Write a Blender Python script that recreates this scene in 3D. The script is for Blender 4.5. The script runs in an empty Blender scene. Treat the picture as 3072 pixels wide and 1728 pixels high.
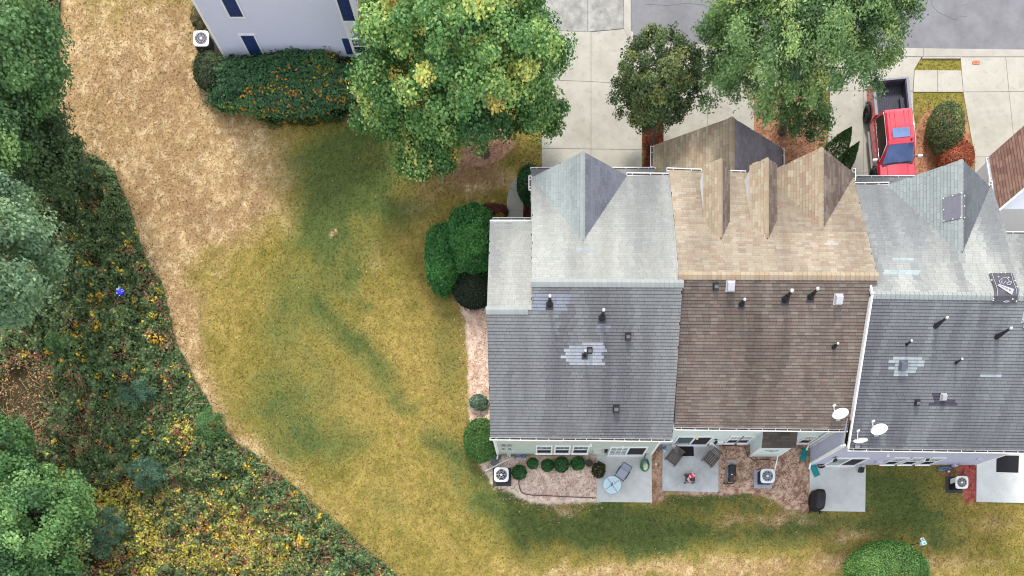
import bpy, bmesh, math, random
import numpy as np
from mathutils import Vector, Matrix

random.seed(7)
RNG = np.random.default_rng(11)
scene = bpy.context.scene
COL = scene.collection
R = math.radians

# ------------------------------------------------------------------ camera
# drone straight above the back lawns, lens shifted towards the street
H = 46.0          # metres above the lawn
SC = 55.0         # photo pixels per metre on the ground
XN, YN = 1620.0, 1850.0   # photo pixel straight below the drone
cam = bpy.data.cameras.new('camera')
cam.sensor_width = 36.0
cam.lens = SC * H / 3072.0 * 36.0
cam.shift_x = (1536.0 - XN) / 3072.0
cam.shift_y = (YN - 864.0) / 3072.0
cam.clip_start = 0.5
cam.clip_end = 1500.0
cam_o = bpy.data.objects.new('camera', cam)
cam_o.location = (0, 0, H)
COL.objects.link(cam_o)
scene.camera = cam_o

# ------------------------------------------------------------------ sky, sun, exposure
SUN_EL, SUN_AZ = R(46), math.atan2(-0.16, 1.0)     # azimuth measured from +Y towards +X
world = bpy.data.worlds.new('World')
scene.world = world
world.use_nodes = True
wn, wl = world.node_tree.nodes, world.node_tree.links
wn.clear()
w_out = wn.new('ShaderNodeOutputWorld')
w_bg = wn.new('ShaderNodeBackground')
w_sky = wn.new('ShaderNodeTexSky')
w_sky.sky_type = 'NISHITA'
w_sky.sun_disc = False
w_sky.sun_elevation = SUN_EL
w_sky.sun_rotation = SUN_AZ
w_sky.air_density = 1.0
w_sky.dust_density = 1.5
w_tc = wn.new('ShaderNodeTexCoord')
w_map = wn.new('ShaderNodeMapping')
w_map.inputs['Scale'].default_value = (2.2, 2.2, 4.0)
w_noise = wn.new('ShaderNodeTexNoise')
w_noise.inputs['Scale'].default_value = 1.3
w_noise.inputs['Detail'].default_value = 5.0
w_noise.inputs['Roughness'].default_value = 0.55
w_ramp = wn.new('ShaderNodeValToRGB')
w_ramp.color_ramp.elements[0].position = 0.34
w_ramp.color_ramp.elements[1].position = 0.58
w_mix = wn.new('ShaderNodeMixRGB')
w_mix.inputs['Color2'].default_value = (9.0, 9.0, 9.1, 1)
wl.new(w_tc.outputs['Generated'], w_map.inputs['Vector'])
wl.new(w_map.outputs['Vector'], w_noise.inputs['Vector'])
wl.new(w_noise.outputs['Fac'], w_ramp.inputs['Fac'])
wl.new(w_ramp.outputs['Color'], w_mix.inputs['Fac'])
wl.new(w_sky.outputs['Color'], w_mix.inputs['Color1'])
wl.new(w_mix.outputs['Color'], w_bg.inputs['Color'])
w_bg.inputs['Strength'].default_value = 0.135
wl.new(w_bg.outputs['Background'], w_out.inputs['Surface'])

sun = bpy.data.lights.new('sun', 'SUN')
sun.energy = 2.1
sun.angle = R(9)
sun.color = (1.0, 0.955, 0.88)
sun_o = bpy.data.objects.new('sun', sun)
sd = Vector((math.sin(SUN_AZ) * math.cos(SUN_EL), math.cos(SUN_AZ) * math.cos(SUN_EL), math.sin(SUN_EL)))
sun_o.rotation_euler = sd.to_track_quat('Z', 'Y').to_euler()
sun_o.location = (0, 60, 60)
COL.objects.link(sun_o)

scene.view_settings.view_transform = 'Standard'
scene.view_settings.look = 'None'
scene.view_settings.exposure = 0.8
scene.view_settings.gamma = 1.0
scene.view_settings.use_curve_mapping = False
scene.render.engine = 'CYCLES'
scene.cycles.max_bounces = 6
scene.cycles.diffuse_bounces = 3
scene.cycles.glossy_bounces = 3
scene.cycles.transmission_bounces = 4
scene.cycles.transparent_max_bounces = 6
scene.cycles.use_denoising = True
scene.cycles.denoising_input_passes = 'RGB_ALBEDO_NORMAL'
scene.cycles.denoising_prefilter = 'ACCURATE'
scene.cycles.filter_width = 1.1

# ------------------------------------------------------------------ geometry helpers
def at(px, py, z=0.0):
    """photo pixel at a given height -> metres"""
    s = (H - z) / H / SC
    return Vector(((px - XN) * s, (YN - py) * s, z))

def on_y(px, py, Y):
    """photo pixel on the vertical plane y = Y"""
    k = (YN - py) / SC / Y
    return Vector(((px - XN) / SC / k, Y, H * (1 - 1 / k)))

def on_plane(px, py, p0, n):
    """photo pixel on an arbitrary plane"""
    d = Vector(((px - XN) / SC, (YN - py) / SC, -H))
    o = Vector((0, 0, H))
    t = (p0 - o).dot(n) / d.dot(n)
    return o + d * t

def plane_z(x, y, p0, n):
    return p0.z - ((x - p0.x) * n.x + (y - p0.y) * n.y) / n.z

def tag(o, label=None, cat=None, group=None, kind=None):
    if label: o['label'] = label
    if cat: o['category'] = cat
    if group: o['group'] = group
    if kind: o['kind'] = kind
    return o

def thing(name, loc, label, cat, group=None, rz=0.0):
    o = bpy.data.objects.new(name, None)
    o.empty_display_size = 0.2
    o.location = loc
    o.rotation_euler = (0, 0, rz)
    COL.objects.link(o)
    return tag(o, label, cat, group)

def world_off(parent):
    v = Vector((0, 0, 0))
    while parent is not None:
        v = v + parent.location
        parent = parent.parent
    return v

class MB:
    """collects faces; build() links them as one mesh object"""
    def __init__(self):
        self.v, self.f, self.c, self.m = [], [], [], []
        self.smooth = []
    def face(self, pts, col=None, sm=False, m=0):
        n = len(self.v)
        self.v += [tuple(p) for p in pts]
        self.f.append(list(range(n, n + len(pts))))
        self.c.append(col or (1, 1, 1)); self.smooth.append(sm); self.m.append(m)
    def raw(self, verts, faces, sm=False, m=0, col=None):
        n = len(self.v)
        self.v += [tuple(p) for p in verts]
        for f in faces:
            self.f.append([i + n for i in f]); self.c.append(col or (1, 1, 1))
            self.smooth.append(sm); self.m.append(m)
    def box(self, c, s, rz=0.0, rx=0.0, ry=0.0, m=0, col=None):
        M = Matrix.Rotation(rz, 3, 'Z') @ Matrix.Rotation(ry, 3, 'Y') @ Matrix.Rotation(rx, 3, 'X')
        c = Vector(c); hx, hy, hz = s[0] / 2, s[1] / 2, s[2] / 2
        vs = [c + M @ Vector((x, y, z)) for z in (-hz, hz) for y in (-hy, hy) for x in (-hx, hx)]
        self.raw(vs, [(0, 2, 3, 1), (4, 5, 7, 6), (0, 1, 5, 4), (1, 3, 7, 5), (3, 2, 6, 7), (2, 0, 4, 6)], m=m, col=col)
        return self
    def bbox(self, a, b, m=0, col=None):
        a, b = Vector(a), Vector(b)
        return self.box((a + b) / 2, [abs(q) for q in (b - a)], m=m, col=col)
    def beam(self, a, b, w, h, m=0, up=(0, 0, 1)):
        a, b = Vector(a), Vector(b)
        d = (b - a); L = d.length; d.normalize()
        u = Vector(up)
        if abs(d.dot(u)) > 0.98: u = Vector((0, 1, 0))
        s = d.cross(u).normalized(); t = s.cross(d)
        vs = []
        for p in (a, b):
            for (i, j) in ((-1, -1), (1, -1), (1, 1), (-1, 1)):
                vs.append(p + s * (i * w / 2) + t * (j * h / 2))
        self.raw(vs, [(0, 1, 2, 3), (7, 6, 5, 4), (0, 4, 5, 1), (1, 5, 6, 2), (2, 6, 7, 3), (3, 7, 4, 0)], m=m)
        return self
    def tube(self, pts, rad, n=8, m=0, cap=True, sm=True):
        pts = [Vector(p) for p in pts]
        if not hasattr(rad, '__len__'): rad = [rad] * len(pts)
        vs, fs = [], []
        ref = Vector((0.3, 0.2, 1)).normalized()
        for i, p in enumerate(pts):
            d = (pts[min(i + 1, len(pts) - 1)] - pts[max(i - 1, 0)])
            d.normalize()
            if abs(d.dot(ref)) > 0.97: rr = Vector((1, 0, 0))
            else: rr = ref
            s = d.cross(rr).normalized(); t = s.cross(d)
            for k in range(n):
                a = 2 * math.pi * k / n
                vs.append(p + (s * math.cos(a) + t * math.sin(a)) * rad[i])
        for i in range(len(pts) - 1):
            for k in range(n):
                k2 = (k + 1) % n
                fs.append((i * n + k, i * n + k2, (i + 1) * n + k2, (i + 1) * n + k))
        self.raw(vs, fs, sm=sm, m=m)
        if cap:
            self.raw(vs[:n], [tuple(range(n))[::-1]], m=m)
            self.raw(vs[-n:], [tuple(range(n))], m=m)
        return self
    def lathe(self, prof, c=(0, 0, 0), n=20, m=0, M=None, sm=True):
        c = Vector(c); vs, fs = [], []
        for (r, z) in prof:
            for k in range(n):
                a = 2 * math.pi * k / n
                p = Vector((r * math.cos(a), r * math.sin(a), z))
                if M is not None: p = M @ p
                vs.append(c + p)
        for i in range(len(prof) - 1):
            for k in range(n):
                k2 = (k + 1) % n
                fs.append((i * n + k, i * n + k2, (i + 1) * n + k2, (i + 1) * n + k))
        self.raw(vs, fs, sm=sm, m=m)
        return self
    def disc(self, c, r, n=20, m=0, M=None):
        c = Vector(c)
        vs = []
        for k in range(n):
            p = Vector((r * math.cos(2 * math.pi * k / n), r * math.sin(2 * math.pi * k / n), 0))
            if M is not None: p = M @ p
            vs.append(c + p)
        self.raw(vs, [tuple(range(n))], m=m)
        return self
    def prism(self, poly, z0, z1, m=0):
        n = len(poly)
        vs = [(p[0], p[1], z0) for p in poly] + [(p[0], p[1], z1) for p in poly]
        fs = [tuple(range(n))[::-1], tuple(range(n, 2 * n))]
        for i in range(n):
            j = (i + 1) % n
            fs.append((i, j, n + j, n + i))
        self.raw(vs, fs, m=m)
        return self
    def build(self, name, mats, parent=None, local=False, color=False, bevel=0.0):
        off = Vector((0, 0, 0)) if (local or parent is None) else world_off(parent)
        me = bpy.data.meshes.new(name)
        me.from_pydata([(x - off.x, y - off.y, z - off.z) for x, y, z in self.v], [], self.f)
        if not isinstance(mats, (list, tuple)): mats = [mats]
        for m in mats: me.materials.append(m)
        if len(mats) > 1: me.polygons.foreach_set('material_index', self.m)
        me.polygons.foreach_set('use_smooth', self.smooth)
        if color:
            at_ = me.attributes.new('scol', 'FLOAT_COLOR', 'FACE')
            at_.data.foreach_set('color', [q for c in self.c for q in (c[0], c[1], c[2], 1.0)])
        me.update()
        o = bpy.data.objects.new(name, me)
        COL.objects.link(o)
        if parent is not None: o.parent = parent
        if bevel > 0:
            bv = o.modifiers.new('bevel', 'BEVEL'); bv.width = bevel; bv.segments = 2; bv.limit_method = 'ANGLE'; bv.angle_limit = R(40)
        return o

def clone(o, parent=None):
    c = o.copy(); COL.objects.link(c); c.parent = parent
    for ch in list(o.children): clone(ch, c)
    return c

# ------------------------------------------------------------------ noise in numpy
def vnoise(x, y, seed=0):
    x = np.asarray(x, float); y = np.asarray(y, float)
    xi, yi = np.floor(x).astype(np.int64), np.floor(y).astype(np.int64)
    xf, yf = x - xi, y - yi
    def h(a, b):
        n = (a * 374761393 + b * 668265263 + seed * 2147483647 + 974634) & 0xFFFFFFFF
        n = ((n ^ (n >> 13)) * 1274126177) & 0xFFFFFFFF
        n = ((n ^ (n >> 16)) * 2246822519) & 0xFFFFFFFF
        return ((n ^ (n >> 15)) & 0xFFFFFF) / float(0xFFFFFF)
    u, v = xf * xf * (3 - 2 * xf), yf * yf * (3 - 2 * yf)
    a = h(xi, yi) * (1 - u) + h(xi + 1, yi) * u
    b = h(xi, yi + 1) * (1 - u) + h(xi + 1, yi + 1) * u
    return a * (1 - v) + b * v

def fbm(x, y, seed=0, octv=4, gain=0.5):
    s, a, t = 0.0, 1.0, 0.0
    for i in range(octv):
        s = s + a * vnoise(x * 2 ** i + 17.3 * i, y * 2 ** i - 9.1 * i, seed + i); t += a; a *= gain
    return s / t

def sstep(a, b, x):
    t = np.clip((x - a) / (b - a), 0, 1)
    return t * t * (3 - 2 * t)

def poly_sdf(X, Y, poly):
    """signed distance to a polygon, negative inside"""
    d = np.full(X.shape, 1e9); ins = np.zeros(X.shape, bool)
    n = len(poly)
    for i in range(n):
        ax, ay = poly[i]; bx, by = poly[(i + 1) % n]
        ex, ey = bx - ax, by - ay
        t = np.clip(((X - ax) * ex + (Y - ay) * ey) / (ex * ex + ey * ey + 1e-12), 0, 1)
        d = np.minimum(d, (X - ax - t * ex) ** 2 + (Y - ay - t * ey) ** 2)
        c = ((ay > Y) != (by > Y)) & (X < (bx - ax) * (Y - ay) / (by - ay + 1e-12) + ax)
        ins ^= c
    d = np.sqrt(d)
    return np.where(ins, -d, d)

def lin(c):
    """sRGB 0-255 -> linear"""
    o = []
    for q in c:
        q = q / 255.0
        o.append(q / 12.92 if q <= 0.04045 else ((q + 0.055) / 1.055) ** 2.4)
    return tuple(o)

# ------------------------------------------------------------------ materials
MATS = {}
def mat(name, col, rough=0.7, var=0.12, scale=6.0, bump=0.0, bscale=40.0, metal=0.0, spec=0.4, col2=None, coat=0.0, stretch=None, stain=0.0):
    if name in MATS: return MATS[name]
    m = bpy.data.materials.new(name); m.use_nodes = True
    nt = m.node_tree; N, L = nt.nodes, nt.links
    b = N['Principled BSDF']
    b.inputs['Roughness'].default_value = rough
    b.inputs['Metallic'].default_value = metal
    b.inputs['Specular IOR Level'].default_value = spec
    if coat: b.inputs['Coat Weight'].default_value = coat; b.inputs['Coat Roughness'].default_value = 0.05
    tc = N.new('ShaderNodeTexCoord')
    src = tc.outputs['Object']
    if stretch:
        mp = N.new('ShaderNodeMapping'); mp.inputs['Scale'].default_value = stretch
        L.new(src, mp.inputs['Vector']); src = mp.outputs['Vector']
    nz = N.new('ShaderNodeTexNoise'); nz.inputs['Scale'].default_value = scale; nz.inputs['Detail'].default_value = 5; nz.inputs['Roughness'].default_value = 0.6
    L.new(src, nz.inputs['Vector'])
    rp = N.new('ShaderNodeValToRGB')
    a = tuple(max(0, q * (1 - var)) for q in col); c2 = col2 or tuple(min(1, q * (1 + var)) for q in col)
    rp.color_ramp.elements[0].color = (*a, 1); rp.color_ramp.elements[0].position = 0.3
    rp.color_ramp.elements[1].color = (*c2, 1); rp.color_ramp.elements[1].position = 0.7
    L.new(nz.outputs['Fac'], rp.inputs['Fac']); last = rp.outputs['Color']
    if stain:      # blotches, tyre dust and small spots
        for sc_, lo, hi, amt, det in ((.45, .36, .60, stain, 6), (3.2, .30, .46, stain * .8, 8), (14.0, .24, .34, stain * 1.4, 3)):
            n5 = N.new('ShaderNodeTexNoise'); n5.inputs['Scale'].default_value = sc_; n5.inputs['Detail'].default_value = det; n5.inputs['Roughness'].default_value = .65
            L.new(src, n5.inputs['Vector'])
            r5 = N.new('ShaderNodeValToRGB'); r5.color_ramp.elements[0].position = lo; r5.color_ramp.elements[1].position = hi
            r5.color_ramp.elements[0].color = (1 - amt, 1 - amt * 1.05, 1 - amt * 1.15, 1); r5.color_ramp.elements[1].color = (1, 1, 1, 1)
            L.new(n5.outputs['Fac'], r5.inputs['Fac'])
            m5 = N.new('ShaderNodeMixRGB'); m5.blend_type = 'MULTIPLY'; m5.inputs['Fac'].default_value = 1
            L.new(last, m5.inputs['Color1']); L.new(r5.outputs['Color'], m5.inputs['Color2']); last = m5.outputs['Color']
    L.new(last, b.inputs['Base Color'])
    if bump:
        n2 = N.new('ShaderNodeTexNoise'); n2.inputs['Scale'].default_value = bscale; n2.inputs['Detail'].default_value = 4
        L.new(src, n2.inputs['Vector'])
        bp = N.new('ShaderNodeBump'); bp.inputs['Strength'].default_value = bump; bp.inputs['Distance'].default_value = 0.02
        L.new(n2.outputs['Fac'], bp.inputs['Height']); L.new(bp.outputs['Normal'], b.inputs['Normal'])
    MATS[name] = m
    return m

def leaf_mat(name, stops, rough=0.55, trans=0.25):
    """leaf colour from the face attribute 'tint' through a ramp"""
    if name in MATS: return MATS[name]
    m = bpy.data.materials.new(name); m.use_nodes = True
    N, L = m.node_tree.nodes, m.node_tree.links
    b = N['Principled BSDF']; out = N['Material Output']
    b.inputs['Roughness'].default_value = rough; b.inputs['Specular IOR Level'].default_value = 0.3
    a = N.new('ShaderNodeAttribute'); a.attribute_name = 'tint'
    rp = N.new('ShaderNodeValToRGB'); cr = rp.color_ramp
    while len(cr.elements) < len(stops): cr.elements.new(0.5)
    for e, (p, c) in zip(cr.elements, stops):
        e.position = p; e.color = (*c, 1)
    L.new(a.outputs['Fac'], rp.inputs['Fac']); L.new(rp.outputs['Color'], b.inputs['Base Color'])
    t = N.new('ShaderNodeBsdfTranslucent'); L.new(rp.outputs['Color'], t.inputs['Color'])
    mx = N.new('ShaderNodeMixShader'); mx.inputs['Fac'].default_value = trans
    L.new(b.outputs['BSDF'], mx.inputs[1]); L.new(t.outputs['BSDF'], mx.inputs[2]); L.new(mx.outputs['Shader'], out.inputs['Surface'])
    MATS[name] = m
    return m

def scol_mat(name, rough=0.9, nscale=30.0, nvar=0.25, bump=0.3, bscale=120.0, streak=0.0, sscale=(0.9, 0.09, 0.09), spec=0.2, streak_col=(0.35, 0.35, 0.38)):
    """colour = face attribute 'scol' x object colour x grain (x streaks that run down the slope)"""
    if name in MATS: return MATS[name]
    m = bpy.data.materials.new(name); m.use_nodes = True
    N, L = m.node_tree.nodes, m.node_tree.links
    b = N['Principled BSDF']; b.inputs['Roughness'].default_value = rough; b.inputs['Specular IOR Level'].default_value = spec
    a = N.new('ShaderNodeAttribute'); a.attribute_name = 'scol'
    oi = N.new('ShaderNodeObjectInfo')
    m1 = N.new('ShaderNodeMixRGB'); m1.blend_type = 'MULTIPLY'; m1.inputs['Fac'].default_value = 1
    L.new(a.outputs['Color'], m1.inputs['Color1']); L.new(oi.outputs['Color'], m1.inputs['Color2'])
    g = N.new('ShaderNodeNewGeometry')
    nz = N.new('ShaderNodeTexNoise'); nz.inputs['Scale'].default_value = nscale; nz.inputs['Detail'].default_value = 4; nz.inputs['Roughness'].default_value = 0.7
    L.new(g.outputs['Position'], nz.inputs['Vector'])
    rp = N.new('ShaderNodeValToRGB')
    rp.color_ramp.elements[0].position = 0.25; rp.color_ramp.elements[1].position = 0.75
    rp.color_ramp.elements[0].color = (1 - nvar,) * 3 + (1,); rp.color_ramp.elements[1].color = (1 + nvar,) * 3 + (1,)
    L.new(nz.outputs['Fac'], rp.inputs['Fac'])
    m2 = N.new('ShaderNodeMixRGB'); m2.blend_type = 'MULTIPLY'; m2.inputs['Fac'].default_value = 1
    L.new(m1.outputs['Color'], m2.inputs['Color1']); L.new(rp.outputs['Color'], m2.inputs['Color2'])
    last = m2
    if streak:
        mp = N.new('ShaderNodeMapping'); mp.inputs['Scale'].default_value = sscale
        L.new(g.outputs['Position'], mp.inputs['Vector'])
        n3 = N.new('ShaderNodeTexNoise'); n3.inputs['Scale'].default_value = 1.0; n3.inputs['Detail'].default_value = 5; n3.inputs['Roughness'].default_value = 0.6
        L.new(mp.outputs['Vector'], n3.inputs['Vector'])
        r3 = N.new('ShaderNodeValToRGB'); r3.color_ramp.elements[0].position = 0.35; r3.color_ramp.elements[1].position = 0.6
        r3.color_ramp.elements[0].color = (*[1 - streak * (1 - q) for q in streak_col], 1); r3.color_ramp.elements[1].color = (1.06, 1.06, 1.06, 1)
        L.new(n3.outputs['Fac'], r3.inputs['Fac'])
        m3 = N.new('ShaderNodeMixRGB'); m3.blend_type = 'MULTIPLY'; m3.inputs['Fac'].default_value = 1
        L.new(last.outputs['Color'], m3.inputs['Color1']); L.new(r3.outputs['Color'], m3.inputs['Color2'])
        last = m3
    L.new(last.outputs['Color'], b.inputs['Base Color'])
    if bump:
        n2 = N.new('ShaderNodeTexNoise'); n2.inputs['Scale'].default_value = bscale; n2.inputs['Detail'].default_value = 3
        L.new(g.outputs['Position'], n2.inputs['Vector'])
        bp = N.new('ShaderNodeBump'); bp.inputs['Strength'].default_value = bump; bp.inputs['Distance'].default_value = 0.01
        L.new(n2.outputs['Fac'], bp.inputs['Height']); L.new(bp.outputs['Normal'], b.inputs['Normal'])
    MATS[name] = m
    return m

def glass_mat(name, col, rough=0.06):
    return mat(name, col, rough=rough, var=0.3, scale=1.2, spec=0.8)

WHITE = mat('white_paint', (0.78, 0.79, 0.80), 0.45, 0.04, 3.0)
DARK = mat('dark_void', (0.02, 0.021, 0.025), 0.9, 0.3, 4)
BLACKM = mat('black_metal', (0.018, 0.018, 0.02), 0.45, 0.3, 8)
GREYM = mat('grey_metal', (0.32, 0.33, 0.35), 0.4, 0.1, 8, metal=0.6)
GALV = mat('bright_metal', (0.75, 0.75, 0.76), 0.3, 0.06, 8, metal=0.8)
CONC = mat('pale_concrete', (0.43, 0.45, 0.46), 0.85, 0.10, 1.6, bump=0.15, bscale=60)
BARK = mat('bark', (0.13, 0.10, 0.08), 0.95, 0.35, 9, bump=0.6, bscale=25)
GLASS = glass_mat('window_glass', (0.015, 0.02, 0.032))
GLASSUP = glass_mat('window_glass_pale', (0.10, 0.15, 0.16))

# ================================================================== SETTING: ground, paving, street
ALB = 0.60
def A(c, k=1.0):
    return tuple(q * ALB * k for q in lin(c))

def g2(px, py):
    v = at(px, py, 0.0); return (v.x, v.y)

WOODS = [(-200, -60), (186, -60), (181, 110), (176, 330), (215, 425), (300, 475), (345, 515), (378, 590), (410, 690), (440, 775),
         (478, 835), (505, 920), (528, 1015), (572, 1110), (612, 1180), (650, 1270), (690, 1310), (740, 1345), (835, 1420), (955, 1525), (1075, 1625),
         (1215, 1740), (1240, 1800), (-200, 1800)]
GREEN = [(1044, 582, 150, 90, 0, .95), (970, 653, 85, 75, 0, .9), (1193, 631, 90, 30, 0, .8), (990, 740, 85, 85, 0, .75), (1037, 813, 45, 60, 0, .7),
         (847, 895, 85, 80, 0, .6), (951, 914, 70, 38, -45, .75), (1097, 903, 28, 30, 0, .9), (1015, 996, 95, 40, -42, .8), (843, 989, 55, 45, 0, .7),
         (1067, 1055, 45, 30, -40, .9), (1130, 1120, 50, 32, -45, .8), (1184, 1190, 42, 36, -30, .85), (1234, 1232, 40, 28, -40, .8), (866, 1228, 110, 120, 0, .85),
         (928, 1331, 95, 60, 0, .75), (1031, 1335, 80, 45, 0, .75), (791, 1219, 45, 30, 0, .6), (1313, 1319, 40, 45, 0, .85), (1346, 1083, 55, 170, 0, .55),
         (1380, 1360, 80, 60, -30, .8), (1147, 1497, 60, 50, 0, .6), (1213, 1534, 50, 40, 0, .55), (1450, 1460, 90, 60, -35, .95), (1526, 1530, 95, 70, -30, 1.1),
         (1666, 1594, 150, 50, 0, .9), (1780, 1570, 120, 60, 0, .8), (1900, 1560, 150, 65, 0, 1.25), (1990, 1618, 230, 42, 0, 1.2), (2225, 1500, 100, 34, 0, 1.1), (2085, 1506, 90, 30, 0, 1.1),
         (2075, 1585, 70, 20, 0, .9), (2285, 1580, 40, 25, 0, .8), (2400, 1585, 80, 40, 0, .9), (2700, 1490, 110, 95, 0, 1.9), (2640, 1420, 60, 40, 0, 1.1),
         (2740, 1560, 110, 40, 0, 1.2), (2840, 1625, 60, 25, 0, 1.0), (2470, 1560, 90, 28, 0, 1.0), (1058, 398, 110, 40, 0, 1.0), (954, 470, 70, 70, 0, .75),
         (1070, 490, 150, 80, 0, .95), (1180, 440, 70, 60, 0, .8), (950, 600, 80, 90, 0, .6), (930, 1150, 230, 230, 0, .36), (1030, 700, 240, 220, 0, .38),
         (1720, 1540, 160, 60, 0, .45), (1560, 1650, 120, 50, 0, .35), (2200, 1600, 600, 60, 0, .35), (1345, 830, 40, 130, 0, .25)]
TAN = [(430, 260, 330, 330, 0, 1.1), (560, 500, 240, 200, 0, .9), (650, 620, 200, 150, 0, .5), (470, 700, 90, 220, -20, .8), (760, 470, 90, 60, 0, .4), (560, 960, 60, 150, -25, .6),
       (1430, 520, 95, 70, 0, 1.1), (2300, 1560, 200, 20, 0, .7), (1700, 1530, 60, 22, 0, .7), (2500, 1690, 600, 40, 0, .7), (1900, 1715, 400, 26, 0, .7),
       (1250, 620, 60, 60, 0, .3), (1130, 770, 60, 70, 0, .35), (990, 692, 11, 10, 0, .9), (2560, 1600, 90, 25, 0, .8), (2960, 1570, 120, 30, 0, .5), (1290, 560, 90, 50, 0, .4)]

def blobs(PX, PY, L):
    s = np.zeros(PX.shape)
    for cx, cy, rx, ry, a, w in L:
        ca, sa = math.cos(R(a)), math.sin(R(a))
        dx, dy = PX - cx, -(PY - cy)
        u, v = dx * ca + dy * sa, -dx * sa + dy * ca
        s += w * np.exp(-(u / rx) ** 2 - (v / ry) ** 2)
    return s

BEDS = {  # soil and mulch, photo pixels -> two colours
    'rear1': ([(1440, 1392), (1468, 1370), (1800, 1362), (1800, 1509), (1700, 1509), (1640, 1514), (1585, 1506), (1545, 1487), (1512, 1470), (1485, 1462), (1458, 1425)], (214, 194, 180), (180, 154, 140)),
    'side1': ([(1352, 872), (1400, 905), (1480, 915), (1480, 1262), (1410, 1262), (1404, 1200), (1404, 1080), (1396, 960), (1380, 925)], (214, 190, 172), (180, 148, 130)),
    'gap12': ([(1950, 1325), (1992, 1325), (1992, 1500), (1958, 1512), (1950, 1500)], (176, 146, 124), (130, 98, 80)),
    'rear2': ([(1958, 1478), (2000, 1484), (2150, 1486), (2250, 1482), (2320, 1498), (2360, 1530), (2430, 1536), (2430, 1330), (2150, 1330), (2150, 1472)], (196, 168, 148), (134, 104, 88)),
    'red4': ([(2868, 1402), (2880, 1390), (2935, 1385), (2935, 1506), (2895, 1508), (2886, 1450), (2868, 1440)], (170, 92, 84), (128, 66, 60)),
    'rear3': ([(2820, 1398), (2880, 1392), (2880, 1430), (2845, 1440), (2830, 1425)], (140, 108, 78), (112, 82, 62)),
    'maple': ([(1385, 420), (1440, 380), (1530, 380), (1545, 440), (1500, 480), (1440, 500), (1390, 490)], (186, 146, 124), (150, 112, 94)),
    'maple2': ([(1025, 200), (1075, 195), (1110, 240), (1160, 330), (1150, 375), (1090, 366), (1030, 358), (1020, 330)], (168, 128, 110), (124, 90, 78)),
    'bluefront': ([(585, 175), (640, 150), (1100, 195), (1080, 300), (1030, 352), (830, 350), (720, 335), (650, 300), (600, 240)], (110, 80, 66), (80, 56, 48)),
    'edge': ([(590, 230), (640, 275), (700, 330), (690, 342), (640, 300), (585, 250)], (216, 186, 156), (190, 158, 130)),
    'crape': ([(1926, 330), (2000, 300), (2000, 520), (1926, 520)], (96, 52, 40), (64, 36, 30)),
    'mid': ([(2258, 300), (2420, 280), (2500, 440), (2480, 560), (2258, 560)], (172, 128, 102), (136, 98, 76)),
    'truck': ([(2745, 545), (2742, 400), (2768, 345), (2800, 330), (2895, 340), (2908, 400), (2920, 480), (2910, 560)], (176, 128, 100), (136, 92, 70)),
    'entry': ([(1480, 640), (1520, 615), (1530, 680), (1460, 680)], (120, 54, 54), (84, 40, 42)),
    'entry2': ([(1566, 500), (1640, 500), (1640, 680), (1566, 680)], (70, 38, 36), (52, 30, 28)),
    'ac0': ([(590, 110), (640, 120), (690, 190), (640, 180), (600, 165)], (92, 76, 66), (60, 50, 46)),
}

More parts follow.
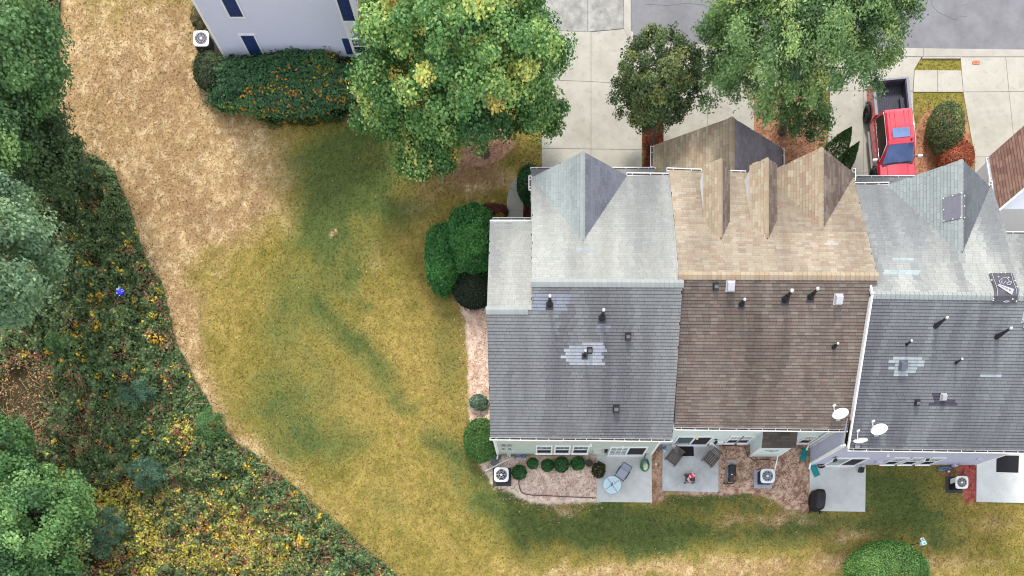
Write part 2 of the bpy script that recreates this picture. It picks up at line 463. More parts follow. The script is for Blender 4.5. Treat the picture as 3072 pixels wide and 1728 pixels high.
def ground_colour(X, Y):
    PX, PY = XN + X * SC, YN - Y * SC
    n1 = fbm(X * 0.35, Y * 0.35, 3, 4); n2 = fbm(X * 1.3, Y * 1.3, 9, 4, .6); n3 = fbm(X * 4.0, Y * 4.0, 21, 3, .65); n4 = fbm(X * 9.0, Y * 9.0, 31, 2); n5 = fbm(X * 2.3, Y * 2.3, 91, 4, .7)
    warpx, warpy = (fbm(X * .8, Y * .8, 40, 3) - .5) * 90, (fbm(X * .8, Y * .8, 50, 3) - .5) * 90
    gr = blobs(PX + warpx, PY + warpy, GREEN)
    tn = blobs(PX + warpx * .7, PY + warpy * .7, TAN)
    wd = poly_sdf(PX + (n2 - .5) * 20, PY + (n3 - .5) * 14, WOODS)
    tn = tn + 0.7 * np.exp(-(np.maximum(wd, 0) / 60.0) ** 2) * sstep(1800, 900, PY + 0) + .25 * np.exp(-(np.maximum(wd, 0) / 45.0) ** 2)
    olive, gold = np.array(A((146, 137, 68))), np.array(A((184, 162, 92)))
    green, deep = np.array(A((121, 129, 72))), np.array(A((88, 110, 62)))
    straw, pale, brown = np.array(A((204, 171, 124))), np.array(A((229, 202, 158))), np.array(A((172, 138, 102)))
    t = sstep(.30, .70, .35 * n1 + .25 * n2 + .55 * n5 - .07)[..., None]
    c = olive * (1 - t) + gold * t
    gw = np.clip(gr * (0.30 + 1.15 * n2) + (n3 - .5) * .9 * np.clip(gr, 0, .8) + (n5 - .5) * 2.6 * np.clip(gr, 0, .8) * (.45 + .55 * sstep(1380, 1480, PY)) + (n4 - .5) * .5 * np.clip(gr, 0, .8), 0, 1.5)
    g1 = sstep(.14, .70, gw)[..., None]; g2_ = sstep(.65, 1.3, gw)[..., None]
    c = c * (1 - .70 * g1) + green * .70 * g1
    c = c * (1 - .75 * g2_) + deep * .75 * g2_
    tw = np.clip(tn * (.62 + .9 * (n2 - .3)), 0, 1.4)
    t1 = sstep(.15, .7, tw)[..., None]
    dry = straw + (pale - straw) * (.95 * sstep(.48, .62, .5 * n5 + .3 * n3 + .2 * n2))[..., None]
    dry = dry + (brown - dry) * (.75 * sstep(.47, .66, .45 * n1 + .35 * (1 - n5) + .2 * n4))[..., None]
    c = c * (1 - t1) + dry * t1
    mow = .5 + .5 * np.sin(np.maximum(wd, 0) / 21.0 + 2 * n1)
    c = c * (0.72 + .56 * n3)[..., None] * (0.80 + .40 * n4)[..., None] * (.975 + .05 * mow)[..., None]
    fr = (sstep(2725, 2740, PX) * sstep(330, 280, PY))[..., None]
    c = c * (1 - .8 * fr) + np.array(A((152, 146, 70))) * (.7 + .6 * n3)[..., None] * .8 * fr
    # beds
    for name, (poly, ca, cb) in BEDS.items():
        d = poly_sdf(PX, PY, poly) + (n3 - .5) * 16 + (n2 - .5) * 12
        m = sstep(5, -5, d)[..., None]
        ca, cb = np.array(A(ca)), np.array(A(cb))
        k = sstep(.36, .62, .6 * n3 + .45 * n4)[..., None]
        bc = (cb * (1 - k) + ca * k) * (1.35 + .6 * n2)[..., None]
        c = c * (1 - m) + bc * m
    m = sstep(6, -10, wd)[..., None]
    soil = np.array(A((84, 78, 56))) * (.6 + .8 * n3)[..., None]
    c = c * (1 - m) + soil * m
    return c, wd, gr, tn

GX0, GX1, GY0, GY1, GS = -32.0, 29.0, -1.0, 36.0, 0.1
nx, ny = int((GX1 - GX0) / GS) + 1, int((GY1 - GY0) / GS) + 1
gx, gy = np.linspace(GX0, GX1, nx), np.linspace(GY0, GY1, ny)
GX, GY = np.meshgrid(gx, gy)
gcol, gwd, ggr, gtn = ground_colour(GX, GY)
gz = (fbm(GX * 3.2, GY * 3.2, 77, 2) - .5) * 0.03 - 0.012
inner = (GX > GX0 + .05) & (GX < GX1 - .05) & (GY > GY0 + .05) & (GY < GY1 - .05)
gz = np.where(inner, gz, -0.012)
edge = np.minimum(np.minimum(GX - GX0, GX1 - GX), np.minimum(GY - GY0, GY1 - GY))
ef = sstep(1.2, .1, edge)[..., None]
gcol = gcol * (1 - ef) + np.array(A((150, 138, 80))) * ef
idx = np.arange(nx * ny).reshape(ny, nx)
quads = np.stack([idx[:-1, :-1], idx[:-1, 1:], idx[1:, 1:], idx[1:, :-1]], -1).reshape(-1, 4)
verts = np.stack([GX, GY, gz], -1).reshape(-1, 3)
BIG = 600.0
ext = np.array([(-BIG, -BIG, -.012), (BIG, -BIG, -.012), (BIG, BIG, -.012), (-BIG, BIG, -.012)])
n0 = nx * ny
verts = np.concatenate([verts, ext])
c00, c10, c11, c01 = idx[0, 0], idx[0, -1], idx[-1, -1], idx[-1, 0]
me = bpy.data.meshes.new('ground')
faces = quads.tolist()
faces += [[n0, n0 + 1] + idx[0, ::-1].tolist(), [n0 + 1, n0 + 2] + idx[::-1, -1].tolist(), [n0 + 2, n0 + 3] + idx[-1, :].tolist(), [n0 + 3, n0] + idx[:, 0].tolist()]
me.from_pydata(verts.tolist(), [], faces)
ca = me.attributes.new('scol', 'FLOAT_COLOR', 'POINT')
colv = np.ones((len(verts), 4)); colv[:n0, :3] = gcol.reshape(-1, 3); colv[n0:, :3] = A((150, 138, 80))
ca.data.foreach_set('color', colv.ravel())
me.polygons.foreach_set('use_smooth', [True] * len(faces))
GROUND_M = scol_mat('lawn_and_soil', 1.0, 14.0, .28, .9, 30.0, spec=.05)
me.materials.append(GROUND_M)
ground = bpy.data.objects.new('ground', me); COL.objects.link(ground)
tag(ground, kind='structure')

# street -----------------------------------------------------------
ASPH = mat('asphalt', (0.19, 0.19, 0.205), 0.9, 0.10, 0.9, bump=.4, bscale=90, stain=.14)
b = MB()
poly = [g2(*p) for p in [(1894, -300), (3500, -300), (3500, 151), (3072, 150), (2760, 146), (2480, 141), (2130, 134), (1990, 134), (1894, 136)]]
b.prism(poly[::-1], -.2, 0.008)
street = tag(b.build('road', ASPH), kind='structure')
cr = MB()
for path in ([(2792, -2), (2795, 20), (2815, 38), (2850, 52), (2868, 60), (2880, 50), (2900, 48)], [(2890, 18), (2905, 8), (2912, -3)], [(1930, 15), (2000, 18), (2060, 12), (2120, 14)]):
    cr.tube([(*g2(px + random.uniform(-3, 3), py + random.uniform(-3, 3)), .006) for px, py in path], .012, 4)
cr.build('crack_sealant', mat('crack_tar', (.12, .12, .135), .8), street)

# concrete slabs ---------------------------------------------------
DRIVE = mat('driveway_concrete', (0.415, 0.395, 0.345), 0.88, 0.06, .7, bump=.2, bscale=70, stain=.2)
DRIVE2 = mat('stained_concrete', (0.30, 0.295, 0.28), 0.9, 0.25, 1.8, bump=.2, bscale=70, col2=(.38, .375, .355), stain=.2)
PATIO = mat('patio_concrete', (0.52, 0.54, 0.53), 0.88, 0.08, 1.1, bump=.15, bscale=70, stain=.17)
KERBM = mat('kerb_concrete', (0.39, 0.37, 0.33), 0.9, 0.08, 1.5, bump=.2, bscale=50, stain=.15)

def slabs(name, polys, m, z=0.035, gap=.9):
    root = bpy.data.objects.new(name, None); COL.objects.link(root)
    root.location = (*g2(*polys[0][0]), 0); tag(root, kind='structure')
    for i, poly in enumerate(polys):
        cx, cy = sum(p[0] for p in poly) / len(poly), sum(p[1] for p in poly) / len(poly)
        q = []
        for (px, py) in poly:
            dx, dy = cx - px, cy - py
            q.append((px + math.copysign(min(gap / 2, abs(dx)), dx), py + math.copysign(min(gap / 2, abs(dy)), dy)))
        mb = MB(); mb.prism([g2(*p) for p in q][::-1], -.12, z + random.uniform(-.003, .003))
        mm = m[i] if isinstance(m, list) else m
        mb.build('slab', mm, root, bevel=.008)
    return root

slabs('driveway', [
    [(1600, -60), (1763, -60), (1763, 97), (1600, 90)], [(1763, -60), (1871, -60), (1871, 87), (1763, 97)],
    [(1600, 91), (1773, 97), (1773, 246), (1625, 240)], [(1773, 97), (1871, 88), (1900, 96), (1900, 253), (1773, 246)],
    [(1625, 240), (1773, 246), (1773, 448), (1625, 446)], [(1773, 246), (1926, 254), (1926, 450), (1773, 448)],
    [(1625, 446), (1773, 448), (1773, 560), (1625, 560)], [(1773, 448), (1926, 450), (1926, 560), (1773, 560)]],
    [DRIVE2, DRIVE2] + [DRIVE] * 6)
slabs('driveway', [
    [(1901, 160), (2123, 158), (2123, 262), (1927, 262), (1901, 240)], [(2123, 158), (2265, 160), (2265, 262), (2123, 262)],
    [(1990, 262), (2123, 262), (2121, 460), (1990, 460)], [(2123, 262), (2263, 262), (2261, 460), (2121, 460)]], DRIVE)
slabs('driveway', [
    [(2265, 161), (2589, 166), (2589, 274), (2498, 274), (2420, 262), (2265, 262)], [(2589, 166), (2764, 172), (2742, 210), (2738, 274), (2589, 274)],
    [(2490, 274), (2589, 274), (2589, 520), (2478, 520)], [(2589, 274), (2738, 275), (2742, 520), (2589, 520)],
    [(2478, 520), (2589, 520), (2589, 600), (2478, 600)], [(2589, 520), (2742, 520), (2742, 600), (2589, 600)]], DRIVE)
slabs('driveway', [
    [(2881, 172), (3016, 172), (3026, 276), (2889, 277), (2884, 211)], [(3016, 172), (3250, 172), (3250, 276), (3026, 276)],
    [(2889, 277), (3026, 276), (3046, 470), (2923, 472)], [(3026, 276), (3250, 276), (3250, 470), (3046, 470)],
    [(2923, 472), (3046, 470), (3046, 640), (2923, 640)], [(3046, 470), (3250, 470), (3250, 640), (3046, 640)]], DRIVE)
slabs('sidewalk', [[(2743, 211), (2812, 211), (2812, 277), (2739, 277)], [(2812, 211), (2883, 212), (2889, 277), (2812, 277)]], DRIVE)
slabs('kerb', [[(1871, -60), (1893, -60), (1893, 136), (1871, 88)], [(1893, 136), (2130, 134), (2130, 159), (1901, 160)], [(2130, 134), (2480, 141), (2480, 164), (2130, 159)],
               [(2480, 141), (2770, 146), (2768, 172), (2480, 164)], [(2770, 146), (3072, 150), (3072, 172), (2768, 172)], [(3072, 150), (3300, 151), (3300, 172), (3072, 172)]], KERBM, z=.05)
slabs('kerb', [[(2766, 172.5), (2882, 172.5), (2881, 178), (2764, 178)]], KERBM, z=.06)
slabs('path', [[(1600, 500), (1586, 503), (1560, 518), (1537, 548), (1528, 566), (1562, 578), (1572, 560), (1600, 545)], [(1528, 566), (1520, 600), (1520, 633), (1570, 634), (1570, 596), (1562, 578)],
               [(1520, 633), (1520, 700), (1570, 700), (1570, 634)]], mat('walk_concrete', (.33, .32, .29), .9, .1, 1.5, bump=.2, bscale=60))
PAT1 = slabs('patio_slab', [[(1789, 1360), (1955, 1360), (1956, 1508), (1790, 1506)]], PATIO, z=.06)
PAT2 = slabs('patio_slab', [[(1987, 1325), (2156, 1325), (2155, 1477), (1986, 1473)]], mat('patio_worn', (.45, .465, .48), .9, .12, .9, bump=.2, bscale=60, stain=.2), z=.06)
PAT3 = slabs('patio_slab', [[(2428, 1388), (2597, 1388), (2595, 1536), (2428, 1533)]], PATIO, z=.06)
PAT4 = slabs('patio_slab', [[(2929, 1350), (3150, 1350), (3150, 1512), (2927, 1506)]], PATIO, z=.06)

PAVED = [[(1590, -80), (1900, -80), (1905, 160), (1930, 262), (1928, 560), (1622, 560), (1622, 240), (1590, 90)], [(1898, 155), (2268, 155), (2263, 470), (1990, 470), (1990, 262), (1926, 262)],
         [(2265, 155), (2768, 165), (2742, 210), (2742, 600), (2476, 600), (2496, 276), (2420, 262), (2265, 262)], [(2880, 165), (3250, 165), (3250, 640), (2922, 640), (2888, 277)],
         [(2738, 210), (2890, 210), (2890, 279), (2738, 279)], [(1520, 500), (1600, 500), (1600, 700), (1518, 700)], [(1787, 1300), (1957, 1300), (1957, 1509), (1787, 1508)],
         [(1985, 1300), (2157, 1300), (2156, 1478), (1985, 1475)], [(2427, 1300), (2598, 1300), (2596, 1537), (2427, 1535)], [(2926, 1300), (3200, 1300), (3200, 1513), (2926, 1508)],
         [(1880, -100), (3300, -100), (3300, 172), (1880, 160)], [(1488, 840), (1955, 840), (1955, 1366), (1488, 1366)], [(1950, 840), (2430, 840), (2430, 1336), (1950, 1336)], [(2425, 840), (2980, 840), (2940, 1394), (2425, 1394)],
         [(1600, 600), (3072, 600), (3072, 1300), (1600, 1300)]]

# ------------------------------------------------------------------ leaf clouds
LEAF_N = 0
def cloud_mat(name, rough=.5, trans=.4, spec=.4):
    if name in MATS: return MATS[name]
    m = bpy.data.materials.new(name); m.use_nodes = True
    N, L = m.node_tree.nodes, m.node_tree.links
    b = N['Principled BSDF']; out = N['Material Output']
    b.inputs['Roughness'].default_value = rough; b.inputs['Specular IOR Level'].default_value = spec
    a = N.new('ShaderNodeAttribute'); a.attribute_name = 'scol'
    L.new(a.outputs['Color'], b.inputs['Base Color'])
    if trans > 0:
        t = N.new('ShaderNodeBsdfTranslucent'); L.new(a.outputs['Color'], t.inputs['Color'])
        mx = N.new('ShaderNodeMixShader'); mx.inputs['Fac'].default_value = trans
        L.new(b.outputs['BSDF'], mx.inputs[1]); L.new(t.outputs['BSDF'], mx.inputs[2]); L.new(mx.outputs['Shader'], out.inputs['Surface'])
    MATS[name] = m
    return m
LEAFM = cloud_mat('leaf')
BLADEM = cloud_mat('grass_blade', .9, .15, .1)

def norm(a):
    return a / (np.linalg.norm(a, axis=-1, keepdims=True) + 1e-9)

def foliage(name, P, Nr, size, colr, parent=None, m=None, aspect=.6, D=None, rng=RNG, loc=None):
    """one mesh of leaf-shaped faces"""
    n = len(P)
    Nr = norm(Nr)
    if D is None: D = rng.normal(size=(n, 3))
    D = norm(D - Nr * np.sum(D * Nr, 1, keepdims=True))
    S = np.cross(Nr, D)
    size = np.broadcast_to(np.asarray(size, float), (n,))[:, None]
    bend = Nr * size * .12
    V = np.stack([P - D * size * .5 - bend, P + S * size * aspect * .5 - D * size * .08, P + D * size * .5 - bend, P - S * size * aspect * .5 - D * size * .08], 1).reshape(-1, 3)
    if parent is not None:
        o_ = world_off(parent); V = V - np.array(o_)
    me = bpy.data.meshes.new(name)
    me.vertices.add(4 * n); me.loops.add(4 * n); me.polygons.add(n)
    me.vertices.foreach_set('co', V.astype(np.float32).ravel())
    me.loops.foreach_set('vertex_index', np.arange(4 * n, dtype=np.int32))
    me.polygons.foreach_set('loop_start', np.arange(0, 4 * n, 4, dtype=np.int32))
    me.polygons.foreach_set('loop_total', np.full(n, 4, dtype=np.int32))
    ca = me.attributes.new('scol', 'FLOAT_COLOR', 'FACE')
    c4 = np.ones((n, 4), np.float32); c4[:, :3] = np.clip(colr, 0, 1)
    ca.data.foreach_set('color', c4.ravel())
    me.materials.append(m or LEAFM)
    me.update(calc_edges=True)
    o = bpy.data.objects.new(name, me); COL.objects.link(o)
    if parent is not None: o.parent = parent
    return o

def ramp(t, stops):
    t = np.clip(t, 0, 1)
    xs = [s[0] for s in stops]
    return np.stack([np.interp(t, xs, [s[1][k] for s in stops]) for k in range(3)], -1)

def ball(rng, n):
    d = norm(rng.normal(size=(n, 3)))
    return d * (rng.random((n, 1)) ** (1 / 3))

def fib_dirs(n, rng, jit=.25):
    i = np.arange(n) + .5
    ph = np.arccos(1 - 2 * i / n); th = math.pi * (1 + 5 ** .5) * i
    d = np.stack([np.cos(th) * np.sin(ph), np.sin(th) * np.sin(ph), np.cos(ph)], -1)
    return norm(d + rng.normal(size=d.shape) * jit * (4 / n) ** .5)

# ================================================================== PLANTS
def AL(c, k=1.0): return A(c, 2.2 * k)
GRN = dict(
    maple=[(0, AL((52, 88, 54))), (.35, AL((84, 124, 70))), (.6, AL((122, 156, 90))), (.8, AL((174, 188, 112))), (.94, AL((214, 200, 110))), (1, AL((226, 182, 108)))],
    elm=[(0, AL((56, 80, 54))), (.4, AL((92, 122, 76))), (.75, AL((140, 166, 102))), (1, AL((196, 196, 118)))],
    crape=[(0, AL((42, 56, 38))), (.45, AL((74, 94, 58))), (.8, AL((122, 130, 76))), (1, AL((164, 146, 78)))],
    shrub=[(0, AL((28, 64, 34))), (.5, AL((48, 100, 50))), (1, AL((84, 138, 66)))],
    dark=[(0, AL((24, 38, 24), .8)), (.5, AL((44, 62, 38), .8)), (1, AL((80, 96, 58), .8))],
    box=[(0, AL((40, 70, 34))), (.5, AL((72, 112, 52))), (1, AL((124, 158, 84)))],
    pyra=[(0, AL((32, 58, 40))), (.5, AL((54, 92, 58))), (1, AL((92, 134, 82)))],
    woodA=[(0, AL((56, 86, 54))), (.5, AL((100, 136, 84))), (1, AL((160, 188, 122)))],
    woodB=[(0, AL((52, 74, 50))), (.5, AL((84, 110, 72))), (1, AL((122, 146, 98)))],
    woodC=[(0, AL((78, 104, 80))), (.5, AL((120, 148, 112))), (1, AL((176, 196, 152)))],
    woodD=[(0, AL((54, 88, 54))), (.5, AL((94, 132, 78))), (1, AL((150, 182, 116)))],
    rust=[(0, AL((92, 48, 34))), (.5, AL((152, 84, 56))), (1, AL((198, 122, 84)))],
    cedar=[(0, AL((50, 80, 66))), (.5, AL((88, 122, 98))), (1, AL((132, 162, 132)))],
    arbor=[(0, AL((36, 58, 28))), (.5, AL((60, 90, 40))), (1, AL((98, 126, 58)))],
)

def tree(name, label, base, centre, radii, n_cl, cl_r, n_leaf, size, pal, seed, trunk_r=.16, mode='clump', lobes=(), boughs=0, group=None, spread=.5, tint_mu=.38, tint_sd=.17, top_tint=0.0, hole=.0, zmin=1.2, aspect=.65, cat='tree', limbs=9, tint_leaf=.09):
    rng = np.random.default_rng(seed)
    base, centre = Vector(base), Vector(centre)
    root = thing(name, base, label, cat, group)
    c0, rad = np.array(centre), np.array(radii, float)
    d = fib_dirs(n_cl, rng, .8)
    out = .74 + .46 * fbm(d[:, 0] * 1.9 + 5 + seed, d[:, 1] * 1.9 + d[:, 2] * 1.7, seed, 3) - .08
    fr = np.where(rng.random(n_cl) < .72, rng.uniform(.82, 1.0, n_cl), rng.uniform(.45, .8, n_cl))
    C = c0 + d * rad * (out * fr)[:, None]
    if boughs:                          # clumps strung along spreading boughs, gaps between them
        bd = fib_dirs(boughs * 2, rng, .5); bd = bd[bd[:, 2] > -.35]; nb = len(bd)
        bi = rng.integers(0, nb, n_cl); fr = rng.random(n_cl) ** .6 * 1.02
        blen = rng.uniform(.78, 1.08, nb)
        d = norm(bd[bi] + rng.normal(size=(n_cl, 3)) * (.10 + .12 * fr)[:, None])
        C = c0 + d * rad * (fr * blen[bi])[:, None] - np.array([0, 0, 1.0]) * (fr ** 2 * .9)[:, None]
    for (lc, lr, ln) in lobes:          # extra boughs
        ld = fib_dirs(ln, rng, .9)
        C = np.concatenate([C, np.array(lc) + ld * np.array(lr) * rng.uniform(.55, 1.0, (ln, 1))]); d = np.concatenate([d, ld])
    n_cl = len(C)
    C[:, 2] = np.maximum(C[:, 2], zmin + rng.random(n_cl) * .4)
    per = max(6, n_leaf // n_cl)
    cr = cl_r * rng.uniform(.65, 1.35, n_cl)
    ct = rng.normal(tint_mu, tint_sd, n_cl)
    if top_tint: ct = ct + top_tint * rng.random(n_cl) * (d[:, 2] > .1)
    idx = np.repeat(np.arange(n_cl), per)
    if mode == 'clump':
        q = norm(rng.normal(size=(len(idx), 3))) * (rng.random((len(idx), 1)) ** .5 * 1.1)
        q[:, 2] *= .75
        P = C[idx] + q * cr[idx][:, None]
        Nr = .55 * norm(q) + .5 * d[idx] + .55 * rng.normal(size=q.shape) + np.array([0, 0, .35])
        D = None
    else:   # drooping sprays
        tdir = norm(d * np.array([1, 1, .25]) + np.array([0, 0, -.30]) + rng.normal(size=d.shape) * .45)
        u = rng.random(len(idx))
        L = cr * 1.5
        lat = rng.normal(size=(len(idx), 3)) * (cr[idx] * .36 * (1.1 - .5 * u))[:, None]
        P = C[idx] + tdir[idx] * (L[idx] * (u - .35))[:, None] + lat + np.array([0, 0, -1.0]) * (u ** 2 * cr[idx] * .3)[:, None]
        Nr = .5 * d[idx] + .6 * rng.normal(size=lat.shape) + np.array([0, 0, .55])
        D = tdir[idx] + .8 * rng.normal(size=lat.shape)
    t = ct[idx] + rng.normal(0, tint_leaf, len(idx))
    colr = ramp(t, GRN[pal]) * rng.uniform(.85, 1.15, (len(idx), 1))
    sz = size * rng.uniform(.7, 1.3, len(idx))
    foliage('crown', P, Nr, sz, colr, root, aspect=aspect, D=D, rng=rng)
    tb = MB()
    top = centre + Vector((0, 0, rad[2] * .35))
    tb.tube([base + Vector((0, 0, -.1)), base + Vector((0, 0, .25)), base.lerp(centre, .35) + Vector((.05, .03, 0)), base.lerp(centre, .8), top],
            [trunk_r * 1.5, trunk_r * 1.08, trunk_r * .9, trunk_r * .6, trunk_r * .2], 10)
    tb.build('trunk', BARK, root)
    order = rng.permutation(n_cl)[:limbs]
    for i in order:
        e = Vector(C[i]); s = base.lerp(top, .25 + .45 * rng.random())
        mid = s.lerp(e, .5) + Vector((0, 0, .25))
        lb = MB(); lb.tube([s, mid, e], [trunk_r * .45, trunk_r * .3, trunk_r * .08], 6); lb.build('branch', BARK, root)
    return root

def shrub(name, label, centre, radii, n, size, pal, seed, group=None, lump=.08, n_lump=26, cat='shrub', flat=1.0, flowers=None, z0=0.0, tint_mu=.42, tint_sd=.2, thick=.16, shape=2.0, aspect=.6, parent_pts=None):
    """dome of leaves standing on the ground at centre (x,y); radii = rx, ry, height"""
    rng = np.random.default_rng(seed)
    cx, cy = centre[0], centre[1]; rx, ry, hh = radii
    root = thing(name, (cx, cy, z0), label, cat, group)
    d = norm(rng.normal(size=(int(n * 1.5), 3)))
    d = d[d[:, 2] > -.55][:n]
    ld = fib_dirs(n_lump, rng, .8)
    near = np.max(d @ ld.T, 1)
    sp = (2 / (1 + (n_lump / 40.)))
    bump = 1 + lump * (near - .9) * 8 * .6
    bump += lump * (fbm(d[:, 0] * 4 + seed, d[:, 1] * 4 + d[:, 2] * 3, seed + 3, 3) - .5) * 1.6
    if shape != 2.0:
        e = (np.abs(d) ** shape).sum(1) ** (1 / shape); d2 = d / e[:, None]
    else: d2 = d
    jit = 1 - thick * rng.random(len(d)) ** 1.6
    jit = np.where(rng.random(len(d)) < .06, 1 + .13 * rng.random(len(d)) ** 1.5, jit)      # stray shoots
    c0 = np.array([cx, cy, z0 + hh * .42])
    P = c0 + d2 * np.array([rx, ry, hh * .58]) * (bump * jit)[:, None]
    P[:, 2] = np.maximum(P[:, 2], z0 + .03 + .05 * rng.random(len(P)))
    lum = np.argmax(d @ ld.T, 1)
    lt = rng.normal(0, tint_sd * .6, n_lump)
    t = tint_mu + lt[lum] + rng.normal(0, tint_sd, len(d))
    colr = ramp(t, GRN[pal] if isinstance(pal, str) else pal) * rng.uniform(.85, 1.15, (len(d), 1))
    Nr = d / np.array([rx, ry, hh * .6]) * rx + .55 * rng.normal(size=d.shape) + np.array([0, 0, .2])
    sz = size * rng.uniform(.7, 1.35, len(d))
    if flowers:
        fcol, frac, fn = flowers
        m = fn(d, rng) & (rng.random(len(d)) < frac)
        cc = np.array([fcol[i] for i in rng.integers(0, len(fcol), m.sum())]) if m.sum() else None
        if cc is not None:
            colr[m] = cc; P[m] += norm(Nr[m]) * .03; P[m] += norm(Nr[m]) * .03; sz = np.where(m, sz * 1.1, sz)
    foliage('foliage', P, Nr, sz, colr, root, aspect=aspect, rng=rng)
    st = MB(); st.tube([(cx, cy, z0 - .05), (cx + .02, cy, z0 + hh * .4), (cx, cy + .03, z0 + hh * .7)], [.06, .05, .02], 6)
    for k in range(4):
        a = k * 1.6 + seed
        st.tube([(cx, cy, z0 + .05), (cx + rx * .5 * math.cos(a), cy + ry * .5 * math.sin(a), z0 + hh * .6)], [.035, .012], 5)
    st.build('stem', BARK, root)
    return root

def gxy(px, py, z=0):
    v = at(px, py, z); return (v.x, v.y)

# ---- street trees
tree('maple_tree', 'big round maple turning yellow and orange on top, beside the blue-shuttered house', (*gxy(1457, 462), 0), (*gxy(1388, 150, 6.2), 6.3), (5.6, 4.5, 4.6), 290, .66, 100000, .15, 'maple', 3, trunk_r=.2, tint_mu=.34, tint_sd=.13, top_tint=.37, zmin=2.7, tint_leaf=.12, limbs=14, aspect=.8,
     lobes=[((*gxy(1285, 470, 3.0), 3.0), (1.5, 1.1, .9), 22), ((*gxy(1140, 330, 4.0), 4.2), (1.2, 1.3, 1.2), 18), ((*gxy(1620, 330, 4.0), 4.0), (1.3, 1.2, 1.2), 18)])
tree('crape_tree', 'small bushy tree with thin outline between two driveways', (*gxy(1957, 440), 0), (*gxy(1978, 236, 4.3), 4.2), (2.45, 2.5, 2.5), 170, .34, 27000, .125, 'crape', 5, trunk_r=.08, tint_mu=.42, tint_sd=.14, top_tint=.16, zmin=1.2, limbs=8)
tree('elm_tree', 'wide feathery elm drooping over the driveways behind the red pickup', (*gxy(2345, 392), 0), (*gxy(2395, 65, 7.0), 7.3), (4.7, 4.2, 3.8), 330, .60, 115000, .16, 'elm', 8, trunk_r=.2, boughs=22, mode='spray', tint_mu=.42, tint_sd=.16, top_tint=.12, zmin=1.8, limbs=14, aspect=.42,
     lobes=[((*gxy(2640, -30, 8.5), 8.5), (2.0, 1.5, 1.2), 60), ((*gxy(2420, 330, 3.2), 3.2), (1.3, 1.3, 1.0), 26), ((*gxy(2200, 150, 6.0), 6.0), (1.2, 2.2, 1.6), 36)])

# ---- woods along the edge
W = 'trees in the woods at the edge of the lawn'
tree('woods_tree', 'bright green tree crown in the upper corner of the woods', (*gxy(20, 150), 0), (*gxy(-20, 110, 8), 7.6), (2.9, 3.6, 3.4), 120, .62, 22000, .17, 'woodA', 21, group=W)
tree('woods_tree', 'dark green tree leaning over the bare end of the lawn', (*gxy(60, 330), 0), (*gxy(20, 330, 6), 5.2), (2.4, 3.0, 3.0), 110, .6, 16000, .16, 'woodB', 22, group=W, tint_mu=.3)
tree('woods_tree', 'low dark tree below the bare lawn corner beside the ivy', (*gxy(110, 500), 0), (*gxy(95, 450, 4), 3.4), (2.4, 2.1, 2.4), 90, .55, 12000, .15, 'woodB', 23, group=W, tint_mu=.35)
tree('woods_tree', 'pale grey-green tree crown halfway down the woods', (*gxy(20, 760), 0), (*gxy(-25, 745, 8), 7.8), (2.5, 4.0, 3.4), 120, .62, 22000, .17, 'woodC', 24, group=W)
tree('woods_tree', 'small pale tree crown at the frame edge above the grey-green one', (*gxy(-40, 430), 0), (*gxy(-35, 395, 8), 7.5), (1.3, 1.3, 1.5), 30, .5, 5000, .16, 'woodA', 25, group=W)
tree('woods_tree', 'bright green tree at the frame edge beside the brown brambles', (*gxy(-30, 1330), 0), (*gxy(-20, 1330, 6), 5.6), (1.5, 1.6, 2.2), 46, .5, 8000, .16, 'woodD', 26, group=W)
tree('woods_tree', 'broad bright green tree in the lower corner of the woods', (*gxy(90, 1560), 0), (*gxy(80, 1530, 5), 4.6), (2.9, 2.6, 2.6), 110, .6, 20000, .16, 'woodD', 27, group=W, tint_mu=.5)
tree('woods_tree', 'green tree filling the bottom corner of the frame', (*gxy(60, 1720), 0), (*gxy(60, 1700, 4), 3.6), (2.8, 2.0, 2.2), 80, .6, 12000, .16, 'woodD', 28, group=W, tint_mu=.4)
tree('cedar_sapling', 'blue-green cedar sapling at the edge of the yellow vines', (*gxy(305, 1600), 0), (*gxy(302, 1590, 2), 1.9), (1.1, 1.2, 1.6), 46, .32, 7000, .12, 'cedar', 29, trunk_r=.05, mode='spray', zmin=.3, limbs=4, aspect=.3)
tree('cedar_sapling', 'pale blue-green cedar sapling in the middle of the undergrowth', (*gxy(450, 1425), 0), (*gxy(450, 1420, 1), 1.3), (.95, .75, 1.2), 34, .28, 4500, .11, 'cedar', 30, trunk_r=.04, mode='spray', zmin=.2, limbs=3, aspect=.3)
tree('cedar_sapling', 'green sapling poking out at the mown edge of the lawn', (*gxy(632, 1285), 0), (*gxy(632, 1280, 1), 1.1), (.62, .95, 1.1), 30, .28, 4000, .11, 'woodD', 31, trunk_r=.04, mode='spray', zmin=.2, limbs=3, aspect=.3, tint_mu=.35)
tree('cedar_sapling', 'faint green sapling among dark ivy above the yellow vines', (*gxy(410, 1185), 0), (*gxy(412, 1180, 1), .9), (.85, .7, .9), 24, .28, 3000, .11, 'cedar', 32, trunk_r=.04, mode='spray', zmin=.2, limbs=3, aspect=.3)
tree('cedar_sapling', 'small light green sapling beside the brown gap in the ivy', (*gxy(165, 1028), 0), (*gxy(165, 1022, 1), .9), (.55, .5, .8), 18, .25, 2200, .11, 'woodD', 33, trunk_r=.04, mode='spray', zmin=.2, limbs=3, aspect=.3)

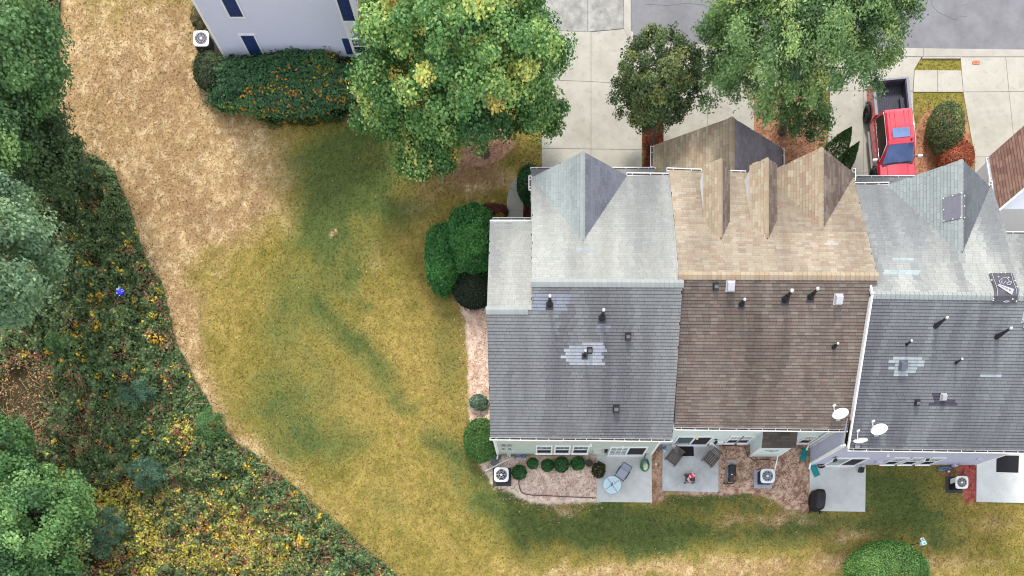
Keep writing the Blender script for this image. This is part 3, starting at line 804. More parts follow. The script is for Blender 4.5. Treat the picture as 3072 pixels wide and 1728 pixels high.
# ---- shrubs
yel = [A((226, 196, 50)), A((232, 172, 40)), A((214, 186, 60))]
ora = [A((236, 164, 44), 1.3), A((240, 180, 44), 1.3), A((232, 130, 44), 1.2), A((222, 190, 56), 1.3)]
shrub('berry_shrub', 'long rounded evergreen shrub dotted with orange berries under the grey wall', gxy(878, 276), (3.85, 1.65, 1.6), 34000, .14, 'pyra', 41, lump=.34, n_lump=46, tint_mu=.55,
      flowers=(ora, .15, lambda d, r: ((d[:, 0] * .5 - d[:, 1] * .45 + .2) > .15) & (fbm(d[:, 0] * 14, d[:, 1] * 9 + d[:, 2] * 9, 5, 2) > .53)), aspect=.5, shape=2.25, thick=.26)
shrub('sprig_shrub', 'small ragged evergreen sprig rising above the berry shrub', gxy(902, 165), (.55, .4, 2.5), 1500, .13, 'pyra', 411, lump=.25)
shrub('round_shrub', 'clipped round shrub at the corner of the grey house', gxy(642, 232), (.9, 1.05, 1.1), 9000, .085, 'dark', 42, lump=.06, tint_mu=.8)
shrub('corner_shrub', 'pale loose plant behind the air conditioner of the grey house', gxy(604, 58), (.4, .8, .7), 1500, .10, [(0, A((92, 92, 60))), (1, A((188, 176, 120)))], 43, lump=.2)
shrub('holly_shrub', 'large bright green lumpy shrub against the grey side roof', gxy(1420, 745), (1.35, 1.72, 2.4), 24000, .11, 'shrub', 44, lump=.2, n_lump=110, tint_mu=.66, tint_sd=.2)
shrub('holly_shrub', 'bright green lumpy shrub bulging into the lawn', gxy(1335, 795), (.92, 1.75, 1.9), 17000, .11, 'shrub', 45, lump=.2, n_lump=80, tint_mu=.66, tint_sd=.2)
shrub('dark_shrub', 'dark clipped shrub tucked below the bright lumpy shrubs', gxy(1425, 880), (1.15, 1.05, 1.3), 10000, .085, 'dark', 46, lump=.03, tint_mu=.22)
shrub('clipped_shrub', 'clipped oval shrub at the rear corner of the sage green house', gxy(1447, 1328), (.98, 1.18, 1.5), 11000, .08, 'box', 47, lump=.03, tint_mu=.3)
shrub('leafy_plant', 'small blue-green leafy plant in the gravel strip beside the grey roof', gxy(1437, 1210), (.48, .42, .5), 900, .13, 'cedar', 48, lump=.25, cat='plant', aspect=.35)
shrub('dark_shrub', 'narrow dark shrub beside the curved entry walk', gxy(1592, 575), (.72, .95, 1.7), 6000, .09, 'shrub', 49, lump=.06, tint_mu=.12)
shrub('barberry_shrub', 'low dark red shrub behind the yellow flowers', gxy(1482, 640), (.75, .42, .55), 2600, .08, [(0, A((84, 34, 38))), (1, A((150, 72, 70)))], 50, lump=.2)
shrub('flower_clump', 'yellow flower clump beside the bright lumpy shrub', gxy(1458, 655), (.3, .26, .45), 900, .07, 'shrub', 51, lump=.2, cat='flowers', flowers=(yel, .6, lambda d, r: d[:, 2] > .0))
shrub('flower_clump', 'smaller yellow flower clump half hidden by the white gutter', gxy(1500, 660), (.26, .2, .55), 700, .07, 'shrub', 52, lump=.2, cat='flowers', flowers=(yel, .6, lambda d, r: d[:, 2] > .0))
SB = 'small round shrubs in the sandy bed'
for i, (px, py, r, lab) in enumerate([(1598, 1392, .30, 'small round shrub nearest the blue hose tap'), (1642, 1398, .34, 'small round shrub second from the blue hose tap'),
                                      (1684, 1396, .42, 'largest of the small round shrubs in the sandy bed'), (1733, 1392, .38, 'small round shrub nearest the plant pot'),
                                      (1558, 1420, .40, 'small round shrub beside the air conditioner with black fan')]):
    shrub('bed_shrub', lab, gxy(px, py), (r, r, r * 1.5), 1500, .085, 'shrub', 60 + i, SB, lump=.10, tint_mu=.35)
shrub('boxwood', 'big round clipped boxwood cut by the bottom of the frame', gxy(2640, 1722), (2.25, 1.75, 2.0), 26000, .085, 'box', 70, lump=.03, n_lump=50, tint_mu=.48)
shrub('oval_shrub', 'oval green shrub beside the red pickup', gxy(2817, 410), (.95, 1.35, 1.7), 9000, .09, 'crape', 71, lump=.06, tint_mu=.45)
shrub('rust_shrub', 'rusty red-brown rounded shrub beside the oval green one', gxy(2852, 490), (.95, .95, 1.3), 7000, .085, 'rust', 72, lump=.06, tint_mu=.5)

def conifer(label, px, py, r, h, seed):
    rng = np.random.default_rng(seed)
    x, y = gxy(px, py)
    root = thing('cypress', (x, y, 0), label, 'conifer', 'pointed evergreens by the driveway')
    n = 6500
    u = rng.random(n) ** .75; a = rng.random(n) * 2 * math.pi
    rr = r * (1 - u ** 1.6) ** .9 * (.86 + .22 * fbm(np.cos(a) * 3 + u * 9, np.sin(a) * 3, seed, 3)) * (1 - .2 * rng.random(n))
    P = np.stack([x + rr * np.cos(a), y + rr * np.sin(a), .05 + u * h], -1)
    Nr = np.stack([np.cos(a), np.sin(a), np.full(n, .35)], -1) + rng.normal(size=(n, 3)) * .5
    D = np.array([0, 0, 1.0]) + rng.normal(size=(n, 3)) * .35
    foliage('foliage', P, Nr, .10 * rng.uniform(.7, 1.3, n), ramp(rng.normal(.45, .22, n), GRN['arbor']), root, D=D, aspect=.4, rng=rng)
    MB().tube([(x, y, -.05), (x, y, h * .8)], [.06, .02], 6).build('trunk', BARK, root)
conifer('taller dark pointed evergreen beside the tan gable roof', 2484, 492, .80, 3.4, 81)
conifer('shorter dark pointed evergreen next to the taller one', 2522, 508, .50, 2.6, 82)

# ---- undergrowth (ivy, brambles, vines): nobody could count it
def undergrowth():
    rng = np.random.default_rng(5)
    n = 400000
    X = rng.uniform(-30.5, -6.0, n); Y = rng.uniform(1.0, 35.0, n)
    PX, PY = XN + X * SC, YN - Y * SC
    nn = fbm(X * 1.1, Y * 1.1, 61, 4)
    wd = poly_sdf(PX, PY, WOODS) + (nn - .5) * 18
    # the mown corner at the top of the lawn shows more bare ground
    keep = (wd < -1)
    X, Y, PX, PY, nn, wd = [q[keep] for q in (X, Y, PX, PY, nn, wd)]
    n = len(X)
    hz = .12 + 1.5 * fbm(X * 1.3, Y * 1.3, 62, 3) ** 1.7 * sstep(0, -40, wd)
    bare = np.exp(-((PX - 60) / 90) ** 2 - ((PY - 1230) / 120) ** 2) * 1.1 + np.exp(-((PX - 290) / 70) ** 2 - ((PY - 1690) / 50) ** 2) * .8 + np.exp(-((PX - 90) / 70) ** 2 - ((PY - 1130) / 60) ** 2) * .6
    clump = fbm(X * 2.6, Y * 2.6, 63, 3)
    k = rng.random(n) < np.clip(1.05 - bare - .2 * (clump < .38), .08, 1)
    X, Y, PX, PY, nn, wd, hz, bare, clump = [q[k] for q in (X, Y, PX, PY, nn, wd, hz, bare, clump)]
    n = len(X)
    hz = hz * (.45 + 1.1 * clump)
    Z = hz * rng.uniform(.5, 1.0, n)
    lime = sstep(0, 1, np.exp(-((PX - 560) / 330) ** 2 - ((PY - 1640) / 150) ** 2) * 1.5 + np.exp(-((PX - 560) / 45) ** 2 - ((PY - 1300) / 60) ** 2) + np.exp(-((PX - 390) / 90) ** 2 - ((PY - 1510) / 60) ** 2) - .08)
    zone = fbm(X * .9 + 7, Y * .9, 64, 4); z2 = fbm(X * 1.7, Y * 1.7, 65, 4)
    ivy = ramp(rng.normal(.42, .2, n) + (clump - .5) * .5, [(0, AL((54, 72, 48))), (.5, AL((90, 114, 72))), (1, AL((136, 156, 102)))])
    limec = ramp(rng.normal(.5, .2, n), [(0, AL((104, 116, 54))), (.45, AL((160, 162, 72))), (.8, AL((208, 196, 94))), (1, AL((236, 212, 128)))])
    yelc = ramp(rng.normal(.5, .25, n), [(0, AL((190, 150, 50))), (1, AL((244, 206, 74)))])
    deadc = ramp(rng.normal(.5, .25, n), [(0, AL((92, 66, 52))), (.6, AL((150, 112, 86))), (1, AL((196, 158, 122)))])
    colr = ivy
    ml = rng.random(n) < lime * sstep(.34, .56, .5 * zone + .5 * z2) * .95
    colr = np.where(ml[:, None], limec, colr)
    md = rng.random(n) < np.clip(sstep(.56, .70, z2) * .6 + bare * .9 + lime * .22, 0, 1)
    colr = np.where(md[:, None], deadc, colr)
    my = rng.random(n) < sstep(.66, .80, fbm(X * 2.1, Y * 2.1, 66, 3)) * .6 * sstep(300, 700, PY) + .008
    colr = np.where(my[:, None], yelc, colr)
    Nr = rng.normal(size=(n, 3)) * .6 + np.array([0, 0, 1.0])
    sz = rng.uniform(.09, .2, n) * np.where(md, .8, 1)
    o = foliage('undergrowth', np.stack([X, Y, Z], -1), Nr, sz, colr, aspect=.75, rng=rng)
    tag(o, 'tangled ivy, brambles and yellowing vines along the mown lawn', 'undergrowth', kind='stuff')
    # dry stalks
    m = 3200
    X = rng.uniform(-30, -6, m * 3); Y = rng.uniform(1, 24, m * 3)
    PX, PY = XN + X * SC, YN - Y * SC
    wd = poly_sdf(PX, PY, WOODS)
    br = np.exp(-((PX - 80) / 110) ** 2 - ((PY - 1230) / 140) ** 2) + np.exp(-((PX - 800) / 300) ** 2 - ((PY - 1600) / 140) ** 2) + .08
    k = (wd < -6) & (rng.random(m * 3) < br)
    X, Y = X[k], Y[k]; n = len(X)
    D = rng.normal(size=(n, 3)) * np.array([1, 1, .25])
    o = foliage('dry_stalks', np.stack([X, Y, rng.uniform(.15, .8, n)], -1), rng.normal(size=(n, 3)) * .4 + np.array([0, 0, 1]), rng.uniform(.4, 1.1, n),
                ramp(rng.random(n), [(0, AL((128, 96, 72))), (1, AL((216, 180, 128)))]), aspect=.02, D=D, rng=rng)
    tag(o, 'dry brown stalks lying across the undergrowth', 'dry stalks', kind='stuff')
undergrowth()

# ---- mown grass blades, coloured like the lawn below them
def grass():
    rng = np.random.default_rng(6)
    n = 380000
    X = rng.uniform(-27, 27, n); Y = rng.uniform(1.5, 34.5, n)
    PX, PY = XN + X * SC, YN - Y * SC
    wd = poly_sdf(PX, PY, WOODS)
    keep = wd > 2
    for poly in PAVED: keep &= poly_sdf(PX, PY, poly) > .5
    bm = np.zeros(n, bool)
    for name, (poly, a_, b_) in BEDS.items(): bm |= poly_sdf(PX, PY, poly) < 0
    keep &= ~(bm & (rng.random(n) < .93))
    X, Y = X[keep], Y[keep]; n = len(X)
    ix = np.clip(((X - GX0) / GS).astype(int), 0, nx - 1); iy = np.clip(((Y - GY0) / GS).astype(int), 0, ny - 1)
    jx = np.clip(ix + np.round(rng.normal(0, 3.2, n)).astype(int), 0, nx - 1); jy = np.clip(iy + np.round(rng.normal(0, 3.2, n)).astype(int), 0, ny - 1)
    c = gcol[jy, jx] * rng.uniform(.7, 1.55, (n, 1)) * (1 + rng.normal(0, .07, (n, 3)))
    P = np.stack([X, Y, gz[iy, ix] + rng.uniform(.008, .024, n)], -1)
    Nr = rng.normal(size=(n, 3)) * .4 + np.array([0, 0, 1.0])
    sz = np.where(rng.random(n) < .10, rng.uniform(.13, .24, n), rng.uniform(.05, .14, n))      # longer tufts among the mown blades
    c = np.where((sz > .14)[:, None], c * rng.choice([.85, .95, 1.15, 1.2], n)[:, None], c)
    o = foliage('grass', P, Nr, sz, c, m=BLADEM, aspect=.34, rng=rng)
    tag(o, 'short mown lawn grass, green and dried to straw', 'grass', kind='stuff')
    # bark chips and pine straw on the beds
    Xs, Ys, Cs = [], [], []
    for name, (poly, ca_, cb_) in BEDS.items():
        if name in ('edge',): continue
        pts = np.array([g2(*p) for p in poly]); lo, hi = pts.min(0), pts.max(0)
        m = int((hi[0] - lo[0]) * (hi[1] - lo[1]) * 150)
        x = rng.uniform(lo[0], hi[0], m); y = rng.uniform(lo[1], hi[1], m)
        k = poly_sdf(x, y, pts.tolist()) < -.2
        px, py = XN + x * SC, YN - y * SC
        for pv in PAVED: k &= poly_sdf(px, py, pv) > .6
        x, y = x[k], y[k]
        cc = ramp(rng.normal(.5, .35, len(x)), [(0, A(cb_, 1.1)), (.3, A(cb_, 1.8)), (1, A(ca_, 2.3))])
        Xs.append(x); Ys.append(y); Cs.append(cc)
    X, Y, C = np.concatenate(Xs), np.concatenate(Ys), np.concatenate(Cs); n = len(X)
    ix = np.clip(((X - GX0) / GS).astype(int), 0, nx - 1); iy = np.clip(((Y - GY0) / GS).astype(int), 0, ny - 1)
    o = foliage('mulch', np.stack([X, Y, gz[iy, ix] + rng.uniform(.012, .03, n)], -1), rng.normal(size=(n, 3)) * .35 + np.array([0, 0, 1]), rng.uniform(.05, .13, n), C, m=BLADEM, aspect=.4, rng=rng)
    tag(o, 'bark chips and pine straw on the planting beds', 'mulch', kind='stuff')
grass()

# ================================================================== HOUSES
def proj(p):
    k = H / (H - p[2]) * SC
    return XN + p[0] * k, YN - p[1] * k

def plane3(a, b, c):
    n = (b - a).cross(c - a).normalized()
    if n.z < 0: n = -n
    return a, n

class Shingles:
    """collects the tabs of one house; the ones that show largest become objects"""
    def __init__(self, root, material, expo=.150, tab=.335, seed=1):
        self.root, self.mat, self.e, self.tab = root, material, expo, tab
        self.mb = MB(); self.single = []; self.rng = random.Random(seed)
    def slope(self, A_, B_, C_, D_, colfn, singles=0, lift=.012, band=None, tab=None):
        if band is None: band = .70 if singles or colfn.__name__.endswith('rear') else .86
        A_, B_, C_, D_ = Vector(A_), Vector(B_), Vector(C_), Vector(D_)
        n = (B_ - A_).cross(D_ - A_).normalized()
        if n.z < 0: n = -n
        L = ((D_ - A_).length + (C_ - B_).length) / 2
        rows = max(1, int(round(L / self.e)))
        cells = []
        W0 = tab or self.tab
        for j in range(rows):
            v0, v1 = j / rows, min(1.0, (j + 1.10) / rows); vb = (j + .74) / rows
            P0, P1 = A_.lerp(D_, v0), B_.lerp(C_, v0); Q0, Q1 = A_.lerp(D_, v1), B_.lerp(C_, v1); R0, R1 = A_.lerp(D_, vb), B_.lerp(C_, vb)
            w = (P1 - P0).length
            if w < .06: continue
            s = -self.rng.uniform(0, W0)
            if j % 2: s -= W0 * .5
            while s < w:
                a, b_ = max(s, 0) / w, min(s + W0, w) / w
                s += W0
                if (b_ - a) * w < .05: continue
                g = (.005 if band < .7 else .003) / w
                a += g; b_ -= g
                cells.append((j, P0.lerp(P1, a), P0.lerp(P1, b_), Q0.lerp(Q1, a), Q0.lerp(Q1, b_), R0.lerp(R1, a), R0.lerp(R1, b_)))
        first = len(cells) - singles
        t1, t2 = n * (lift + .026), n * (lift + .004)
        for i, (j, p0, p1, q0, q1, r0, r1) in enumerate(cells):
            c = colfn(*proj((p0 + q1) / 2))
            if i >= first:
                self.single.append((p0, p1, q0, n, c)); continue
            tm = n * (lift + .012)
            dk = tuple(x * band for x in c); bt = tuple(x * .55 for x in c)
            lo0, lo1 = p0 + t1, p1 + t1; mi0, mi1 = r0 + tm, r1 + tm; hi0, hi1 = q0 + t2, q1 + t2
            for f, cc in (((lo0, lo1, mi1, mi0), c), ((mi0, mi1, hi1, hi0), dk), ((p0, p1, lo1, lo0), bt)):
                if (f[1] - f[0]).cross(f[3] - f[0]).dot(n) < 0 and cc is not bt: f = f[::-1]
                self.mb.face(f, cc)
    def finish(self, roof):
        e, tab = self.e, self.tab
        if self.single:
            m = MB()
            w, l0, l1 = 1.0, e * .74, e * 1.1
            T1, TM, T2 = .038, .024, .016
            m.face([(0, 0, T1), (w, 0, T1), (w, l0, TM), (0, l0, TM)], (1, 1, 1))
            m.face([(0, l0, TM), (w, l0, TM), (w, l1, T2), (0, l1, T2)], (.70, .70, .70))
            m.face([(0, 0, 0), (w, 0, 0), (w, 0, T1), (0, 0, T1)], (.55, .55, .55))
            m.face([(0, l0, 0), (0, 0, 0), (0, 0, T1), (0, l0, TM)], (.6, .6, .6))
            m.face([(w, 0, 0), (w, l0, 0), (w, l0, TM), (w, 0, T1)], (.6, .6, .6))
            proto = m.build('shingle', self.mat, None, local=True, color=True)
            off = world_off(roof)
            for k, (p0, p1, q0, n, c) in enumerate(self.single):
                o = proto if k == 0 else proto.copy()
                if k: COL.objects.link(o)
                u = p1 - p0; w = u.length; u.normalize(); v = n.cross(u).normalized()
                if v.dot(q0 - p0) < 0:
                    p0, u = p1, -u; v = n.cross(u).normalized()
                M = Matrix(((u.x * w, v.x, n.x, 0), (u.y * w, v.y, n.y, 0), (u.z * w, v.z, n.z, 0), (0, 0, 0, 1)))
                M.translation = p0 - off
                o.parent = roof; o.matrix_local = M
                o.color = (*c, 1)
        o = self.mb.build('shingles', self.mat, self.root, color=True)
        o.color = (1, 1, 1, 1); o['kind'] = 'stuff'
        return o

def deck(mb, A_, B_, C_, D_, th=.16):
    A_, B_, C_, D_ = [Vector(q) for q in (A_, B_, C_, D_)]
    d = Vector((0, 0, -th))
    up = (B_ - A_).cross(D_ - A_).z > 0
    f = [A_, B_, C_, D_] if up else [D_, C_, B_, A_]
    mb.face(f, m=0)
    mb.face([q + d for q in f[::-1]], m=1)
    for i in range(4):
        a, b_ = f[i], f[(i + 1) % 4]
        mb.face([a, a + d, b_ + d, b_], m=1)

def siding(mb, a, b_, z0, ztop, step=.16, out=None):
    """lap boards on a vertical wall from a to b (xy); ztop is a function of 0..1 along the wall"""
    a, b_ = Vector((a[0], a[1], 0)), Vector((b_[0], b_[1], 0))
    d = (b_ - a).normalized(); n = out if out is not None else Vector((d.y, -d.x, 0))
    zt0, zt1 = ztop(0), ztop(1); zm = max(zt0, zt1)
    z = z0
    while z < zm - .02:
        zz = min(z + step, zm)
        def xr(h):       # range along the wall that is under the roof line at height h
            if zt0 >= h and zt1 >= h: return 0, 1
            t = (h - zt0) / (zt1 - zt0)
            return (t, 1) if zt1 > zt0 else (0, t)
        l0, l1 = xr(min(z + .001, zm)); h0, h1 = xr(zz - .0005)
        p = [a.lerp(b_, l0) + n * .016 + Vector((0, 0, z)), a.lerp(b_, l1) + n * .016 + Vector((0, 0, z)), a.lerp(b_, h1) + Vector((0, 0, zz)), a.lerp(b_, h0) + Vector((0, 0, zz))]
        mb.face(p)
        q = [a.lerp(b_, l0) + Vector((0, 0, z)), a.lerp(b_, l1) + Vector((0, 0, z)), p[1], p[0]]
        mb.face(q)
        z += step

def gutter(root, a, b_, out, drop=.0, w=.13, end=True, debris=True):
    """white trough hung along an eave from a to b, open at the top"""
    a, b_ = Vector(a) + Vector((0, 0, -.02 - drop)), Vector(b_) + Vector((0, 0, -.02 - drop))
    out = Vector(out); t = .018; hh = .12
    mb = MB()
    mid = lambda p, o, z: p + out * o + Vector((0, 0, z))
    for (o, w_, z, h_) in ((.012, t, -hh / 2, hh), (w, t * 1.6, -hh / 2 + .004, hh + .008), (w / 2 + .006, w, -hh, t)):
        mb.beam(mid(a, o, z), mid(b_, o, z), w_, h_)
    d = (b_ - a).normalized()
    if end:
        for p, s in ((a, 1), (b_, -1)):
            mb.beam(mid(p, .0, -hh / 2) + d * s * .01, mid(p, w, -hh / 2) + d * s * .01, t, hh)
    g = mb.build('gutter', WHITE, root)
    L = (b_ - a).length; n = max(2, int(L / .62))
    hb = MB(); hb.beam((0, 0, 0), tuple(out * (w - .01)), .022, .012)
    proto = hb.build('hanger', WHITE, g, local=True)
    off = world_off(g)
    for i in range(n):
        o = proto if i == 0 else proto.copy()
        if i: COL.objects.link(o); o.parent = g
        o.location = mid(a.lerp(b_, (i + .5) / n + random.uniform(-.15, .15) / n), .005, -.004) - off
    if debris:
        m2 = MB(); m2.beam(mid(a.lerp(b_, .01), w / 2, -hh + .045), mid(a.lerp(b_, .99), w / 2, -hh + .045), w - .03, .04)
        m2.build('gutter_debris', mat('gutter_debris', (.10, .075, .06), 1, .5, 6, bump=.6), g)
    return g

def ridge_cap(root, a, b_, m, colfn, nl, nr, half=.17, step=.21, lift=.05, name='ridge_cap'):
    """overlapping bent cap pieces along a ridge; nl, nr = downslope directions on both sides"""
    a, b_ = Vector(a), Vector(b_); L = (b_ - a).length; n = max(2, int(L / step))
    mb = MB(); up = Vector((0, 0, 1))
    for i in range(n):
        p, q = a.lerp(b_, i / n), a.lerp(b_, min(1, (i + 1.15) / n))
        c = colfn(*proj(p))
        l1, l2 = up * (lift + .022), up * lift
        prof = [(nl, half, -.028), (nl, half, .0), (nl, half * .45, .012), (nl, 0, .016), (nr, half * .45, .012), (nr, half, .0), (nr, half, -.028)]
        A1 = [p + d * o + l1 + up * z for d, o, z in prof]; B1 = [q + d * o + l2 + up * z for d, o, z in prof]
        for k in range(len(prof) - 1):
            f = [A1[k], A1[k + 1], B1[k + 1], B1[k]]
            nn = (f[1] - f[0]).cross(f[3] - f[0])
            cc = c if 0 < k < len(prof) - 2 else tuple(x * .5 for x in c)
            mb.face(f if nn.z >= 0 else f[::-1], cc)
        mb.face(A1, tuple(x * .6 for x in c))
    o = mb.build(name, m, root, color=True); o.color = (1, 1, 1, 1)
    return o

def window(root, Y, x0, x1, z0, z1, name='window', grille=True, double=True, pale=None):
    fr = MB(); t = .075; y = Y - .035
    for (a, b_) in (((x0 - t, y - .03, z0 - t), (x0, y + .035, z1 + t)), ((x1, y - .03, z0 - t), (x1 + t, y + .035, z1 + t)), ((x0, y - .03, z1), (x1, y + .035, z1 + t)), ((x0, y - .03, z0 - t), (x1, y + .035, z0))):
        fr.bbox(a, b_)
    zm = (z0 + z1) / 2
    if double: fr.bbox((x0, y - .012, zm - .03), (x1, y + .03, zm + .03))
    fr.bbox((x0 - t - .03, y - .07, z0 - t - .03), (x1 + t + .03, y + .02, z0 - t))
    w = fr.build(name, WHITE, root)
    if grille and double:
        gm = MB()
        for k in (1, 2): gm.bbox((x0 + (x1 - x0) * k / 3 - .005, y + .002, zm + .03), (x0 + (x1 - x0) * k / 3 + .005, y + .02, z1))
        gm.bbox((x0, y + .003, zm + (z1 - zm) * .5 - .008), (x1, y + .019, zm + (z1 - zm) * .5 + .008))
        gm.build('grille', WHITE, w)
    if double:
        MB().bbox((x0, y + .012, zm), (x1, y + .03, z1)).build('pane', pale or GLASSUP, w)
        MB().bbox((x0, y + .014, z0), (x1, y + .03, zm)).build('pane', mat('lower_screen', (.02, .024, .04), .8, .2, 9, spec=.15), w)
    else:
        MB().bbox((x0, y + .012, z0), (x1, y + .03, z1)).build('pane', pale or GLASS, w)
    return w

def sliding_door(root, Y, x0, x1, z0, z1, pale_left=True, blinds=False):
    fr = MB(); t = .08; y = Y - .035
    for (a, b_) in (((x0 - t, y - .04, z0), (x0, y + .035, z1 + t)), ((x1, y - .04, z0), (x1 + t, y + .035, z1 + t)), ((x0, y - .04, z1), (x1, y + .035, z1 + t)), ((x0 - t, y - .09, z0 - .06), (x1 + t, y + .02, z0)),
                    (((x0 + x1) / 2 - .045, y - .03, z0), ((x0 + x1) / 2 + .045, y + .03, z1))):
        fr.bbox(a, b_)
    d = fr.build('sliding_door', WHITE, root)
    xm = (x0 + x1) / 2
    MB().bbox((x0, y + .005, z0), (xm - .045, y + .02, z1)).build('pane', GLASSUP if pale_left else GLASS, d)
    MB().bbox((xm + .045, y + .007, z0), (x1, y + .022, z1)).build('screen', mat('insect_screen', (.013, .015, .018), .85, .2, 9), d)
    if blinds:
        g = MB()
        for k in range(1, 3): g.bbox((x0 + (xm - x0) * k / 3 - .015, y - .004, z0), (x0 + (xm - x0) * k / 3 + .015, y + .006, z1))
        for k in range(1, 5): g.bbox((x0, y - .003, z0 + (z1 - z0) * k / 5 - .02), (xm - .045, y + .005, z0 + (z1 - z0) * k / 5 + .02))
        g.build('grille', WHITE, d)
    return d

def pipe_vent(root, plane, px, py, tx, ty, r=.06, boot=True, cap=True, plate=True):
    """flue standing on the slope: base pixel and pixel of its top"""
    b_ = on_plane(px, py, *plane); r *= .85
    # height from the image of its top
    k = (YN - ty) / SC / b_.y
    h = max(.22, H * (1 - 1 / k) - b_.z)
    n = plane[1]
    m = MB()
    m.lathe([(r * 2.0, -.03), (r * 1.9, .10), (r * 1.35, h * .42), (r * 1.15, h * .5)] if boot else [(r * 1.5, -.03), (r * 1.25, .1)], b_, 14)
    m.lathe([(r, .02), (r, h * .96)], b_, 12)
    v = m.build('vent_pipe', BLACKM, root)
    if plate:
        u = Vector((1, 0, 0)); w = n.cross(u).normalized()
        q = MB(); s = r * 2.3
        pts = [b_ + u * i * s + w * j * s + n * .052 for i, j in ((-1, -1.3), (1, -1.3), (1, .7), (-1, .7))]
        q.face(pts); q.face([p - n * .02 for p in pts][::-1])
        q.build('flashing', mat('flashing', (.03, .031, .04), .5, .3, 9), v)
    if cap:
        c = MB(); c.lathe([(r * .7, h * .92), (r * 1.15, h * .96), (r * 1.25, h * 1.02), (r * .8, h * 1.08), (.005, h * 1.1)], b_, 12)
        c.build('cap', GALV, v)
    return v

def box_vent(root, plane, px, py, s=.26, m=None, h=.2):
    b_ = on_plane(px, py, *plane); n = plane[1]
    u = Vector((1, 0, 0)); w = n.cross(u).normalized()
    if w.z < 0: w = -w
    mb = MB()
    M = lambda x, y, z: b_ + u * x + w * y + n * z
    def hexa(x0, x1, y0, y1, z0, z1, ty0=0, ty1=0):
        vs = [M(x0, y0, z0), M(x1, y0, z0), M(x1, y1, z0), M(x0, y1, z0), M(x0 + .02, y0 + ty0, z1), M(x1 - .02, y0 + ty0, z1), M(x1 - .02, y1 - ty1, z1), M(x0 + .02, y1 - ty1, z1)]
        mb.raw(vs, [(3, 2, 1, 0), (4, 5, 6, 7), (0, 1, 5, 4), (1, 2, 6, 5), (2, 3, 7, 6), (3, 0, 4, 7)])
    hexa(-s * .62, s * .62, -s * .8, s * .66, .035, .052)
    hexa(-s / 2, s / 2, -s * .6, s * .6, .05, .05 + h, 0.0, s * .25)
    v = mb.build('roof_vent', m or BLACKM, root, bevel=.008)
    f = MB(); f.face([M(-s * .36, -s * .3, .052 + h), M(s * .36, -s * .3, .052 + h), M(s * .36, s * .25, .052 + h), M(-s * .36, s * .25, .052 + h)])
    f.build('vent_hood', m if m is not None else mat('vent_hood', (.12, .12, .13), .5), v)
    return v

def jitcol(base, alts, rng, amp=.07):
    c = rng.choices([base] + [a for a, w in alts], [1] + [w for a, w in alts])[0]
    k = 1 + rng.uniform(-amp, amp)
    return tuple(q * k for q in c)

def n01(x, y, s=0, o=3):
    return float(fbm(np.array([x]), np.array([y]), s, o)[0])

ZE, ZR = 5.3, 8.24
GZ = 5.3

def gable(S, root, main_plane, peak, rear, le, re, colL, colR, capcol, capm, wallm, ze=ZE, front_over=.28, name='gable'):
    """cross gable sitting on a roof plane; all arguments photo pixels"""
    r_ = on_plane(*rear, *main_plane); zg = r_.z
    p = at(*peak, zg); L_ = at(*le, ze); R_ = at(*re, ze)
    x = (p.x + r_.x) / 2; p.x = x; r_.x = x
    Lb, Rb = Vector((L_.x, r_.y, ze)), Vector((R_.x, r_.y, ze))
    dk = MB(); deck(dk, L_, Lb, r_, p); deck(dk, R_, Rb, r_, p)
    dk.build(name + '_roof', [DARK, WHITE], root)
    S.slope(L_, Lb, r_, p, colL); S.slope(R_, Rb, r_, p, colR)
    ridge_cap(root, p, r_ + Vector((0, .12, 0)), capm, capcol, (L_ - p).normalized() * 1.0 if False else Vector((-1, 0, (ze - zg) / max(.1, x - L_.x))).normalized(), Vector((1, 0, (ze - zg) / max(.1, R_.x - x))).normalized(), half=.15, lift=.03)
    w = MB(); yw = min(L_.y, R_.y, p.y) - front_over
    w.face([(L_.x + .2, yw, ze - 2.3), (R_.x - .2, yw, ze - 2.3), (R_.x - .2, yw, ze), (x, yw, zg - .2), (L_.x + .2, yw, ze)][::-1])
    w.build(name + '_wall', wallm, root)
    return p, r_, L_, R_

def dormer(S, root, main_plane, rf, rr, le, re, colL, colR, capcol, capm, wallm):
    r_ = on_plane(*rr, *main_plane); zg = r_.z
    p = at(*rf, zg); x = (p.x + r_.x) / 2; p.x = x; r_.x = x
    ze = zg - .56
    L_, R_ = at(*le, ze), at(*re, ze); yf = (L_.y + R_.y) / 2
    L_.y = R_.y = yf; p.y = yf
    Lb, Rb = Vector((L_.x, r_.y, ze)), Vector((R_.x, r_.y, ze))
    d_ = MB(); deck(d_, L_, Lb, r_, p, .10); deck(d_, R_, Rb, r_, p, .10)
    dm = d_.build('dormer', [DARK, WHITE], root)
    S.slope(L_, Lb, r_, p, colL); S.slope(R_, Rb, r_, p, colR)
    ridge_cap(root, p, r_ + Vector((0, .1, 0)), capm, capcol, Vector((-1, 0, -.9)).normalized(), Vector((1, 0, -.9)).normalized(), half=.13, lift=.03)
    for sx, e in ((1, L_), (-1, R_)):
        w = MB(); xx = e.x + sx * .025
        y0 = yf - .16
        zt = ze + .05
        zb = plane_z(xx, y0, *main_plane) - .05
        yb = r_.y + .2
        for k in range(1):
            w.face([(xx, y0, zb), (xx, y0, zt), (xx, yb, zt), (xx, yb, plane_z(xx, yb, *main_plane) - .5)])
        w.build('dormer_cheek', wallm, dm)
    w = MB(); y0 = yf - .16; zb = plane_z(x, y0, *main_plane) - .05
    w.face([(L_.x + .1, y0, zb), (R_.x - .1, y0, zb), (R_.x - .1, y0, ze + .05), (x, y0, zg - .12), (L_.x + .1, y0, ze + .05)])
    w.build('dormer_face', wallm, dm)

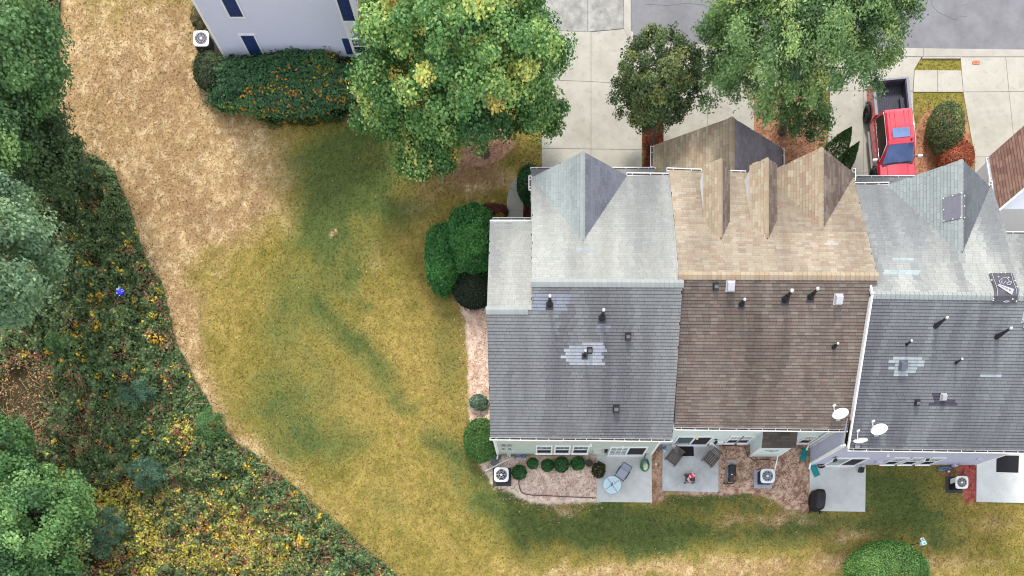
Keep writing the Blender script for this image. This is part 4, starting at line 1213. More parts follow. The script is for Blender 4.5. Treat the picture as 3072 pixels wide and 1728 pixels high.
SHGREY = scol_mat('grey_shingle', .95, 45.0, .22, .35, 140.0, streak=.32, sscale=(.95, .10, .10), streak_col=(.52, .50, .52))
SHBROWN = scol_mat('brown_shingle', .95, 45.0, .22, .35, 140.0, streak=.36, sscale=(1.1, .14, .14), streak_col=(.55, .52, .52))
SHFRONT = scol_mat('cap_shingle', .95, 45.0, .15, .3, 140.0)
SAGE = mat('sage_siding', (.40, .46, .42), .7, .06, 2.0)
MINT = mat('mint_siding', (.56, .64, .63), .7, .05, 2.0)
LAV = mat('lavender_siding', (.42, .43, .54), .7, .06, 2.0)
GREYS = mat('grey_siding', (.57, .59, .73), .7, .05, 2.0, stretch=(1, 1, 12))
TRIMW = WHITE

def in_rect(px, py, r): return r[0] < px < r[2] and r[1] < py < r[3]

def downspout(root, a, b_, foot=None, s=.075):
    m = MB(); m.beam(a, b_, s, s)
    if foot is not None: m.beam(b_, foot, s, s)
    return m.build('downspout', WHITE, root, bevel=.01)

# ---------------------------------------------------------------- house 1 (grey roof, sage siding)
h1 = thing('townhouse', (2.0, 15.0, 0), 'end townhouse with grey shingle roof and sage green rear wall', 'house', 'townhouses in the row')
rg = random.Random(1)
eL, eR = at(1470, 1311, ZE), at(2017, 1316, ZE)
rL, rR = at(1597, 848, ZR), at(2049, 850, ZR)
xm = (rL.x + at(1594.6, 535, ZE).x) / 2
eM = eL.lerp(eR, (xm - eL.x) / (eR.x - eL.x)); rL.x = xm; rR.x = eR.x
rear1 = plane3(eL, eR, rR)
fL, fR = at(1594.6, 532, ZE), at(2005, 527, ZE); fL.x = xm; fR.x = eR.x
front1 = plane3(fL, fR, rR)
wR = on_plane(1590, 931, *rear1); wR = Vector((xm, wR.y, wR.z)); wL = Vector((eL.x, wR.y, wR.z))
pit = (rR.z - fR.z) / (fR.y - rR.y)
wfront = (wL, Vector((0, pit, 1)).normalized())
wfL, wfR = on_plane(1466, 668, *wfront), on_plane(1594, 668, *wfront); wfL.x = eL.x; wfR.x = xm; wfL.y = wfR.y; wfL.z = wfR.z
PATCH1 = [(1600, 884, 1708, 934), (1790, 962, 1824, 985)]
PATCH1B = [(1702, 1036, 1812, 1092), (1752, 1028, 1812, 1040), (1692, 1044, 1806, 1080)]
def h1_rear(px, py):  # streaked tabs; shade of the slope turned from the sun painted in darker
    s = n01(px / 60., py / 520., 101, 4); f = n01(px / 13., py / 160., 104, 3)
    a, b_ = lin((156, 159, 160)), lin((122, 121, 126))
    t = max(0, min(1, (.32 + .45 * (py - 860) / 450 + (s - .5) * 1.9 + (f - .5) * .35)))
    if abs(px - 1806) < 12 and 985 < py < 1180: t -= .45 * (1 - (py - 985) / 200)
    if abs(px - 1655) < 20 and 935 < py < 1100: t -= .4 * (1 - (py - 935) / 170)
    t = max(0, t)
    c = tuple(x * (1 - t) + y * t for x, y in zip(a, b_))
    if any(in_rect(px, py, r) for r in PATCH1): c = lin((158, 164, 178))
    if any(in_rect(px, py, r) for r in PATCH1B): c = lin((190, 196, 206))
    k = .58 * (1 + rg.uniform(-.05, .05))
    return tuple(q * k for q in c)
def h1_front(px, py):  # same shingles, the sun-facing slope's sheen painted in as paler colour
    s = n01(px / 70., py / 260., 102, 4)
    t = max(0, min(1, .2 + .8 * (760 - py) / 300 + (s - .5) * 1.7)) if px > 1596 else max(0, min(1, .15 + .55 * (800 - py) / 150 + (s - .5) * 3))
    a, b_ = lin((211, 213, 206)), lin((174, 177, 177))
    c = tuple(x * (1 - t) + y * t for x, y in zip(a, b_))
    if in_rect(px, py, (1735, 744, 1782, 760)): c = lin((200, 211, 216))
    k = .48 * (1 + rg.uniform(-.06, .06))
    return tuple(q * k for q in c)
def h1_gl(px, py):  # left gable slope: its brighter light is put into the colour
    k = .48 * (1 + rg.uniform(-.08, .08)) * (.85 + .3 * n01(px / 40, py / 60, 3)); return tuple(q * k for q in lin((190, 200, 200)))
def h1_gr(px, py):  # right gable slope: shade painted into the shingles as darker grey
    k = .63 * (1 + rg.uniform(-.1, .1)) * (.75 + .5 * n01(px / 50, py / 40, 4)); return tuple(q * k for q in lin((126, 128, 140)))
def scaled(c, k): return tuple(q * k for q in c)
cap1 = lambda px, py: scaled(lin((200, 207, 205)), .48 * (1 + rg.uniform(-.05, .05)))
dk = MB(); deck(dk, eM, eR, rR, rL); deck(dk, eL, eM, wR, wL); deck(dk, fL, fR, rR, rL); deck(dk, wfL, wfR, wR, wL)
roof1 = dk.build('roof', [DARK, WHITE], h1)
S = Shingles(h1, SHGREY, seed=1)
tt = (wR.z - ZE) / (ZR - ZE); mR = eR.lerp(rR, tt)
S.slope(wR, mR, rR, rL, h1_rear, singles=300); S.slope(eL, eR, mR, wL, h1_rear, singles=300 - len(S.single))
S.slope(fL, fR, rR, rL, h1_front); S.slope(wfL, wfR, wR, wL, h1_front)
gable(S, h1, front1, (1746, 455), (1751, 728), (1594.5, 534), (1880, 527), h1_gl, h1_gr, cap1, SHFRONT, SAGE)
S.finish(roof1)
sd_, nd_ = Vector((0, -1, -pit)).normalized(), Vector((0, 1, -pit)).normalized()
ridge_cap(h1, rL + Vector((-.05, 0, 0)), rR + Vector((.05, 0, 0)), SHFRONT, cap1, nd_, sd_, half=.2)
ridge_cap(h1, wL + Vector((-.05, 0, 0)), wR + Vector((-.16, 0, 0)), SHFRONT, cap1, nd_, sd_, half=.2)
gutter(h1, eL + Vector((-.02, 0, 0)), eR + Vector((0, 0, 0)), (0, -1, 0))
gutter(h1, at(1880, 527, ZE) + Vector((0, .02, 0)), fR, (0, 1, 0))
gutter(h1, wfL, wfR, (0, 1, 0), debris=False)
gutter(h1, fL + Vector((-.03, -.55, -.05)), fL + Vector((-.03, .12, -.05)), (-1, 0, 0))
Y1 = 8.85
X1L, X1R = (1494 - XN) / SC, (1955 - XN) / SC
sw = MB(); siding(sw, (X1L, Y1), (X1R, Y1), .12, lambda t: ZE - .12); sw.build('rear_wall', SAGE, h1)
MB().bbox((X1L, Y1 - .002, -.1), (X1R, Y1 + .2, .13)).build('foundation', CONC, h1)
sw = MB()
siding(sw, (X1L, wL.y), (X1L, Y1), .12, lambda t: wL.z - .2 if t == 0 else ZE - .1, out=Vector((-1, 0, 0)))
siding(sw, (X1L, wfL.y - .3), (X1L, wL.y), .12, lambda t: wfL.z - .1 if t == 0 else wL.z - .2, out=Vector((-1, 0, 0)))
sw.build('side_wall', SAGE, h1); sw = MB()
siding(sw, (xm + .15, fL.y - .3), (xm + .15, rL.y), 3.0, lambda t: ZE - .1 if t == 0 else ZR - .2, out=Vector((-1, 0, 0)))
sw.build('side_wall', SAGE, h1); sw = MB()
siding(sw, (X1R, Y1), (X1R, rL.y), .12, lambda t: ZE - .1 if t == 0 else ZR - .2, out=Vector((1, 0, 0)))
sw.build('side_wall', SAGE, h1)
sw = MB(); siding(sw, (xm + .15, fL.y - .3), (X1R + .2, fL.y - .3), .1, lambda t: ZE - .15, out=Vector((0, 1, 0))); siding(sw, (X1L, wfL.y - .3), (xm + .1, wfL.y - .3), .1, lambda t: wfL.z - .15, out=Vector((0, 1, 0)))
sw.build('front_wall', SAGE, h1)
for x in (X1L, X1R): MB().bbox((x - .09 if x > 0 else x - .025, Y1 - .03, 0), (x + .025 if x > 0 else x + .09, Y1 + .09, ZE - .15)).build('corner_board', WHITE, h1)
downspout(h1, (X1L - .01, Y1 - .06, ZE - .2), (X1L - .01, Y1 - .06, .12), (X1L - .05, Y1 - .28, .08), s=.085)
# windows: three double-hung sashes, then the sliding door
for (pa, pb) in ((1612, 1652), (1666, 1705), (1719, 1759)):
    a, c = on_y(pa, 1357, Y1), on_y(pb, 1357, Y1)
    window(h1, Y1, a.x, c.x, .55, 2.35)
MB().bbox((on_y(1607, 1357, Y1).x - .06, Y1 - .045, .40), (on_y(1765, 1357, Y1).x + .04, Y1 + .01, .46)).build('window_sill', WHITE, h1)
a, c = on_y(1826, 1363, Y1), on_y(1926, 1363, Y1)
sliding_door(h1, Y1, a.x, c.x, .12, 2.08, blinds=True)
def wall_box(root, px, py, Y, w, h_, d, m, name):
    p = on_y(px, py, Y); p.z = max(p.z, h_ / 2 + .05)
    return MB().bbox((p.x - w / 2, Y - d, p.z - h_ / 2), (p.x + w / 2, Y + .005, p.z + h_ / 2)).build(name, m, root, bevel=.01)
SAGEBOX = mat('meter_grey', (.42, .45, .43), .6)
wall_box(h1, 1527, 1362, Y1, .22, .35, .14, SAGEBOX, 'meter_box'); wall_box(h1, 1540, 1349, Y1, .12, .16, .12, SAGEBOX, 'meter_box')
wall_box(h1, 1792, 1352, Y1, .42, .55, .16, mat('panel_beige', (.48, .49, .45), .6), 'electric_panel'); wall_box(h1, 1806, 1357, Y1, .24, .4, .12, mat('panel_beige', (.5, .5, .45), .6), 'electric_panel')
wall_box(h1, 1772, 1332, Y1, .12, .14, .14, WHITE, 'flood_light'); wall_box(h1, 1869, 1338, Y1, .10, .10, .12, WHITE, 'flood_light')
wall_box(h1, 1818, 1348, Y1, .16, .34, .16, BLACKM, 'wall_lantern')
p = on_y(1520, 1333, Y1)
fl = MB()
for s in (-1, 1): fl.lathe([(.02, 0), (.11, .02), (.12, .16), (.10, .18)], p + Vector((s * .16, -.08, 0)), 10, M=Matrix.Rotation(R(70), 3, 'X'))
fl.box(p + Vector((0, -.02, 0)), (.3, .06, .08)); fl.build('flood_light', SAGEBOX, h1)
wt = MB(); wt.beam(on_y(1525, 1320, Y1) + Vector((0, -.03, 0)), on_y(1690, 1321.5, Y1) + Vector((0, -.03, 0)), .04, .05); wt.build('conduit', WHITE, h1)
# vents on the grey roof
pipe_vent(h1, rear1, 1649, 914, 1649, 888, r=.085); pipe_vent(h1, rear1, 1806, 955, 1808, 930, r=.085)
box_vent(h1, rear1, 1884, 1008, .24); box_vent(h1, rear1, 1769, 1050, .22); box_vent(h1, rear1, 1848, 1225, .27)
pipe_vent(h1, rear1, 1754, 1066, 1754, 1052, r=.07, boot=False)
# lower roof above the garage
def pent(root, S, x0, x1, y_wall, z_wall, y_eave, z_eave, col, gut=True):
    a, b_, c, d_ = Vector((x0, y_eave, z_eave)), Vector((x1, y_eave, z_eave)), Vector((x1, y_wall, z_wall)), Vector((x0, y_wall, z_wall))
    m = MB(); deck(m, a, b_, c, d_, .12); m.build('porch_roof', [DARK, WHITE], root)
    S2 = Shingles(root, SHGREY, seed=9); S2.slope(a, b_, c, d_, col)
    o = S2.mb.build('porch_shingles', SHGREY, root, color=True); o.color = (1, 1, 1, 1); o['kind'] = 'stuff'
    if gut: gutter(root, a, b_, (0, 1, 0))
ye = at(1900, 509, 3.0).y
pent(h1, S, at(1591, 500, 3.0).x, at(1968, 500, 3.0).x, fL.y - .3, 3.75, ye, 3.0, h1_front)
yw2 = at(1530, 660, 3.0).y
pent(h1, S, at(1478, 660, 3.0).x, at(1596, 660, 3.0).x, wfL.y - .3, 3.5, yw2, 3.0, h1_front)

# ---------------------------------------------------------------- house 2 (tan and brown roof, mint siding)
h2 = thing('townhouse', (10.5, 15.3, 0), 'middle townhouse with tan and brown shingle roof, dormers and mint rear wall', 'house', 'townhouses in the row')
eL2, eR2 = at(2022, 1281, ZE), at(2543, 1287, ZE)
rL2, rR2 = at(2034, 826, ZR), at(2633, 829, ZR)
fL2, fR2 = at(2003.5, 511, ZE), at(2562, 533, ZE)
eL2.x = h2xl = 6.50
xr2 = (rR2.x + 15.05) / 2
fL2.x = rL2.x = 6.22; rR2.x = 15.12; fR2.x = 15.12; eR2.x = 14.86
rear2 = plane3(eL2, eR2, (rL2 + rR2) / 2); front2 = plane3(fL2, fR2, (rL2 + rR2) / 2)
rg2 = random.Random(2)
def h2_rear(px, py):  # mixed streaky brown tabs, darkened by the rear slope's painted shade
    s = n01(px / 55., py / 500., 201, 4); f = n01(px / 25., py / 90., 203, 3)
    base = rg2.choices([(136, 124, 115), (143, 132, 122), (131, 118, 110), (135, 117, 108), (126, 114, 106)], [4, 3, 3, 2, 2])[0]
    k = .64 * (.80 + .50 * (s - .2) + (f - .5) * .3) * (1 + rg2.uniform(-.05, .05))
    if abs(px - 2362) < 22 and 905 < py < 1010: k *= 1.15
    if abs(px - 2430) < 18 and 900 < py < 1010: k *= 1.15
    return tuple(q * k for q in lin(base))
def h2_front(px, py):  # tabs lightened to tan: sun sheen painted into the street-side slope
    base = rg2.choices([(216, 200, 177), (212, 195, 170), (207, 184, 162), (204, 188, 166), (221, 208, 189)], [5, 4, 2, 2, 2])[0]
    s = n01(px / 80., py / 150., 205, 3)
    k = .47 * (.86 + .3 * (s - .35)) * (1 + rg2.uniform(-.06, .06))
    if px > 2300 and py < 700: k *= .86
    if in_rect(px, py, (2478, 726, 2506, 738)): base = (236, 224, 210)
    return tuple(q * k for q in lin(base))
def h2_gl(px, py):  # left-hand slopes, coloured lighter to stand in for falling light
    base = rg2.choices([(212, 194, 166), (203, 184, 157), (204, 175, 150), (219, 204, 178)], [4, 3, 2, 2])[0]
    k = .50 * (1 + rg2.uniform(-.07, .07)); return tuple(q * k for q in lin(base))
def h2_gr(px, py):  # right-hand slopes, coloured darker to stand in for shade
    base = rg2.choices([(142, 126, 116), (128, 112, 104), (150, 136, 126)], [3, 3, 2])[0]
    k = .54 * (1 + rg2.uniform(-.08, .08)) * (.8 + .4 * n01(px / 40, py / 40, 6)); return tuple(q * k for q in lin(base))
def h2_gdark(px, py):  # right garage slope, shade painted as a darker shingle tone
    k = 1.25 * (.7 + .6 * n01(px / 60, py / 30, 7)) * (1 + rg2.uniform(-.1, .1)); return tuple(q * k for q in lin((104, 98, 104)))
cap2 = lambda px, py: scaled(lin(rg2.choice([(210, 190, 162), (205, 182, 154), (214, 196, 170)])), .50 * (1 + rg2.uniform(-.05, .05)))
dk = MB(); deck(dk, eL2, eR2, rR2, rL2); deck(dk, fL2, fR2, rR2, rL2)
roof2 = dk.build('roof', [DARK, WHITE], h2)
S = Shingles(h2, SHBROWN, seed=2)
S.slope(eL2, eR2, rR2, rL2, h2_rear, singles=300); S.slope(fL2, fR2, rR2, rL2, h2_front)
gable(S, h2, front2, (2467, 443), (2463, 697), (2302, 518), (2559, 518), h2_gl, h2_gr, cap2, SHFRONT, MINT)
dormer(S, h2, front2, (2163, 470), (2161, 720), (2111, 495), (2188, 497), h2_gl, h2_gr, cap2, SHFRONT, WHITE)
dormer(S, h2, front2, (2302, 469), (2301, 721), (2250, 495), (2330, 492), h2_gl, h2_gr, cap2, SHFRONT, WHITE)
# garage wing in front, under the main eave
gp = at(2196, 352, 4.45); gl, gr_ = at(1960, 437, 2.35), at(2345, 445, 2.35)
gyb = fL2.y - .4
gpb = Vector((gp.x, gyb, gp.z)); glb, grb = Vector((gl.x, gyb, gl.z)), Vector((gr_.x, gyb, gr_.z))
dk = MB(); deck(dk, gl, glb, gpb, gp); deck(dk, gr_, grb, gpb, gp); dk.build('garage_roof', [DARK, WHITE], h2)
S.slope(gl, glb, gpb, gp, h2_gl); S.slope(gr_, grb, gpb, gp, h2_gdark)
ridge_cap(h2, gp, gpb, SHFRONT, cap2, Vector((-1, 0, -.6)).normalized(), Vector((1, 0, -.6)).normalized(), half=.17, lift=.03)
w = MB(); yy = gl.y - .3
w.face([(gl.x + .3, yy, 0), (gl.x + .3, yy, 2.2), (gp.x, yy, 4.2), (gr_.x - .3, yy, 2.2), (gr_.x - .3, yy, 0)])
w.face([(gl.x + .3, yy, 0), (gl.x + .3, gyb, 0), (gl.x + .3, gyb, 2.3), (gl.x + .3, yy, 2.3)]); w.face([(gr_.x - .3, gyb, 0), (gr_.x - .3, yy, 0), (gr_.x - .3, yy, 2.3), (gr_.x - .3, gyb, 2.3)])
w.build('garage_wall', MINT, h2)
gutter(h2, glb, gl, (-1, 0, 0)); gutter(h2, grb, gr_, (1, 0, 0))
S.finish(roof2)
pit2 = (ZR - ZE) / (fL2.y - rL2.y)
ridge_cap(h2, rL2 + Vector((-.02, 0, 0)), rR2 + Vector((.05, 0, 0)), SHFRONT, cap2, nd_, sd_, half=.2)
gutter(h2, eL2, eR2, (0, -1, 0))
fx = lambda x: fL2.lerp(fR2, (x - fL2.x) / (fR2.x - fL2.x))
gutter(h2, fx(fL2.x - .1), fx(7.8), (0, 1, 0)); gutter(h2, fx(9.05), fx(9.95), (0, 1, 0)); gutter(h2, fR2 + Vector((.0, -.1, -.05)), fR2 + Vector((.0, .5, -.05)), (1, 0, 0))
Y2 = 9.40
X2L, X2R = 6.2, 14.62
sw = MB(); siding(sw, (X2L, Y2), (X2R, Y2), .12, lambda t: ZE - .12); sw.build('rear_wall', MINT, h2)
MB().bbox((X2L, Y2 - .002, -.1), (X2R, Y2 + .2, .13)).build('foundation', CONC, h2)
sw = MB(); siding(sw, (X2L + .1, fL2.y - .35), (X2R, fL2.y - .35), .1, lambda t: ZE - .15, out=Vector((0, 1, 0))); sw.build('front_wall', MINT, h2)
# gable ends that rise above the lower roofs next door
sw = MB()
for x, o in ((6.40, -1), (15.02, 1)):
    sw.face([(x, eL2.y + .2, 3.2), (x, rL2.y, 3.2), (x, rL2.y, ZR - .16), (x, eL2.y + .2, ZE - .16)]); sw.face([(x, rL2.y, 3.2), (x, fL2.y - .2, 3.2), (x, fL2.y - .2, ZE - .16), (x, rL2.y, ZR - .16)])
sw.build('party_wall', WHITE, h2)
a, c = on_y(2020, 1331, Y2), on_y(2116, 1331, Y2)
sliding_door(h2, Y2, a.x, c.x, .12, 2.08)
for pa, pb in ((2178, 2206), (2211, 2239), (2384, 2392), (2394, 2424)):
    a, c = on_y(pa, 1326, Y2), on_y(pb, 1326, Y2)
    if pa != 2384: window(h2, Y2, a.x, c.x, .55, 2.1, pale=mat('window_curtain', (.34, .36, .38), .12, .3, 5, spec=.8))
for px, py in ((2091, 1309), (2424, 1311)):
    p = on_y(px, py, Y2); MB().lathe([(.09, 0), (.07, .1), (.02, .13)], p + Vector((0, -.06, 0)), 12, M=Matrix.Rotation(R(90), 3, 'X')).build('brass_lamp', mat('brass', (.62, .42, .16), .35, metal=.4), h2)
def lantern(root, px, py, Y, s=1.0):
    p = on_y(px, py, Y)
    m = MB(); m.lathe([(.02, .22), (.07, .16), (.09, .12), (.06, -.1), (.07, -.13), (.01, -.18)], p + Vector((0, -.18, 0)), 8); m.beam(p + Vector((0, 0, .12)), p + Vector((0, -.18, .2)), .03, .03); m.box(p + Vector((0, -.01, .05)), (.12, .03, .26))
    return m.build('wall_lantern', BLACKM, root)
lantern(h2, 2147, 1318, Y2)
mb_ = MB(); p = on_y(2140, 1331, Y2)
mb_.beam(p + Vector((-.1, -.1, .4)), p + Vector((.12, -.25, .05)), .10, .08); mb_.box(p + Vector((-.2, -.08, .35)), (.18, .12, .3)); mb_.box(p + Vector((.25, -.06, .4)), (.3, .1, .5)); mb_.build('utility_box', WHITE, h2, bevel=.01)
# storage closet that sticks out of the rear wall
cx0, cx1, cy0 = 11.45, 12.95, 8.73
sw = MB(); siding(sw, (cx0, cy0), (cx1, cy0), .1, lambda t: 2.8); siding(sw, (cx0, Y2), (cx0, cy0), .1, lambda t: 3.05 if t == 0 else 2.8, out=Vector((-1, 0, 0))); siding(sw, (cx1, cy0), (cx1, Y2), .1, lambda t: 2.8 if t == 0 else 3.05, out=Vector((1, 0, 0)))
cl = sw.build('storage_closet', MINT, h2)
for x in (cx0, cx1): MB().bbox((x - .05, cy0 - .025, .05), (x + .05, cy0 + .05, 2.78)).build('corner_board', WHITE, cl)
d_ = MB(); q = [Vector((cx0 - .12, cy0 - .1, 2.85)), Vector((cx1 + .14, cy0 - .1, 2.85)), Vector((cx1 + .14, Y2 - .02, 3.16)), Vector((cx0 - .12, Y2 - .02, 3.16))]
deck(d_, *q, .08); d_.build('closet_roof', [mat('closet_shingle', (.075, .068, .062), .95, .35, 7, bump=.4), WHITE], cl)
S2 = Shingles(h2, SHBROWN, expo=.16, tab=.6, seed=5); S2.slope(*q, lambda px, py: scaled(lin((104, 96, 90)), .62 * rg2.uniform(.75, 1.2))); o = S2.mb.build('closet_shingles', SHBROWN, cl, color=True); o.color = (1, 1, 1, 1); o['kind'] = 'stuff'
bt = MB(); p = Vector((12.15, cy0 - .03, 1.75)); bt.tube([p + Vector((-.34, 0, .04)), p + Vector((-.1, -.02, 0)), p + Vector((.0, -.04, .06)), p + Vector((.12, -.02, -.02)), p + Vector((.34, 0, .05))], .022, 6); bt.tube([p + Vector((0, -.03, -.1)), p + Vector((0, -.03, .12))], .03, 6); bt.build('pipe_bracket', GREYM, cl)
# roof fittings
WBOX = mat('white_vent', (.42, .41, .45), .5, .05)
box_vent(h2, rear2, 2147, 858, .24); box_vent(h2, rear2, 2191, 856, .34, WBOX, .25); box_vent(h2, rear2, 2514, 896, .34, WBOX, .25)
pipe_vent(h2, rear2, 2224, 914, 2229, 898, r=.075); pipe_vent(h2, rear2, 2355, 899, 2364, 872, r=.095); pipe_vent(h2, rear2, 2431, 892, 2441, 866, r=.085)
pipe_vent(h2, rear2, 2501, 1042, 2506, 1030, r=.065, plate=False)
downspout(h2, (X2R - .06, Y2 - .12, ZE - .25), (X2R - .06, Y2 - .12, .25), (X2R - .12, Y2 - .34, .10), s=.085)

# ---------------------------------------------------------------- house 3 (grey roof, lavender siding)
h3 = thing('townhouse', (18.5, 14.5, 0), 'townhouse with blue-grey shingle roof, tarps and lavender rear wall', 'house', 'townhouses in the row')
eL3, eM3 = at(2541, 1344, ZE), at(2980, 1350, ZE)
rL3 = at(2612, 884, ZR); rR3 = at(2980, 887, ZR)
xl3, xm3, xr3 = 14.90, 21.80, 24.6
sl = (eM3.y - eL3.y) / (eM3.x - eL3.x)
E3 = lambda x: Vector((x, eL3.y + sl * (x - eL3.x), ZE)); RR3 = lambda x: Vector((x, rL3.y + sl * (x - rL3.x), ZR))
f3y = at(2600, 556, ZE).y; F3 = lambda x: Vector((x, f3y + sl * (x - 16), ZE))
rear3 = plane3(E3(xl3), E3(xm3), RR3(18)); front3 = plane3(F3(xl3), F3(xm3), RR3(18))
q = on_plane(3065, 972, *rear3); w3z, w3y = q.z, q.y
pit3 = (ZR - ZE) / (f3y - rL3.y)
wf3 = (Vector((xm3, w3y, w3z)), Vector((0, pit3, 1)).normalized())
q = on_plane(3060, 703, *wf3); w3f = q
rg3 = random.Random(3)
def h3_rear(px, py):  # stain streaks and patches, plus rear-slope shade painted into the grey
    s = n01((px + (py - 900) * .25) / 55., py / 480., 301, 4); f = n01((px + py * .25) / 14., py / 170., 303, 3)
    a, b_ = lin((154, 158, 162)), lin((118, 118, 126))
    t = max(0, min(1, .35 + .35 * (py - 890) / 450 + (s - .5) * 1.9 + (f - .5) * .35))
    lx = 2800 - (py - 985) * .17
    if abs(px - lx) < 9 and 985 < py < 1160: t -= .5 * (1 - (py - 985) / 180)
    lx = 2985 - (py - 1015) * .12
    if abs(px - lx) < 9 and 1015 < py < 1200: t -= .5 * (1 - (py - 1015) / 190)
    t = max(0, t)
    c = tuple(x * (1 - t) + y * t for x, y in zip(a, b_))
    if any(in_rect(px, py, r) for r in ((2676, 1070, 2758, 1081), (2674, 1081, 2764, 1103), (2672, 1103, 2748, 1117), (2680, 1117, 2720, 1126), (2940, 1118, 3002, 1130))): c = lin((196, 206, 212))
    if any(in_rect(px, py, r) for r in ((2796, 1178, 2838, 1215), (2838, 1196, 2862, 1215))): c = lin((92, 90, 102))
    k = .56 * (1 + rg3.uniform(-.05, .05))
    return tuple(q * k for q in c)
def h3_front(px, py):  # paler than the rear: light on the sunny slope painted into the tabs
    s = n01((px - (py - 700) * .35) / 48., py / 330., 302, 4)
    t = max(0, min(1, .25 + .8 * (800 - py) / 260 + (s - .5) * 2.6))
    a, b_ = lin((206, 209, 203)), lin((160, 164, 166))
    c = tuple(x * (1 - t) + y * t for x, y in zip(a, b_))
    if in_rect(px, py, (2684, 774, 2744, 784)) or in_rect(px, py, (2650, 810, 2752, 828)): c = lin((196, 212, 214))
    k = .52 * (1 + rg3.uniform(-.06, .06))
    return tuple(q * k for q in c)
def h3_gl(px, py):  # left side of the gable, its light painted in as paler grey
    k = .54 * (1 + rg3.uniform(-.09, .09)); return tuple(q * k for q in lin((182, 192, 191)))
def h3_gr(px, py):  # right side of the gable, its shade painted in as darker grey
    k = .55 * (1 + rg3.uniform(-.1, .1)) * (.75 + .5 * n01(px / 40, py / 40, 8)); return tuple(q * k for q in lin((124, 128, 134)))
cap3 = lambda px, py: scaled(lin((198, 205, 204)), .48 * (1 + rg3.uniform(-.05, .05)))
WRr, WRl = Vector((xr3, w3y, w3z)), Vector((xm3, w3y, w3z)); WFl, WFr = Vector((xm3, w3f.y, w3f.z)), Vector((xr3, w3f.y, w3f.z))
dk = MB(); deck(dk, E3(xl3), E3(xm3), RR3(xm3), RR3(xl3)); deck(dk, E3(xm3), E3(xr3), WRr, WRl); deck(dk, F3(xl3), F3(xm3), RR3(xm3), RR3(xl3)); deck(dk, WFl, WFr, WRr, WRl)
roof3 = dk.build('roof', [DARK, WHITE], h3)
S = Shingles(h3, SHGREY, seed=3)
m3 = E3(xl3).lerp(RR3(xl3), (w3z - ZE) / (ZR - ZE))
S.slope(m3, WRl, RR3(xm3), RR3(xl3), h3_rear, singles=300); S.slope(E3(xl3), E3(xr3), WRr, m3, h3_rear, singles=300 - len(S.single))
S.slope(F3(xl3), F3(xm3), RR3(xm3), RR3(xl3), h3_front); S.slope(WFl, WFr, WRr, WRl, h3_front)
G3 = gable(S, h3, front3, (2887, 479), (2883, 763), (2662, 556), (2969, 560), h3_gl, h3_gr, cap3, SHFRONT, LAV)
S.finish(roof3)
ridge_cap(h3, RR3(xl3 - .05), RR3(xm3 + .05), SHFRONT, cap3, nd_, sd_, half=.2)
ridge_cap(h3, WRl + Vector((.1, 0, 0)), WRr, SHFRONT, cap3, nd_, sd_, half=.2)
gutter(h3, E3(xl3 - .02), E3(xr3), (0, -1, 0)); gutter(h3, WFl + Vector((.03, 0, 0)), WFr, (0, 1, 0))
gutter(h3, F3(xl3 + .3), at(2662, 554, ZE) + Vector((.1, 0, 0)), (0, 1, 0)); gutter(h3, G3[3] + Vector((.03, -.5, -.05)), G3[3] + Vector((.03, .3, -.05)), (1, 0, 0))
rb = MB(); a, c = E3(xl3), RR3(xl3); rb.beam(a + Vector((-.03, 0, .0)), c + Vector((-.03, 0, .0)), .07, .16); a2 = F3(xl3); rb.beam(c + Vector((-.03, 0, .0)), a2 + Vector((-.03, 0, .0)), .07, .16)
rb.build('rake_board', WHITE, h3)
Y3, X3L, X3R = 8.28, 14.72, 23.8
sw = MB(); siding(sw, (X3L, Y3), (X3R, Y3), .12, lambda t: ZE - .12); sw.build('rear_wall', LAV, h3)
MB().bbox((X3L, Y3 - .002, -.1), (X3R, Y3 + .2, .13)).build('foundation', CONC, h3)
sw = MB(); siding(sw, (X3L, 9.5), (X3L, Y3), .12, lambda t: ZE + .4 if t == 0 else ZE - .1, out=Vector((-1, 0, 0)))
fw = MB(); fw.face([(14.87, 9.4, 4.5), (14.87, 9.4, ZE + .4), (14.87, rL3.y, ZR - .15), (14.87, rL3.y, 4.5)]); fw.build('wall_flashing', WHITE, h3)
sw.build('side_wall', LAV, h3); sw = MB(); siding(sw, (X3R, Y3), (X3R, rL3.y), .12, lambda t: ZE - .1, out=Vector((1, 0, 0))); sw.build('side_wall', LAV, h3)
sw = MB(); siding(sw, (X3L, f3y - .3), (xm3, f3y - .3), .1, lambda t: ZE - .15, out=Vector((0, 1, 0))); siding(sw, (xm3, w3f.y - .3), (X3R, w3f.y - .3), .1, lambda t: w3f.z - .15, out=Vector((0, 1, 0))); sw.build('front_wall', LAV, h3)
for x0, x1 in ((X3L - .025, X3L + .09), (X3R - .09, X3R + .025)): MB().bbox((x0, Y3 - .03, 0), (x1, Y3 + .09, ZE - .15)).build('corner_board', WHITE, h3)
downspout(h3, (X3L - .09, Y3 + .02, ZE - .2), (X3L - .09, Y3 + .02, .35), (X3L - .07, Y3 - .25, .12), s=.085)
MB().bbox((X3L - .03, Y3 + .9, 0), (X3L - .004, Y3 + 1.02, ZE)).build('corner_board', WHITE, h3)
a, c = on_y(2478, 1390, Y3), on_y(2568, 1390, Y3)
sliding_door(h3, Y3, a.x, c.x, .12, 2.05)
for pa, pb in ((2651, 2685), (2704, 2738), (2758, 2792)):
    a, c = on_y(pa, 1389, Y3), on_y(pb, 1389, Y3); window(h3, Y3, a.x, c.x, .35, 2.15)
lantern(h3, 2505, 1371, Y3); wall_box(h3, 2664, 1363, Y3, .12, .12, .14, WHITE, 'flood_light')
